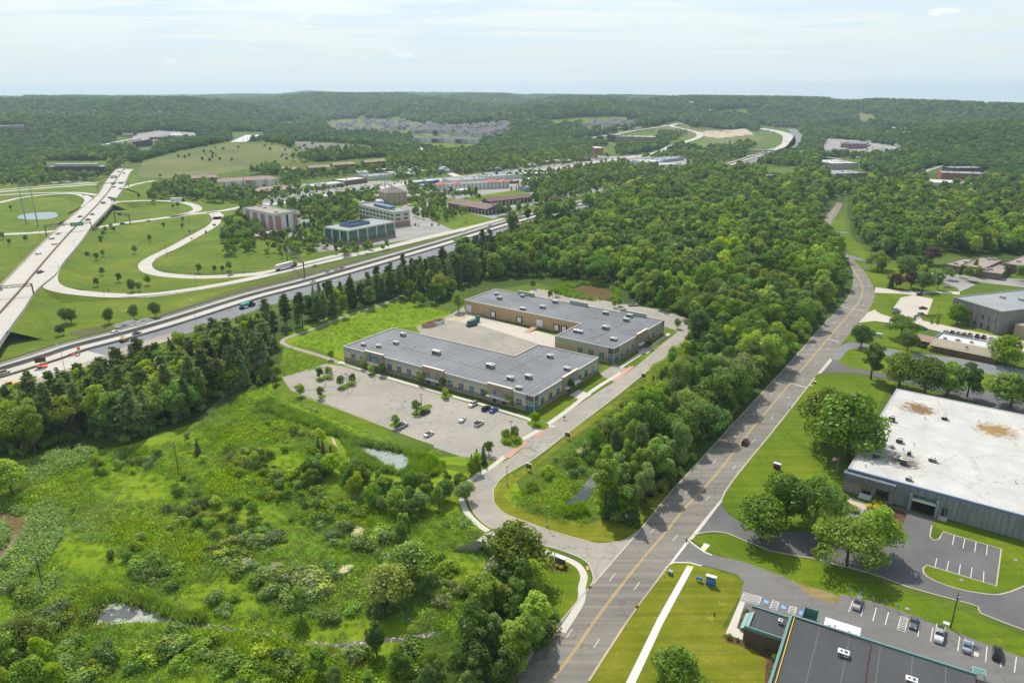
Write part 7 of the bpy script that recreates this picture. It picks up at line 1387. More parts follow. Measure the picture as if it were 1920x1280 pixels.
for poly,n,l,g in (([(600,372),(700,362),(780,350),(960,345),(1000,352),(900,362),(780,372),(700,385),(620,385)],10,'small low shop among trees between the offices and the white hotel','shops between the offices and the white hotel'),([(560,345),(700,322),(860,305),(960,300),(1100,292),(1130,300),(960,318),(860,326),(700,335)],34,'small flat roofed shop along the upper side of the commercial street','shops above the commercial street'),([(960,350),(1060,330),(1180,312),(1190,320),(1060,345),(980,360)],14,'flat roofed shop between the commercial road and the grove','shops between the commercial road and the grove'),([(1560,262),(1700,262),(1760,290),(1740,318),(1640,310),(1560,300)],16,'flat roofed hall among the trees of the valley office park','halls of the valley office park'),([(1130,240),(1200,232),(1230,240),(1160,246)],6,'small flat roofed block at the foot of the wooded hill','blocks at the foot of the wooded hill'),([(50,250),(200,245),(260,245),(240,262),(120,270)],9,'pale flat roofed block in the wooded hillside behind the overpass','blocks in the wooded hillside')):
    xs=[p[0] for p in poly];ys=[p[1] for p in poly]; c=0; t=0
    while c<n and t<3000:
        t+=1; q=(random.uniform(min(xs),max(xs)),random.uniform(min(ys),max(ys))); qa=(np.array([q[0]]),np.array([q[1]]))
        if not inpoly(*qa,poly)[0] or any(inpoly(*qa,b)[0] for b in BLD+roadpx): continue
        w=P3(*q)
        if all((w.x-k.x)**2+(w.y-k.y)**2>34**2 for k in got): got.append(w); c+=1; o=bpy.data.objects.new('shop_building',random.choice(sm_)); COL.objects.link(o); o.location=w; o.rotation_euler=(0,0,.35+random.choice([0,0,1.57])); s=random.uniform(.8,1.4); o.scale=(s,s,1); tag(o,l,'building',g)
# far bridges
def fbridge(a,b,h,label,w=11):
    A=P3(*a);B=P3(*b); z=max(A.z,B.z)+h; r=thing('road_bridge',label,'bridge',(A.x,A.y,0),math.atan2(B.y-A.y,B.x-A.x)); L=math.hypot(B.x-A.x,B.y-A.y)
    MB().box(0,L,-w/2,w/2,z-1.6,z).obj('deck','barrier_concrete',r); m=MB(); [m.box(L*t-1,L*t+1,-w/2+1,w/2-1,-5,z-1.6) for t in (.02,.3,.6,.98)]; m.obj('pier','concrete',r); MB().box(0,L,-w/2-.2,-w/2,z,z+1).obj('parapet','galvanised',r)
fbridge((1376,290),(1480,292),6,'road bridge crossing the freeway beyond the wood'); fbridge((1450,243),(1505,242),9,'long blue grey bridge far up the freeway',16); fbridge((1405,241),(1428,241),6,'short rusty bridge left of the far blue one')
# ------------------------------------------------ vehicles
def carpaint(n,c,metal=.3):
    m,nt,o=nmat(n); b=bsdf(nt,o,c,.28,.5,metal); b.inputs['Coat Weight'].default_value=.5; return m
PAINT={'white':(.62,.62,.60),'silver':(.36,.36,.36),'grey':(.12,.13,.14),'dark':(.018,.020,.024),'black':(.010,.010,.012),'blue':(.01,.10,.42),'navy':(.015,.03,.10),'red':(.30,.012,.015),'maroon':(.10,.012,.015),'beige':(.34,.27,.20),'tan':(.28,.22,.15),'pale_blue':(.30,.37,.42),'teal':(.03,.30,.28)}
for k,c in PAINT.items(): carpaint('paint_car_'+k,c)
glassm('car_glass',(.02,.03,.035),.08); plain('tyre',(.012,.012,.012),.9,.1); plain('wheel_rim',(.32,.32,.33),.35,.5,.5); plain('lamp_red',(.35,.01,.01),.4,.5); plain('lamp_clear',(.6,.6,.6),.3,.5); plain('cargo_white',(.60,.60,.58),.6,.3,var=.06)
# stations: (x, belt z, roof z or None, halfwidth)   x forward
KIND={'sedan':(1.82,[(-2.35,.70,None,.72),(-2.2,.92,None,.84),(-1.55,.97,None,.90),(-.95,.97,1.40,.91),(.35,.95,1.42,.91),(1.05,.92,None,.90),(2.0,.76,None,.86),(2.32,.55,None,.72)]),
 'suv':(1.9,[(-2.35,.85,None,.80),(-2.28,1.05,None,.90),(-2.0,1.08,1.66,.93),(-.2,1.06,1.74,.94),(.45,1.05,1.70,.94),(1.15,1.04,None,.93),(2.15,.94,None,.88),(2.38,.65,None,.76)]),
 'pickup':(2.0,[(-2.9,.95,None,.92),(-2.85,1.15,None,.96),(-.95,1.18,None,.98),(-.75,1.16,1.78,.98),(.75,1.14,1.84,.98),(1.35,1.14,None,.98),(2.7,1.05,None,.94),(2.92,.75,None,.84)]),
 'van':(2.0,[(-2.6,.95,None,.92),(-2.52,1.15,1.98,.98),(.9,1.12,2.05,.98),(1.45,1.10,None,.97),(2.3,.92,None,.9),(2.5,.65,None,.8)]),
 'coupe':(1.8,[(-2.2,.72,None,.74),(-2.05,.92,None,.86),(-1.4,.96,None,.9),(-.6,.95,1.30,.9),(.2,.93,1.33,.9),(.95,.90,None,.9),(1.95,.72,None,.84),(2.22,.5,None,.7)])}
def carmesh(kind,paint):
    W_,st=KIND[kind]; mb=MB(); gl=MB(); zs=.28; prev=None; n=len(st); vs=[];fs=[]
    for (x,b,r_,hw) in st: vs+=[(x,-hw,zs),(x,-hw*1.0,b*.62),(x,-hw*.96,b),(x,-hw*.62,b+.05),(x,hw*.62,b+.05),(x,hw*.96,b),(x,hw,b*.62),(x,hw,zs)]
    for i in range(n-1):
        for k in range(7): fs.append((i*8+k,i*8+k+1,i*8+k+9,i*8+k+8))
        fs.append((i*8+7,i*8,i*8+8,i*8+15))
    fs+=[tuple(range(8))[::-1],tuple(range((n-1)*8,n*8))]; mb.add(vs,[f[::-1] for f in fs])
    # cabin
    cab=[(x,b,r_,hw) for x,b,r_,hw in st if r_]; i0=[i for i,s in enumerate(st) if s[2]][0]; i1=[i for i,s in enumerate(st) if s[2]][-1]
    a=st[i0-1] if i0>0 else st[0]; z=st[i1+1]; x0=a[0] if kind in('sedan','coupe') else st[i0][0]-.12; base=[(x0,a[1] if kind in('sedan','coupe') else st[i0][1])]+[(c[0],c[1]) for c in cab]+[(z[0],z[1])]
    top=[(cab[0][0]+.02,cab[0][2]-.03)]+[(c[0]+(.06 if i==0 else -.05 if i==len(cab)-1 else 0),c[2]) for i,c in enumerate(cab)]+[(cab[-1][0]+.06,cab[-1][2]-.05)]
    hb=.88*W_/2*1.0; ht=.70*W_/2*1.04; gv=[];m_=len(base)
    for (bx,bz),(tx,tz) in zip(base,top): gv+=[(bx,-hb,bz),(tx,-ht,tz-.05),(tx,ht,tz-.05),(bx,hb,bz)]
    gf=[]
    for i in range(m_-1): gf+=[(i*4,i*4+1,i*4+5,i*4+4),(i*4+1,i*4+2,i*4+6,i*4+5),(i*4+2,i*4+3,i*4+7,i*4+6)]
    gf+=[(0,3,2,1),((m_-1)*4,(m_-1)*4+1,(m_-1)*4+2,(m_-1)*4+3)]; gl.add(gv,[f[::-1] for f in gf])
    rv=[];r_=top
    for i,(tx,tz) in enumerate(top): rv+=[(tx,-ht-.02,tz-.06),(tx,-ht*.8,tz+.01),(tx,ht*.8,tz+.01),(tx,ht+.02,tz-.06)]
    rf=[]
    for i in range(len(top)-1):
        for k in range(3): rf.append((i*4+k,i*4+k+1,i*4+k+5,i*4+k+4))
    mb.add(rv,[f[::-1] for f in rf]+rf)
    for (bx,bz),(tx,tz) in zip(base[1:-1:max(1,len(base)-3)],top[1:-1:max(1,len(top)-3)]):   # pillars
        for s in (-1,1): mb.tube((bx,s*(hb+.01),bz),(tx,s*(ht+.01),tz-.05),.04,n=4)
    if kind=='pickup': mb.box(-2.8,-1.05,-.8,.8,1.19,1.2)
    ln=MB(); L=st[-1][0]; ln.box(L-.22,L-.02,.45,.78,.60,.74).box(L-.22,L-.02,-.78,-.45,.60,.74); lr=MB(); B=st[0][0]; lr.box(B-.02,B+.15,.5,.8,.75,.92).box(B-.02,B+.15,-.8,-.5,.75,.92)
    wb=1.42 if kind!='pickup' else 1.75; wh=[]
    for sx in (-1,1):
        for sy in (-1,1):
            w=MB(); w.mi(0).tube((sx*wb,sy*W_/2*.80,.34),(sx*wb,sy*W_/2*1.0,.34),.34,n=14); w.mi(1).tube((sx*wb,sy*W_/2*.9,.34),(sx*wb,sy*(W_/2+.015),.34),.2,n=10); wh.append(w)
    bed=MB()
    if kind=='pickup': bed.box(-2.78,-1.05,-.76,.76,1.18,1.27)
    return mb,gl,ln,lr,wh,bed
CARS={}
def car(kind,color,x,y,z,rz,label,group=None,full=True,name=None):
    nm=name or {'sedan':'car','suv':'car','coupe':'car','pickup':'pickup_truck','van':'van'}[kind]
    key=(kind,color,full)
    if key not in CARS:
        mb,gl,ln,lr,wh,bed=carmesh(kind,color)
        if full:
            L=[('body',mb.mesh('body','paint_car_'+color)),('window',gl.mesh('window','car_glass')),('headlight',ln.mesh('headlight','lamp_clear')),('tail_light',lr.mesh('tail_light','lamp_red'))]+[('wheel',w.mesh('wheel',['tyre','wheel_rim'])) for w in wh]
            if kind=='pickup': L.append(('load_bed',bed.mesh('load_bed','dark_grey')))
            for _,me in L[:1]: 
                bm=bmesh.new(); bm.from_mesh(me); bmesh.ops.recalc_face_normals(bm,faces=bm.faces); bm.to_mesh(me); bm.free()
            CARS[key]=L
        else:
            m=MB(); m.mi(0).add(mb.v,mb.f); m.mi(1).add(gl.v,gl.f); m.mi(2); [m.add(w.v,w.f) for w in wh]; CARS[key]=m.mesh('car',['paint_car_'+color,'car_glass','tyre'])
    cat={'pickup_truck':'pickup truck','van':'van'}.get(nm,'car')
    if full:
        r=thing(nm,label,cat,(x,y,z),rz,group)
        for n_,me in CARS[key]: o=bpy.data.objects.new(n_,me); COL.objects.link(o); o.parent=r
        return r
    o=bpy.data.objects.new(nm,CARS[key]); COL.objects.link(o); o.location=(x,y,z); o.rotation_euler=(0,0,rz); return tag(o,label,cat,group)
def dirpx(a,b,z=0): p=P(*a,z);q=P(*b,z); return math.atan2(q[1]-p[1],q[0]-p[0])
DS=dirpx((1588,1151),(1596,1129))   # stall direction
for k,c,px,py,r,l in (('suv','silver',1604,1139,DS+PI,'champagne SUV in the first stall next to the small blue signs'),('sedan','grey',1709,1175,DS+PI,'grey sedan beside the hatched bay'),('pickup','white',1757,1198,DS+PI,'large white pickup truck in the side lot'),('coupe','pale_blue',1809,1220,DS,'silver blue coupe parked beside the utility pole shadow'),('suv','dark',1865,1234,DS,'black car at the right end of the side lot')):
    q=P(px,py); car(k,c,q[0],q[1],.09,r,l)
DL=RD(degA)+PI/2
for k,c,px,py,r,l in (('pickup','silver',752,800,DL,'silver pickup beside the outer parking island'),('sedan','white',803,815,DL,'white sedan alone at the outer edge of the big lot'),('suv','black',797,774,DL,'black SUV beside the lamp island'),('suv','white',886,760,DL+PI,'white SUV parked nearest the entrance walk'),('suv','black',911,768,DL,'black SUV next to the bright blue car'),('sedan','blue',925,771,DL,'bright blue car in front of the third entrance bay'),('coupe','white',866,788,DL+.3,'small white convertible in the middle of the big lot'),('suv','white',897,796,DL,'white SUV in the middle of the big lot, right of the convertible')):
    q=P(px,py); car(k,c,q[0],q[1],.08,r,l)
for k,c,px,py,r,l in (('suv','white',1162,570,FB.a+.9,'white SUV on the rear lot beside the trees'),('pickup','silver',1187,575,FB.a+.7,'silver pickup on the rear lot beside the trees'),('van','white',1169,586,FB.a+PI/2,'white van half hidden behind the third roof screen'),('suv','grey',1287,608,1.3,'grey car by the tree at the end of the rear lot')):
    q=P(px,py); car(k,c,q[0],q[1],.08,r,l)
q=P(1396,834); car('suv','maroon',q[0],q[1],.09,dirpx((1396,834),(1420,800)),'dark red SUV driving on the wide main road')
for k,c,px,py,r,l in (('sedan','grey',1725,556,.5,'grey car on the drive above the tan lot'),('sedan','maroon',1731,584,-.1,'dark red sedan on the tan lot'),('suv','white',1728,596,-.1,'white SUV at the lower edge of the tan lot'),('suv','pale_blue',1680,588,0,'pale car behind the rounded shrubs'),('suv','teal',1729,622,-.2,'teal car at the end of the row behind the tan roofed building'),('pickup','white',1884,617,-.2,'white pickup beside the grey hall'),('pickup','silver',1883,623,-.2,'lower white pickup beside the grey hall'),('suv','white',1776,544,0,'white car in the shade left of the grey hall')):
    q=P(px,py); car(k,c,q[0],q[1],.1,r,l)
for i,(px,py,c) in enumerate(((1773,629,'white'),(1785,631,'dark'),(1796,633,'silver'),(1807,635,'grey'),(1818,636,'silver'),(1832,638,'black'),(1844,640,'black'),(1858,643,'white'))):
    q=P(px,py); car('suv',c,q[0],q[1],.1,F.a+PI/2,'%s car in the row parked behind the tan roofed building, %s from the left'%(c,('first','second','third','fourth','fifth','sixth','seventh','eighth')[i]))
# traffic
hd=lambda p:math.atan2(p[1],p[0])
HD=dirpx((0,702),(480,559))
for k,c,px,py,z,r,l in (('suv','white',217,620,.09,HD,'white SUV on the upper freeway lane near the gravel piles'),('sedan','black',257,622,.09,HD,'black car between the freeway barriers'),('suv','white',8,694,.09,HD,'white SUV entering at the left edge of the freeway'),('sedan','silver',592,497,.09,HD,'silver car on the ramp behind the big lorry'),('suv','white',616,509,.09,HD,'white car leading three cars on the freeway'),('sedan','teal',631,506,.09,HD,'pale blue car in the middle of three on the freeway'),('sedan','red',642,502,.09,HD,'red car last of three on the freeway'),('sedan','white',587,526,.09,HD,'white car half behind the pine tops'),
   ('sedan','white',872,435,.09,HD,'silver car on the freeway shoulder lane'),('sedan','silver',920,423,.09,HD,'blue car on the freeway before the motels'),('sedan','silver',953,416,.09,HD,'silver car beyond the motels on the freeway'),('suv','silver',855,450,.09,HD,'pale van beside the fresh asphalt'),('suv','beige',917,432,.09,HD,'beige pickup behind the freeway barrier'),('sedan','white',978,407,.09,HD,'white car on the freeway near the pylon sign'),('sedan','white',1101,374,.09,HD,'first white car by the freeway bend in the trees'),('sedan','white',1122,370,.09,HD,'second white car by the freeway bend in the trees'),('suv','white',1128,369,.09,HD,'third white car by the freeway bend in the trees'),
   ('sedan','silver',433,513,.11,HD,'dark blue car on the looping ramp'),('sedan','navy',290,373,4,-.05,'blue car on the upper ramp'),('sedan','teal',281,411,.1,.15,'teal car on the road under the overpass'),('suv','black',232,416,.1,.15,'black car coming from under the overpass'),('sedan','silver',274,337,3,.3,'silver car on the narrow ramp beside the brick blocks'),('sedan','red',278,331,.1,.2,'red car on the upper left highway'),
   ('suv','grey',77,506,6.05,1.25,'grey SUV in the near lanes of the elevated road'),('sedan','white',73,471,6.05,1.15,'white sedan in the far lanes of the elevated road'),('suv','white',99,443,6.05,1.15,'white SUV below the sign gantry'),('coupe','white',103,453,6.05,1.15,'white coupe below the sign gantry'),('sedan','white',111,434,6.05,1.15,'white car just under the sign gantry'),('sedan','navy',152,402,6.05,1.15,'dark blue car past the sign gantry'),('sedan','maroon',175,398,6.05,1.15,'maroon car in the near lanes past the gantry'),('suv','black',167,408,6.05,1.15,'black SUV in the near lanes at the gantry'),('van','grey',196,377,6.05,1.15,'dark van where the ramps meet'),('suv','black',208,367,6.05,1.15,'black SUV beyond the dark van'),('suv','white',176,368,6.05,2.0,'white car on the joining ramp'),
   ('sedan','black',159,361,5,2.6,'black car at the ramp curve'),('sedan','black',216,347,6.05,1.1,'black car beyond the second gantry'),('sedan','teal',228,350,6.05,1.1,'teal car beyond the second gantry'),('sedan','navy',225,318,6.05,1.0,'dark blue car near the top of the elevated road'),('sedan','grey',235,321,6.05,1.0,'grey car near the top of the elevated road')):
    q=P(px,py,z); car(k,c,q[0],q[1],z+.02,r,l)
# trucks
def truck(px,py,z,rz,label,L=15,col='cargo_white',cab='paint_car_maroon',kind='box',name='lorry'):
    q=P(px,py,z); r=thing(name,label,'truck',(q[0],q[1],z+.02),rz)
    if kind=='box': MB().box(-L/2-1,L/2-2.6,-1.25,1.25,1.1,4.0).obj('cargo_box',col,r)
    if kind=='tank': m=MB(); m.tube((-L/2,0,2.1),(L/2-3,0,2.1),1.1,n=14); m.obj('tank',col,r)
    if kind=='bus': MB().box(-L/2,L/2,-1.25,1.25,.5,3.3).obj('body',col,r); MB().box(-L/2+.4,L/2-.2,-1.28,1.28,1.7,2.7).obj('window','car_glass',r)
    else:
        m=MB(); x=L/2-2.4; m.add([(x,-1.15,.6),(x+3.4,-1.1,.6),(x+3.4,1.1,.6),(x,1.15,.6),(x,-1.15,3.4),(x+1.6,-1.1,3.2),(x+1.6,1.1,3.2),(x,1.15,3.4),(x+2.0,-1.1,1.7),(x+2.0,1.1,1.7),(x+3.4,-1.05,1.5),(x+3.4,1.05,1.5)],[(0,1,10,8,5,4),(3,7,6,9,11,2),(4,5,6,7),(5,8,9,6),(8,10,11,9),(1,2,11,10),(0,4,7,3)]); m.obj('cab',cab,r)
        m=MB(); m.add([(x+1.65,-1.0,3.05),(x+2.0,-1.0,1.85),(x+2.0,1.0,1.85),(x+1.65,1.0,3.05)],[(0,1,2,3)]); m.box(x+.4,x+1.3,-1.17,1.17,2.0,2.9); m.obj('window','car_glass',r)
    for xx in ([-L/2,-L/2+1.3,L/2-2.6,L/2] if kind!='bus' else [-L/2+2,L/2-2]):
        m=MB(); m.tube((xx,-1.25,.5),(xx,1.25,.5),.5,n=12); m.obj('wheel','tyre',r)
    return r
truck(538,500,0,HD,'long white semi trailer with a brown cab on the ramp',17); truck(336,374,1.2,-.1,'white lorry on the upper ramp with a dark cab',15,cab='paint_car_dark'); truck(464,573,0,HD,'turquoise tank lorry on the fresh asphalt',9,'paint_car_teal','paint_car_dark','tank'); truck(216,329,6,1.1,'white box lorry on the elevated road',8,cab='paint_car_white'); truck(234,309,6,1.0,'small white lorry at the top of the elevated road',7,cab='paint_car_white'); truck(1080,385,0,HD,'white and blue coach on the freeway near the trees',13,'paint_car_pale_blue',kind='bus',name='coach'); truck(1405,299,0,HD,'white lorry under the far bridge',14); truck(1855,378,0,.2,'white camper van parked at the right edge lot',8,kind='bus',name='camper_van')
# cars filling the distant lots
def lotcars(poly,n,label,group,z=0,ang=(0,1.57)):
    xs=[p[0] for p in poly];ys=[p[1] for p in poly]; got=[];t=0; a=random.choice(ang)
    while len(got)<n and t<3000:
        t+=1; q=(random.uniform(min(xs),max(xs)),random.uniform(min(ys),max(ys)))
        if not inpoly(np.array([q[0]]),np.array([q[1]]),poly)[0]: continue
        w=P3(*q); w=Vector((round(w.x/3.1)*3.1,round(w.y/12)*12,w.z))
        if any((w.x-g.x)**2+(w.y-g.y)**2<8 for g in got): continue
        got.append(w); car(random.choice(['sedan','suv','suv','pickup']),random.choice(['white','silver','grey','black','dark','white','navy','red','silver']),w.x,w.y,w.z+.1,1.57+random.choice([0,PI])+.05,label,group,False)
lotcars([(560,425),(620,430),(620,470),(560,450)],16,'parked car between the tall hotel and the green glass office','cars between the tall hotel and the glass office'); lotcars([(590,445),(615,460),(560,475),(490,470),(480,440),(500,430)],9,'parked car in the lot below the tall hotel','cars in the lot below the tall hotel')
lotcars([(775,412),(830,405),(880,420),(850,428),(760,428)],7,'parked car in the office court by the cream office','cars by the cream office'); lotcars([(820,392),(860,396),(900,408),(850,402)],5,'car parked at the brown roofed motels','cars at the motels'); lotcars([(930,385),(1010,380),(1010,388),(930,395)],9,'car parked between the motels and the freeway','cars between the motels and the freeway')
lotcars([(600,372),(640,368),(690,365),(700,368),(610,376)],12,'parked car in the lot with the low red hedge','cars in the lot with the red hedge'); lotcars([(590,356),(700,346),(760,340),(760,344),(600,362)],22,'car parked in front of the strip mall','cars in front of the strip mall'); lotcars([(960,350),(1000,345),(990,360),(960,358)],22,'car in the crowded lot beside the grove','cars in the crowded lot beside the grove'); lotcars([(985,338),(1080,327),(1180,318),(1100,333),(1000,345)],26,'car parked along the shops under the commercial road','cars along the shops under the commercial road')
lotcars([(1225,298),(1290,296),(1310,304),(1290,310),(1225,312)],46,'car in the packed dealership yard by the ramp','cars in the dealership yard',); lotcars([(776,338),(960,328),(1100,309),(1200,297),(1200,299),(960,331),(776,343)],22,'car driving on the wide commercial road','cars on the wide commercial road'); lotcars([(860,322),(1000,306),(1000,310),(860,328)],14,'car parked at the shops behind the commercial road','cars at the shops behind the commercial road')
lotcars([(1420,296),(1478,272),(1480,262),(1450,248),(1424,246),(1440,250),(1465,262),(1462,276),(1410,300)],20,'tiny car on the far curving freeway','cars on the far curving freeway'); lotcars([(525,328),(680,318),(760,312),(760,316),(680,322),(560,332)],14,'car parked at the brick apartment blocks','cars at the brick apartment blocks'); lotcars([(120,326),(195,325),(200,332),(130,334)],8,'car beside the dark office with the penthouse','cars beside the dark office'); lotcars([(290,250),(370,247),(370,254),(300,260)],24,'parked car in the lots beyond the grassy hill','cars in the lots beyond the grassy hill'); lotcars([(1070,285),(1110,288),(1110,296),(1070,296)],10,'car or van in the yard left of the red block','cars in the yard left of the red block'); lotcars([(1600,278),(1680,282),(1690,290),(1610,292)],16,'parked car in the office park up the valley','cars in the office park up the valley')
# ------------------------------------------------ poles, lamps, gantries, signs
def lamp(px,py,h,label,group=None,z=0,arm=0,rz=0,base=False,heads=1,mat='steel_grey',name='street_lamp'):
    q=P(px,py,z); r=thing(name,label,'street lamp',(q[0],q[1],z),rz,group); m=MB(); m.tube((0,0,0),(0,0,h),.13,.08,7); m.obj('pole',mat,r)
    m=MB()
    if arm: m.tube((0,0,h),(arm,0,h+.7),.06,n=5); m.obj('arm',mat,r); MB().box(arm-.1,arm+.7,-.15,.15,h+.62,h+.78).obj('lamp_head',mat,r)
    else:
        for s in ((-1,1) if heads==2 else (1,)): m.box(min(0,s*.75),max(0,s*.75),-.18,.18,h-.05,h+.12)
        m.obj('lamp_head',mat,r)
    if base: m=MB(); m.tube((0,0,0),(0,0,.8),.3,n=10); m.obj('base','concrete',r)
    return r
for px,py,l in ((609,714,'lamp post on the first narrow parking island'),(651,727,'lamp post on the second narrow parking island'),(790,768,'lamp post on the third parking island'),(957,822,'lamp post on the grassy island by the red crossing')): lamp(px,py,6.8,l,heads=2,mat='dark_grey')
lamp(1023,987,6.6,'single lamp post on a concrete foot by the access road bend',base=True); lamp(949,908,6.6,'lamp post on the inner kerb of the bend',base=True); lamp(1037,557,6,'lamp post on the rear lot'); lamp(1002,544,6,'lamp post at the far corner of the rear lot'); lamp(1757,598,7,'lamp post on the lawn by the grey hall')
for i,(px,py) in enumerate(((114,514),(143,469),(52,504),(180,437),(197,552),(369,534),(315,477),(458,508),(41,484),(79,446),(166,433),(190,399),(228,395),(239,345),(356,415),(366,450))):
    el=(px,py) in ((114,514),(143,469),(52,504),(166,433),(180,437),(239,345)); lamp(px,py,9.5,'slim lamp post along the interchange ramps','lamp posts along the interchange ramps',z=0,arm=1.8,rz=random.choice([2.5,3,.3]))
for px,py,l in ((122,692,'tall curved lamp post over the freeway works'),(368,600,'tall curved lamp post where the fresh asphalt starts'),(1080,378,'lamp post beside the freeway near the grove'),(730,462,'lamp post near the glass office')): lamp(px,py,12,l,arm=2.6,rz=2.6,mat='galvanised')
def mono(px,py,h,label,name='transmission_pole'):
    q=P(px,py); r=thing(name,label,'pole',(q[0],q[1],0)); m=MB(); m.tube((0,0,0),(0,0,h),.62,.24,10); m.obj('mast','galvanised',r); m=MB()
    for k in (0,2.6,5.2): m.tube((-2.6,0,h-1-k),(2.6,0,h-1-k),.1,n=5)
    m.obj('crossarm','galvanised',r); m=MB()
    for k in (0,2.6,5.2):
        for s in (-2.5,2.5): m.tube((s,0,h-1-k),(s,0,h-2-k),.08,n=5)
    m.obj('insulator','steel_grey',r)
mono(51,414,39,'tall steel transmission pole left of its twin near the blue pond'); mono(73,419,40,'tall steel transmission pole right of its twin near the blue pond'); mono(464,384,39,'tall steel pole in front of the long brick hotel'); mono(531,364,31,'tall steel pole beside the low hipped building'); mono(583,371,18,'steel pole in the lot with the red hedge'); mono(724,352,24,'steel pole at the bend of the commercial street'); mono(1002,324,22,'steel pole on the commercial road'); mono(1110,309,22,'steel pole beside the pink roofed restaurant'); mono(1196,299,22,'steel pole beside the car dealership'); mono(1745,234,30,'lattice mast silhouette on the far hillside')
def wood(px,py,h,label,rz=.9):
    q=P(px,py); r=thing('utility_pole',label,'utility pole',(q[0],q[1],0),rz); m=MB(); m.tube((0,0,0),(0,0,h),.17,.12,8); m.obj('pole','bark',r); m=MB(); m.box(-1.3,1.3,-.07,.07,h-.5,h-.35); m.box(-1.0,1.0,-.07,.07,h-1.3,h-1.16); m.obj('crossarm','pale_bark',r); m=MB(); [m.tube((s,0,h-.35),(s,0,h-.1),.06,n=5) for s in (-1.2,-.4,.4,1.2)]; m.obj('insulator','unit_grey',r); return q
w0=wood(78,1097,9.5,'leaning wooden utility pole above the knotweed patch'); w1=wood(334,886,12,'wooden utility pole in the middle of the meadow'); w2=wood(493,722,12,'wooden utility pole by the pines at the lot corner'); w3_=wood(138,430+0,9,'x') if 0 else None
qn=P(1779,1182); wood(1779,1182,9.8,'wooden utility pole with a transformer on the strip between the two lots',.25)
m=MB(); m.tube((.35,0,7.9),(.35,0,8.7),.24,n=10); o=m.obj('transformer','unit_grey'); o.location=(qn[0],qn[1],0); tag(o,'grey transformer can hung on the utility pole','transformer')
m=MB(); g0=Vector((qn[0],qn[1],8.5)); g1=PV(1722,1163,.1); m.tube(g0,g1,.025,n=4); m.tube(g1,g1.lerp(g0,.12),.09,n=6); o=m.obj('guy_wire','galvanised'); tag(o,'guy wire anchored in the lawn beside the utility pole','wire')
def wires(a,b,ha,hb,label):
    m=MB()
    for off_ in (-1.2,-.4,.4,1.2):
        d=Vector((-.78,.62,0))*off_*1.0; A=Vector((a[0],a[1],ha))+d; B=Vector((b[0],b[1],hb))+d; pr=A
        for k in range(1,13): t=k/12; q=A.lerp(B,t); q.z-=2.2*4*t*(1-t)*.45; m.tube(pr,q,.009,n=3,cap=False); pr=q
    tag(m.obj('power_line','unit_grey'),label,'power line')
wires(w0,w1,9.2,11.7,'power lines over the lower meadow'); wires(w1,w2,11.7,11.7,'power lines over the upper meadow'); wires(P(-60,1215),w0,8,9.2,'power lines leaving at the left edge')
def gantry(a,b,z,h,label,signs,lz=0):
    A=P(*a,z);B=P(*b,z); ang=math.atan2(B[1]-A[1],B[0]-A[0]); L=math.dist(A,B); r=thing('sign_gantry',label,'sign gantry',(A[0],A[1],z-lz),ang); h+=lz; m=MB(); m.box(-.35,.35,-.35,.35,0,h+1.4); m.obj('post','rust_steel',r); m=MB(); m.box(L-.35,L+.35,-.35,.35,0,h+1.4); m.obj('post','rust_steel',r); m=MB()
    for zz in (h,h+1.3):
        for y in (-.6,.6): m.tube((0,y,zz),(L,y,zz),.11,n=5)
    n=int(L/1.6)
    for k in range(n):
        x0=L*k/n;x1=L*(k+1)/n; m.tube((x0,-.6,h if k%2 else h+1.3),(x1,-.6,h+1.3 if k%2 else h),.07,n=4); m.tube((x0,.6,h+1.3 if k%2 else h),(x1,.6,h if k%2 else h+1.3),.07,n=4); m.tube((x0,-.6,h),(x0,.6,h),.06,n=4)
    m.obj('truss','rust_steel',r)
    for (u0,w_,hh,mt) in signs:
        x=L*u0; s=MB().box(x,x+w_,-.95,-.8,h-hh*.5+.2,h+hh*.5+.2).obj('sign_panel',mt,r)
        if mt=='sign_green':
            m=MB(); m.box(x+.15,x+w_-.15,-1.0,-.96,h+hh*.5,h+hh*.5+.08); m.box(x+.15,x+w_-.15,-1.0,-.96,h-hh*.5+.3,h-hh*.5+.38); m.box(x+w_*.2,x+w_*.8,-1.0,-.96,h+.4,h+.7); m.box(x+w_*.3,x+w_*.7,-1.0,-.96,h-.2,h+.1); m.obj('lettering','paint_white',s)
    return r
gantry((89,438),(175,432),3,8.5,'sign gantry with two green panels across the elevated road',[(.15,4.5,1.4,'unit_grey'),(.32,4,1.4,'unit_grey'),(.55,4.6,3.2,'sign_green'),(.70,4.6,3.2,'sign_green')],3)
gantry((186,354),(244,351),2,8.5,'farther sign gantry with two green panels',[(.45,4.5,3,'sign_green'),(.7,5,2.6,'sign_green')],2); gantry((-70,568),(66,556),3,8.5,'nearest sign gantry at the left edge, its panel seen from the back',[(.40,7,3,'unit_grey')],3)
gantry((218,411),(246,416),0,8,'small dark gantry by the underpass road',[(.3,6,2,'dark_grey')]); gantry((540,486),(572,518),0,9.5,'grey sign gantry over the ramp beside the lorry',[(.2,9,2.6,'unit_grey')])
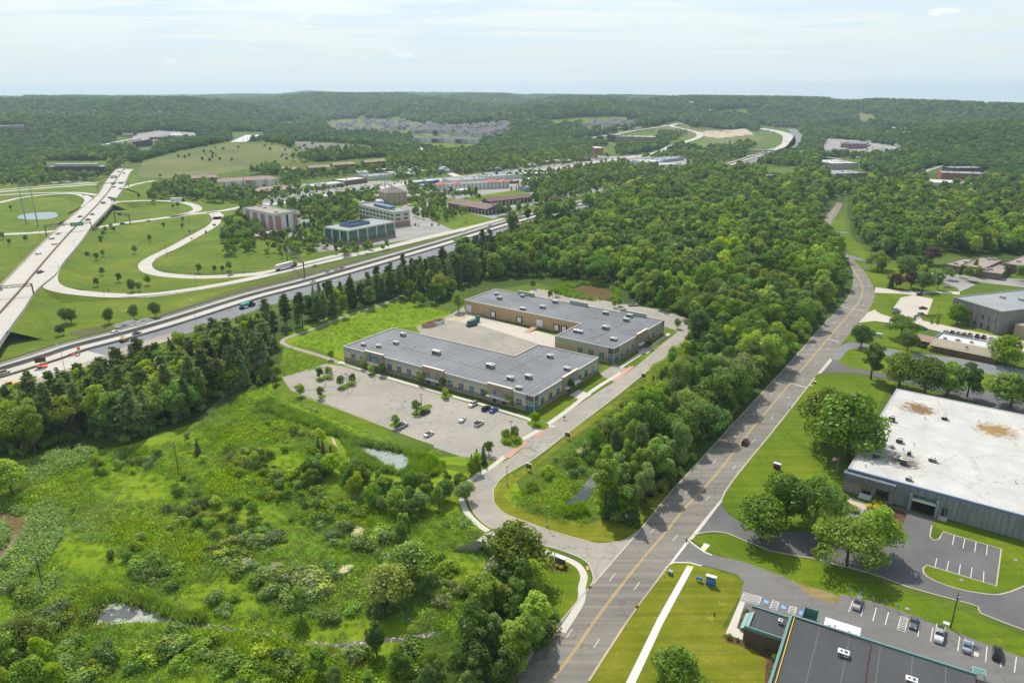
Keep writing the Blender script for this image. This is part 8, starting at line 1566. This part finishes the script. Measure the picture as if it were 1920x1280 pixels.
def postsign(px,py,w,h,z0,mat,label,rz=None,posts=1,th=.12,mt2='galvanised',cat='sign',name='road_sign',bars=None,top=None,gnd=0):
    q=P(px,py,gnd); rz=RD(-30) if rz is None else rz; r=thing(name,label,cat,(q[0],q[1],gnd),rz); m=MB()
    for x in ([0] if posts==1 else [-w*.4,w*.4]): m.box(x-.06,x+.06,-.06,.06,0,z0+h*.5)
    m.obj('post',mt2,r); b=MB().box(-w/2,w/2,-th/2-.06,-.06+th/2,z0,z0+h).obj('panel',mat,r)
    if bars:
        m=MB(); [m.box(-w/2+w*x0,-w/2+w*x1,-th/2-.1,-th/2-.05,z0+h*a,z0+h*c) for x0,x1,a,c in bars]; m.obj('lettering','grey_text' if mat!='sign_blue' else 'teal_pale',b)
    if top: MB().box(-w/2-.1,w/2+.1,-th/2-.2,.1,z0+h,z0+h+.15).obj('cap',top,r)
    return r
postsign(215,377,5.2,3.6,3.0,'sign_green','green exit sign standing at the ramp split',0.1,2,gnd=4,bars=[(.1,.9,.6,.8),(.3,.7,.2,.4)]); postsign(404,424,3,1.8,2,'sign_green','green road sign beside the looping ramp',.1,1); postsign(357,436,1.6,2.2,2,'sign_blue','blue square sign at the ramp in the grass',.1); postsign(388,438,1.6,2.4,2,'sign_blue','narrow blue sign across the ramp',.1)
for px,py,l in ((87,540,'yellow warning sign at the nose of the lower ramp'),(64,552,'yellow warning sign under the nearest gantry'),(173,427,'yellow warning sign at the foot of the gantry'),(361,449,'yellow warning sign on the looping ramp')): postsign(px,py,1.5,1.5,1.8,'machine_yellow',l,.1)
for px,py,l in ((204,543,'small orange sign below the lower ramp'),(355,510,'small orange sign inside the looping ramp')): postsign(px,py,1.2,1.2,1,'orange_paint',l,.1)
for px,py,l in ((990,882,'dark site sign lowest along the access road verge'),(1063,823,'dark site sign in the middle of the access road verge'),(1206,712,'dark site sign farthest up the access road verge')): postsign(px,py,2.0,1.7,.9,'sign_dark',l,RD(-36),2,mt2='dark_grey',name='site_sign',bars=[(.1,.9,.75,.88),(.1,.7,.45,.55)],top='coping')
postsign(1174,982,1.4,1.4,1.8,'unit_white','small white sign where the access road meets the main road',RD(-30))
# monument signs
def monument(px0,py0,px1,py1,h,body,cap,label,bars,bmat='grey_text',legs=False,z0=0):
    A=P(px0,py0);B=P(px1,py1); L=math.dist(A,B); r=thing('monument_sign',label,'sign',(*A,0.05),math.atan2(B[1]-A[1],B[0]-A[0])); m=MB().box(0,L,-.35,.35,z0,h).obj('sign_body',body,r)
    if legs: MB().box(.05,.2,-.1,.1,0,z0).obj('leg',body,r); MB().box(L-.2,L-.05,-.1,.1,0,z0).obj('leg',body,r)
    if cap: MB().box(-.15,L+.15,-.5,.5,h,h+.22).obj('cap',cap,r)
    m=MB(); [m.box(L*a,L*b,-.40,-.36,h*c,h*d) for a,b,c,d in bars]; m.obj('lettering',bmat,r); return r
monument(1039,1056,1056,1063,2.3,'sign_dark','white_door','dark monument sign with a white cap among golden bushes',[(.03,.97,.45,.5),(.03,.97,.2,.24),(.15,.85,.66,.74)])
monument(1321,1096,1338,1101,2.5,'sign_blue','white_door','blue monument sign with a white cap on the dry lawn',[(.06,.9,.62,.72),(.1,.6,.42,.48),(.1,.5,.3,.36),(.65,.9,.3,.42)],'teal_pale'); monument(1303,1090,1313,1094,1.3,'sign_blue',None,'low blue sign on two legs left of the blue monument sign',[(.1,.9,.75,.85)],'teal_pale',True,.75)
monument(1637,634,1653,637,1.7,'unit_white','white_door','long pale monument sign on the sunny lawn',[(.1,.8,.4,.7)]); monument(1449,880,1461,884,1.9,'sign_dark','white_door','dark lawn sign with a white top panel near the factory',[(.1,.9,.6,.8)],'red_paint'); postsign(1623,511,2.2,2.0,.5,'unit_white','white name board on the curving lawn',-.3,2,name='name_board'); postsign(1627,498,2,1.6,.4,'unit_dark','dark board at the upper side road',-.3,2,name='name_board')
# planting beds, pylon signs
area('planting_bed',[(1029,1052),(1036,1066),(1046,1070),(1060,1069),(1063,1063),(1056,1062),(1040,1056)],.10,'mulch',4); area('planting_bed',[(1395,1142),(1387,1155),(1375,1184),(1395,1190),(1404,1150)],.1,'mulch'); area('planting_bed',[(1351,1194),(1356,1192),(1388,1203),(1455,1236),(1470,1400),(1420,1400),(1432,1250),(1435,1240),(1412,1222),(1385,1213),(1360,1206)],.1,'mulch',0)
area('footpath',[(1384,1129),(1394,1132),(1378,1180),(1391,1186),(1388,1202),(1357,1190)],.105,'pale_concrete')
r=thing('pylon_sign','tall red framed pylon sign beside the freeway shoulder','sign',(*P(1041,391),0),.2); m=MB(); m.box(-.4,.4,-.4,.4,0,11); m.box(0,16,-.3,.3,10.4,11); m.obj('frame','red_paint',r); MB().box(8,13,-.2,.2,6.5,10.2).obj('panel','unit_white',r); MB().box(2,4,-.2,.2,2,9).obj('panel','unit_white',r)
r=thing('pylon_sign','dark red pylon sign in front of the first motel','sign',(*P(929,400),0),.2); MB().box(-.3,.3,-.3,.3,0,6).obj('post','dark_grey',r); MB().box(-2.6,2.6,-.4,.4,6,11).obj('panel','red_paint',r); MB().box(-2.2,2.2,-.5,-.41,8,10.4).obj('panel_face','unit_white',r)
# flag poles
def flag(px,py,h,label,z=0):
    q=P(px,py,z); r=thing('flagpole',label,'flagpole',(q[0],q[1],z)); m=MB(); m.tube((0,0,0),(0,0,h),.09,.05,7); m.obj('pole','unit_grey',r); f=MB(); n=10
    w,hh=h*.24,h*.15
    for s in range(7):
        f.mi(0 if s%2==0 else 1)
        for k in range(n):
            x0=-w*k/n;x1=-w*(k+1)/n; y0=.18*math.sin(k*.9);y1=.18*math.sin((k+1)*.9); dz0=-.35*(k/n)**1.5*hh; dz1=-.35*((k+1)/n)**1.5*hh; z1=h-.2-hh*s/7;z0=h-.2-hh*(s+1)/7
            f.mi(2 if (k<4 and s<4) else (0 if s%2==0 else 1)); f.add([(x0,y0,z0+dz0),(x1,y1,z0+dz1),(x1,y1,z1+dz1),(x0,y0,z1+dz0)],[(0,1,2,3)])
    f.obj('flag',['red_paint','unit_white','navy_cloth'],r)
plain('navy_cloth',(.02,.03,.14),.8,.1)
flag(1565,902,8.4,'flagpole with a striped flag on the lawn in front of the factory'); flag(1811,674,5.5,'flagpole with a striped flag before the tan roofed building'); flag(1037,275,14,'tall flagpole under the far woods',0)
# small lawn furniture
def hydrant(px,py,label,mat='red_paint'):
    q=P(px,py); m=MB(); m.tube((0,0,0),(0,0,.7),.14,n=8); m.tube((0,0,.7),(0,0,.85),.16,.06,8); m.tube((-.22,0,.5),(.22,0,.5),.07,n=6); o=m.obj('hydrant',mat); o.location=(q[0],q[1],.05); tag(o,label,'hydrant')
hydrant(1478,816,'small hydrant on the lawn beside the main road','sandy_earth'); hydrant(1243,1082,'white hydrant by the green box on the verge','unit_white'); hydrant(1336,1156,'dark hydrant stub alone on the dry lawn','dark_grey')
def ubox(px,py,w,h,mat,label):
    q=P(px,py); r=thing('utility_box',label,'utility box',(q[0],q[1],.05),RD(-36)); MB().box(-w/2,w/2,-w*.4,w*.4,0,h).obj('cabinet',mat,r); MB().box(-w/2-.05,w/2+.05,-w*.45,w*.45,h,h+.08).obj('lid','teal_pale' if 'green' in mat or 'teal' in mat else 'unit_white',r)
ubox(1254,1078,1.1,1.0,'teal_trim','green utility box on the narrow verge beside the walk'); ubox(1527,722,.9,.8,'dark_grey','dark utility box at the corner of the factory lawn'); ubox(1520,727,.9,.2,'unit_white','flat white cover beside the dark utility box'); ubox(1612,616,.9,.8,'dark_grey','dark utility box on the sunny lawn by the street'); ubox(1649,556,.9,.6,'dark_grey','dark box on the upper sunny lawn'); ubox(770+880-880,0+765,.5,.5,'unit_grey','x') if 0 else None
ubox(1771,1174,1.2,.12,'unit_white','flat white cover near the foot of the utility pole')
r=thing('mailbox','green mailbox on a post by the kerb of the access road','mailbox',(*P(1057,787),.1),RD(-36)); m=MB(); m.box(-.5,.5,-.25,.25,.8,1.15); m.tube((-.5,0,1.15),(.5,0,1.15),.25,n=12); m.obj('box','teal_trim',r); m=MB(); m.box(-.06,.06,-.06,.06,0,.8); m.obj('post','dark_grey',r)
for px,py in ((1589,1120),(1611,1126),(1632,1134),(1656,1142),(1679,1151)): postsign(px,py,.4,.55,1.5,'paint_blue','small blue square sign on a post along the side lot',RD(-30),name='parking_sign')['group']='small blue signs along the side lot'
def drain(px,py,label):
    q=P(px,py); m=MB(); m.box(-.6,.6,-.35,.35,.08,.12)
    for k in range(6): m.box(-.5+.18*k,-.42+.18*k,-.3,.3,.12,.14)
    o=m.obj('storm_drain','rust_pipe'); o.location=(q[0],q[1],0.01); o.rotation_euler=(0,0,RD(61)); tag(o,label,'drain')
drain(1191,1139,'rusty storm drain at the kerb beside the narrow lawn'); drain(1103,1102,'rusty storm drain at the corner of the access road'); drain(1480,768,'rusty storm drain along the factory lawn')
for px,py,l in ((1632,1074,'x'),):
    pass
for px,py,l in ((1800,1093,'stone ringed drain on the curved lawn island'),(1902,1056,'stone ringed drain on the lawn below the factory'),(1698,1146,'pale stone in the worn patch by the side lot')):
    q=P(px,py); m=MB(); m.tube((0,0,0),(0,0,.15),.6,.5,9); o=m.obj('stone','gravel_grey'); o.location=(q[0],q[1],.07); tag(o,l,'stone')
# parking blocks (wheel stops) along the side lot
# freeway works
def pile(px,py,r_,h,label):
    q=P(px,py); m=MB(); n=18; rr=random.Random(px); ring=[]
    vs=[(0,0,h)]
    for j,(f,zz) in enumerate(((.3,.8),(.6,.45),(.85,.15),(1,0))):
        for i in range(n): a=2*PI*i/n; k=r_*f*rr.uniform(.85,1.12); vs.append((math.cos(a)*k*1.4,math.sin(a)*k,h*zz*rr.uniform(.85,1.1)))
    fs=[(0,1+i,1+(i+1)%n) for i in range(n)]
    for j in range(3): fs+=[(1+j*n+i,1+(j+1)*n+i,1+(j+1)*n+(i+1)%n,1+j*n+(i+1)%n) for i in range(n)]
    m.add(vs,fs); o=m.obj('gravel_pile','gravel_grey'); o.location=(q[0],q[1],.02); tag(o,label,'gravel pile')
pile(245,604,6,2.4,'large grey gravel pile beside the freeway'); pile(275,597,3.6,1.6,'smaller grey gravel pile beside the freeway')
def grader(px,py,rz,label):
    q=P(px,py); r=thing('road_grader',label,'road grader',(q[0],q[1],.1),rz); m=MB(); m.box(-4,-1,-1,1,1,2.3); m.obj('engine','machine_yellow',r); m=MB(); m.box(-1,4.6,-.25,.25,1.6,2.1); m.obj('frame','machine_yellow',r); m=MB(); m.box(-1,.7,-.8,.8,1.6,3.3); m.obj('cab','green_steel',r); MB().box(-1.1,.8,-.9,.9,3.3,3.45).obj('cab_roof','machine_yellow',r); m=MB(); m.box(1.5,1.8,-2,2,.1,.9); m.obj('blade','steel_grey',r)
    for x in (-3.3,-1.8,4.3):
        for s in (-1.1,1.1): m=MB(); m.tube((x,s-.25,.65),(x,s+.25,.65),.65,n=12); m.obj('wheel','tyre',r)
grader(18,724,HD+PI,'yellow road grader parked at the left edge of the works')
def roller(px,py,label,mat='machine_yellow'):
    q=P(px,py); r=thing('road_roller',label,'road roller',(q[0],q[1],.1),HD); m=MB(); m.box(-1.6,1.2,-.8,.8,.7,1.7); m.obj('body',mat,r); m=MB(); m.tube((1.7,-.9,.65),(1.7,.9,.65),.65,n=14); m.obj('drum','steel_grey',r); m=MB(); m.tube((-1.2,-.95,.6),(-1.2,.95,.6),.6,n=12); m.obj('wheel','tyre',r); m=MB(); m.box(-1,.6,-.8,.8,2.7,2.8); [m.box(x-.04,x+.04,y-.04,y+.04,1.7,2.7) for x in (-.9,.5) for y in (-.7,.7)]; m.obj('canopy','dark_grey',r)
roller(232,636,'yellow road roller on the fresh asphalt'); roller(116,708,'orange machine half hidden behind the tall spruce','orange_paint')
r=thing('message_board','trailer mounted message board on the concrete lane','message board',(*P(78,684),.1),HD-.6); MB().box(-2.2,2.2,-.12,.12,2.6,4.9).obj('panel','dark_wall',r); MB().box(-.12,.12,-.12,.12,.6,2.6).obj('mast','orange_paint',r); MB().box(-1.8,2.4,-.9,.9,.4,.8).obj('trailer','orange_paint',r); m=MB(); [m.tube((-.2,s-.1,.35),(-.2,s+.1,.35),.35,n=10) for s in (-1,1)]; m.obj('wheel','tyre',r); MB().box(-2.4,-.2,-1.2,-.3,.9,.96).obj('solar_panel','pond_water',r)
r=thing('arrow_board','tall orange topped marker post at the start of the barrier','marker',(*P(149,659),.1)); m=MB(); m.box(-.3,.3,-.3,.3,0,2.6); m.obj('post','unit_grey',r); MB().box(-.6,.6,-.4,.4,2.6,3.7).obj('head','orange_paint',r)
def barrels(pts,group,label):
    me=None
    for px,py in pts:
        q=P(px,py)
        if me is None: m=MB(); m.mi(0).tube((0,0,0),(0,0,.4),.38,.33,10); m.mi(1).tube((0,0,.4),(0,0,.6),.33,.31,10); m.mi(0).tube((0,0,.6),(0,0,1.0),.31,.27,10); me=m.mesh('traffic_barrel',['orange_paint','unit_white'])
        o=bpy.data.objects.new('traffic_barrel',me); COL.objects.link(o); o.location=(q[0],q[1],.1); tag(o,label,'traffic barrel',group)
barrels([(136,662),(138,660),(141,661),(143,663),(88,679),(84,681),(72,682)],'orange barrels at the freeway works','orange barrel among the freeway works at the start of the barrier'); barrels([(929,430),(430,578)],'orange barrels along the fresh asphalt','single orange barrel on the fresh asphalt')
for px,py,l in ((193,684,'upper one of three stacked concrete barrier blocks'),(200,681,'lower one of three stacked concrete barrier blocks'),(166,695,'pale concrete slabs lying by the pines'),(209,677,'longest concrete block by the pine tops')):
    q=P(px,py); m=MB(); m.box(-2.4,2.4,-.4,.4,0,.5); m.box(-2.4,2.4,-.2,.2,.5,.9); m.box(-1.8,2.0,.7,1.3,0,.5); o=m.obj('concrete_block','white_concrete'); o.location=(q[0],q[1],.1); o.rotation_euler=(0,0,HD); tag(o,l,'concrete block')
q=P(139,694); car('pickup','dark',q[0],q[1],.1,HD,'dark pickup on the gravel among the freeway works')
# concrete culvert
r=thing('culvert','weathered concrete arch culvert where the stream leaves the access road','culvert',(*P(912,1040),0),RD(-35)); m=MB(); n=12; W2=3.2;Hh=2.6
for k in range(n):
    a=PI*k/n;b=PI*(k+1)/n; i0=(W2*math.cos(a),Hh*math.sin(a));i1=(W2*math.cos(b),Hh*math.sin(b)); m.add([(i0[0],0,i0[1]),(i1[0],0,i1[1]),(i1[0],0,3.4),(i0[0],0,3.4),(i0[0],6,i0[1]),(i1[0],6,i1[1]),(i1[0],6,3.4),(i0[0],6,3.4)],[(0,1,2,3),(0,4,5,1),(3,2,6,7)])
m.box(-3.6,-3.2,-.3,6,0,3.4); m.box(3.2,3.6,-.3,6,0,3.4); m.obj('arch','wall_concrete',r); MB().box(-3.1,3.1,5.8,6,0,2.8).obj('painted_dark_end','rubber_and_painted_shade',r); m=MB(); m.add([(-3.6,-.3,0),(-3.6,-.3,3.4),(-9,-4,.4),(-9,-4,0)],[(0,1,2,3)]); m.add([(-3.6,0,0),(-3.6,0,3.4),(-9,-3.6,.4),(-9,-3.6,0)],[(3,2,1,0)]); m.obj('wing_wall','wall_concrete',r); m=MB(); m.box(3.6,3.9,-4,0,0,2.6); m.obj('wing_wall','wall_concrete',r)  # black panel at the far end paints the darkness inside the culvert
# fallen bare trunk
def deadtree(px,py,label):
    q=P(px,py); m=MB(); rr=random.Random(4)
    for k in range(7): a=rr.uniform(0,6.28); m.tube((0,0,0),(math.cos(a)*1.8,math.sin(a)*1.8,rr.uniform(2,4)),.12,.03,5)
    o=m.obj('dead_tree','pale_bark'); o.location=(q[0],q[1],0); tag(o,label,'dead tree')
deadtree(722,1152,'bare pale dead branches under the yellow green willow'); m=MB(); m.tube(PV(633,1208,.3),PV(653,1193,.9),.14,.08,6); tag(m.obj('fallen_log','pale_bark'),'fallen log lying across the stream','log')
for i,(px,py) in enumerate(((765,1160),(772,1165),(640,1217),(650,1219),(800,1193),(735,1196),(450,1206),(535,1198),(560,1206),(613,1207),(348,1165))):
    q=P(px,py); m=MB(); m.tube((0,0,0),(.1,0,.35),.7,.4,7); o=m.obj('stream_rock','wall_concrete'); o.location=(q[0],q[1],.05); o.scale=(random.uniform(.5,1.1),random.uniform(.4,.8),.8); tag(o,'pale flat rock beside the narrow stream','rock','pale rocks beside the narrow stream')
# ------------------------------------------------ person at the drive corner
plain('skin',(.42,.24,.17),.6,.3); plain('shirt_maroon',(.085,.012,.03),.9,.1); plain('trouser_dark',(.03,.035,.05),.9,.1); plain('hair_dark',(.05,.03,.02),.8,.2); plain('shoe',(.05,.05,.05),.7,.2)
def person(px,py,rz):
    q=P(px,py); J=[((0,0,.98),.135),((0,0,1.18),.14),((0,0,1.40),.15),((0,0,1.50),.07),((0,.0,1.58),.075),((.01,0,1.68),.10),((.0,0,1.77),.08),
     ((.0,.10,.93),.105),((.06,.11,.50),.068),((.02,.11,.10),.048),((.16,.12,.05),.04),((.0,-.10,.93),.105),((-.04,-.11,.50),.068),((-.12,-.11,.12),.048),((.02,-.12,.05),.04),
     ((0,.19,1.42),.065),((.0,.24,1.15),.05),((.10,.22,.93),.038),((.14,.21,.86),.04),((0,-.19,1.42),.065),((-.02,-.25,1.15),.05),((.10,-.23,.95),.038),((.14,-.22,.87),.04)]
    E=[(0,1),(1,2),(2,3),(3,4),(4,5),(5,6),(0,7),(7,8),(8,9),(9,10),(0,11),(11,12),(12,13),(13,14),(2,15),(15,16),(16,17),(17,18),(2,19),(19,20),(20,21),(21,22)]
    for s,b in ((1,18),(-1,22)):   # fingers and thumb
        bx,by,bz=J[b][0]
        for f in range(4): J.append(((bx+.02+.012*f-.02,by+s*.0+(.018*f-.027),bz-.075-.01*(1.5-abs(f-1.5))),.0095)); E.append((b,len(J)-1))
        J.append(((bx+.045,by-s*.02,bz-.03),.011)); E.append((b,len(J)-1))
    me=bpy.data.meshes.new('person'); me.from_pydata([j[0] for j in J],E,[]); o=bpy.data.objects.new('person',me); COL.objects.link(o)
    md=o.modifiers.new('skin','SKIN')
    for i,v in enumerate(me.skin_vertices[0].data): v.radius=(J[i][1],J[i][1]); v.use_root=(i==0)
    md.use_smooth_shade=True; s2=o.modifiers.new('sub','SUBSURF'); s2.levels=1; s2.render_levels=1
    dg=bpy.context.evaluated_depsgraph_get(); nm=bpy.data.meshes.new_from_object(o.evaluated_get(dg)); o.modifiers.clear(); o.data=nm; nm.materials.clear()
    for k in ('skin','shirt_maroon','trouser_dark','shoe'): nm.materials.append(MATS[k])
    for p in nm.polygons:
        z=p.center.z; y=abs(p.center.y)
        p.material_index=3 if z<.09 else 2 if (z<1.0 and y<.2) else 1 if (1.0<=z<1.47 and (y<.2 or z>1.22)) else 0
    o.location=(q[0],q[1],.09); o.rotation_euler=(0,0,rz); tag(o,'person in a dark maroon top and dark trousers at the side drive corner','person')
    h=MB(); r2=random.Random(1)
    for k in range(5):
        a0=k*.3; h.tube((-.02,0,1.70+.035*k),(-.02,0,1.735+.035*k),.105-.012*k*k*.25,.10-.012*(k+1)**2*.25,12)
    h.obj('hair','hair_dark',o); f=MB(); f.tube((.095,0,1.665),(.125,0,1.655),.016,.010,6); f.mi(1); f.box(.088,.104,.025,.045,1.69,1.702); f.box(.088,.104,-.045,-.025,1.69,1.702); f.box(.09,.102,-.025,.025,1.615,1.624); f.mi(0); f.tube((0,.095,1.67),(0,.112,1.67),.028,n=7); f.tube((0,-.112,1.67),(0,-.095,1.67),.028,n=7); f.obj('face',['skin','hair_dark'],o)
person(1284.5,1021,RD(-120))
# road plates etc
area('tar_patch',[(1820,1225),(1832,1230),(1830,1237),(1818,1233)],.094,'pale_concrete')
# ------------------------------------------------ camera
cam=bpy.data.cameras.new('camera'); co=bpy.data.objects.new('camera',cam); COL.objects.link(co); sc.camera=co
cam.sensor_width=36; cam.lens=CF/1920*36; cam.clip_end=60000; cam.clip_start=1
R=Matrix.Rotation(PI/2-PITCH,4,'X')@Matrix.Rotation(-ROLL,4,'Z'); co.matrix_world=Matrix.Translation((0,0,CH))@R
# sun and sky
SAZ=106.0; SEL=52.0
sv=Vector((math.cos(RD(SAZ))*math.cos(RD(SEL)),math.sin(RD(SAZ))*math.cos(RD(SEL)),math.sin(RD(SEL))))
sun=bpy.data.lights.new('sun','SUN'); sun.energy=4.7; sun.angle=RD(.53); sun.color=(1,.94,.83); so=bpy.data.objects.new('sun',sun); COL.objects.link(so); so.rotation_euler=sv.to_track_quat('Z','Y').to_euler(); so.location=(0,0,400)
wd=bpy.data.worlds.new('World'); sc.world=wd; wd.use_nodes=True; nt=wd.node_tree; nt.nodes.clear()
out=nt.nodes.new('ShaderNodeOutputWorld'); bg=nt.nodes.new('ShaderNodeBackground'); bg.inputs[1].default_value=.15
sky=nt.nodes.new('ShaderNodeTexSky'); sky.sky_type='NISHITA'; sky.sun_disc=False; sky.sun_elevation=RD(SEL); sky.sun_rotation=RD(90-SAZ); sky.altitude=300; sky.air_density=1.0; sky.dust_density=2.0; sky.ozone_density=1.2
tc=nt.nodes.new('ShaderNodeTexCoord'); sp=nt.nodes.new('ShaderNodeSeparateXYZ'); nt.links.new(tc.outputs['Generated'],sp.inputs[0])
def M(op,a,b=None,c=None):
    n=nt.nodes.new('ShaderNodeMath'); n.operation=op
    for i,v in enumerate((a,b,c)):
        if v is None: continue
        if isinstance(v,(int,float)): n.inputs[i].default_value=v
        else: nt.links.new(v,n.inputs[i])
    return n.outputs[0]
z=M('MAXIMUM',sp.outputs[2],0.0); zz=M('ADD',z,.035); cx=M('DIVIDE',sp.outputs[0],zz); cy=M('DIVIDE',sp.outputs[1],zz)
cv=nt.nodes.new('ShaderNodeCombineXYZ'); nt.links.new(cx,cv.inputs[0]); nt.links.new(cy,cv.inputs[1])
def nz(scale,detail,rough,sx,sy,ox,dist=0,rot=0):
    mp=nt.nodes.new('ShaderNodeMapping'); mp.inputs['Scale'].default_value=(sx,sy,1); mp.inputs['Location'].default_value=(ox,ox*.7,0); mp.inputs['Rotation'].default_value=(0,0,rot); nt.links.new(cv.outputs[0],mp.inputs[0]); n=nt.nodes.new('ShaderNodeTexNoise'); n.inputs['Scale'].default_value=scale; n.inputs['Detail'].default_value=detail; n.inputs['Roughness'].default_value=rough; n.inputs['Distortion'].default_value=dist; nt.links.new(mp.outputs[0],n.inputs[0]); return n.outputs['Fac']
hi=nz(.42,8,.62,.55,1.3,3.1,.7,.25); lo=nz(1.5,10,.66,.5,1.6,9.0,.4,.15)
cirr=ramp(nt,hi,[(.38,(0,0,0)),(.60,(1,1,1))]); fine=ramp(nt,lo,[(.3,(.0,.0,.0)),(.75,(1,1,1))])
veil=mixc(nt,.42,cirr,fine)
# small cumulus puffs low over the horizon
az=M('ARCTAN2',sp.outputs[0],sp.outputs[1]); cc=nt.nodes.new('ShaderNodeCombineXYZ'); nt.links.new(az,cc.inputs[0]); nt.links.new(M('MULTIPLY',z,2.4),cc.inputs[1])
pn=nt.nodes.new('ShaderNodeTexNoise'); pn.inputs['Scale'].default_value=17; pn.inputs['Detail'].default_value=7; pn.inputs['Roughness'].default_value=.55; nt.links.new(cc.outputs[0],pn.inputs[0])
pl=nt.nodes.new('ShaderNodeTexNoise'); pl.inputs['Scale'].default_value=5.0; nt.links.new(cc.outputs[0],pl.inputs[0])
puff=ramp(nt,M('MULTIPLY_ADD',pl.outputs['Fac'],.35,pn.outputs['Fac']),[(.83,(0,0,0)),(.90,(.75,.75,.75))])
hz=ramp(nt,z,[(0.0,(1,1,1)),(.10,(.55,.55,.55)),(.35,(0,0,0))])
skyb=mixc(nt,hz,sky.outputs[0],(5.0,5.7,5.9)); 
cl=mixc(nt,mixc(nt,1.0,veil,(.80,.80,.80),'MULTIPLY'),skyb,(6.0,6.4,6.35))
grey=ramp(nt,nz(.7,5,.55,.6,1.2,21,.5),[(.46,(0,0,0)),(.62,(.8,.8,.8))]); cl=mixc(nt,grey,cl,(4.6,5.7,6.5))
cl=mixc(nt,puff,cl,(7.4,7.8,7.8))
cl=mixc(nt,ramp(nt,z,[(0,(.9,.9,.9)),(.05,(.5,.5,.5)),(.12,(0,0,0))]),cl,(4.7,5.35,5.55))
nt.links.new(cl,bg.inputs[0]); nt.links.new(bg.outputs[0],out.inputs[0])
# haze volume
hm_,hnt,hout=nmat('haze'); v=hnt.nodes.new('ShaderNodeVolumePrincipled'); v.inputs['Color'].default_value=(.64,.82,.95,1); v.inputs['Density'].default_value=0.00008; v.inputs['Anisotropy'].default_value=.25; hnt.links.new(v.outputs[0],hout.inputs['Volume'])
hb=MB().box(-13500,13500,-1500,13500,-45,168).obj('haze','haze'); struct(hb,'stuff'); hb.visible_shadow=True
sc.view_settings.view_transform='Standard'; sc.view_settings.look='None'; sc.view_settings.exposure=0.08; sc.view_settings.gamma=1
sc.render.engine='CYCLES'; sc.cycles.max_bounces=6; sc.cycles.diffuse_bounces=3; sc.cycles.transmission_bounces=3; sc.cycles.volume_bounces=0; sc.cycles.transparent_max_bounces=6; sc.cycles.use_denoising=True
sc.cycles.volume_step_rate=10
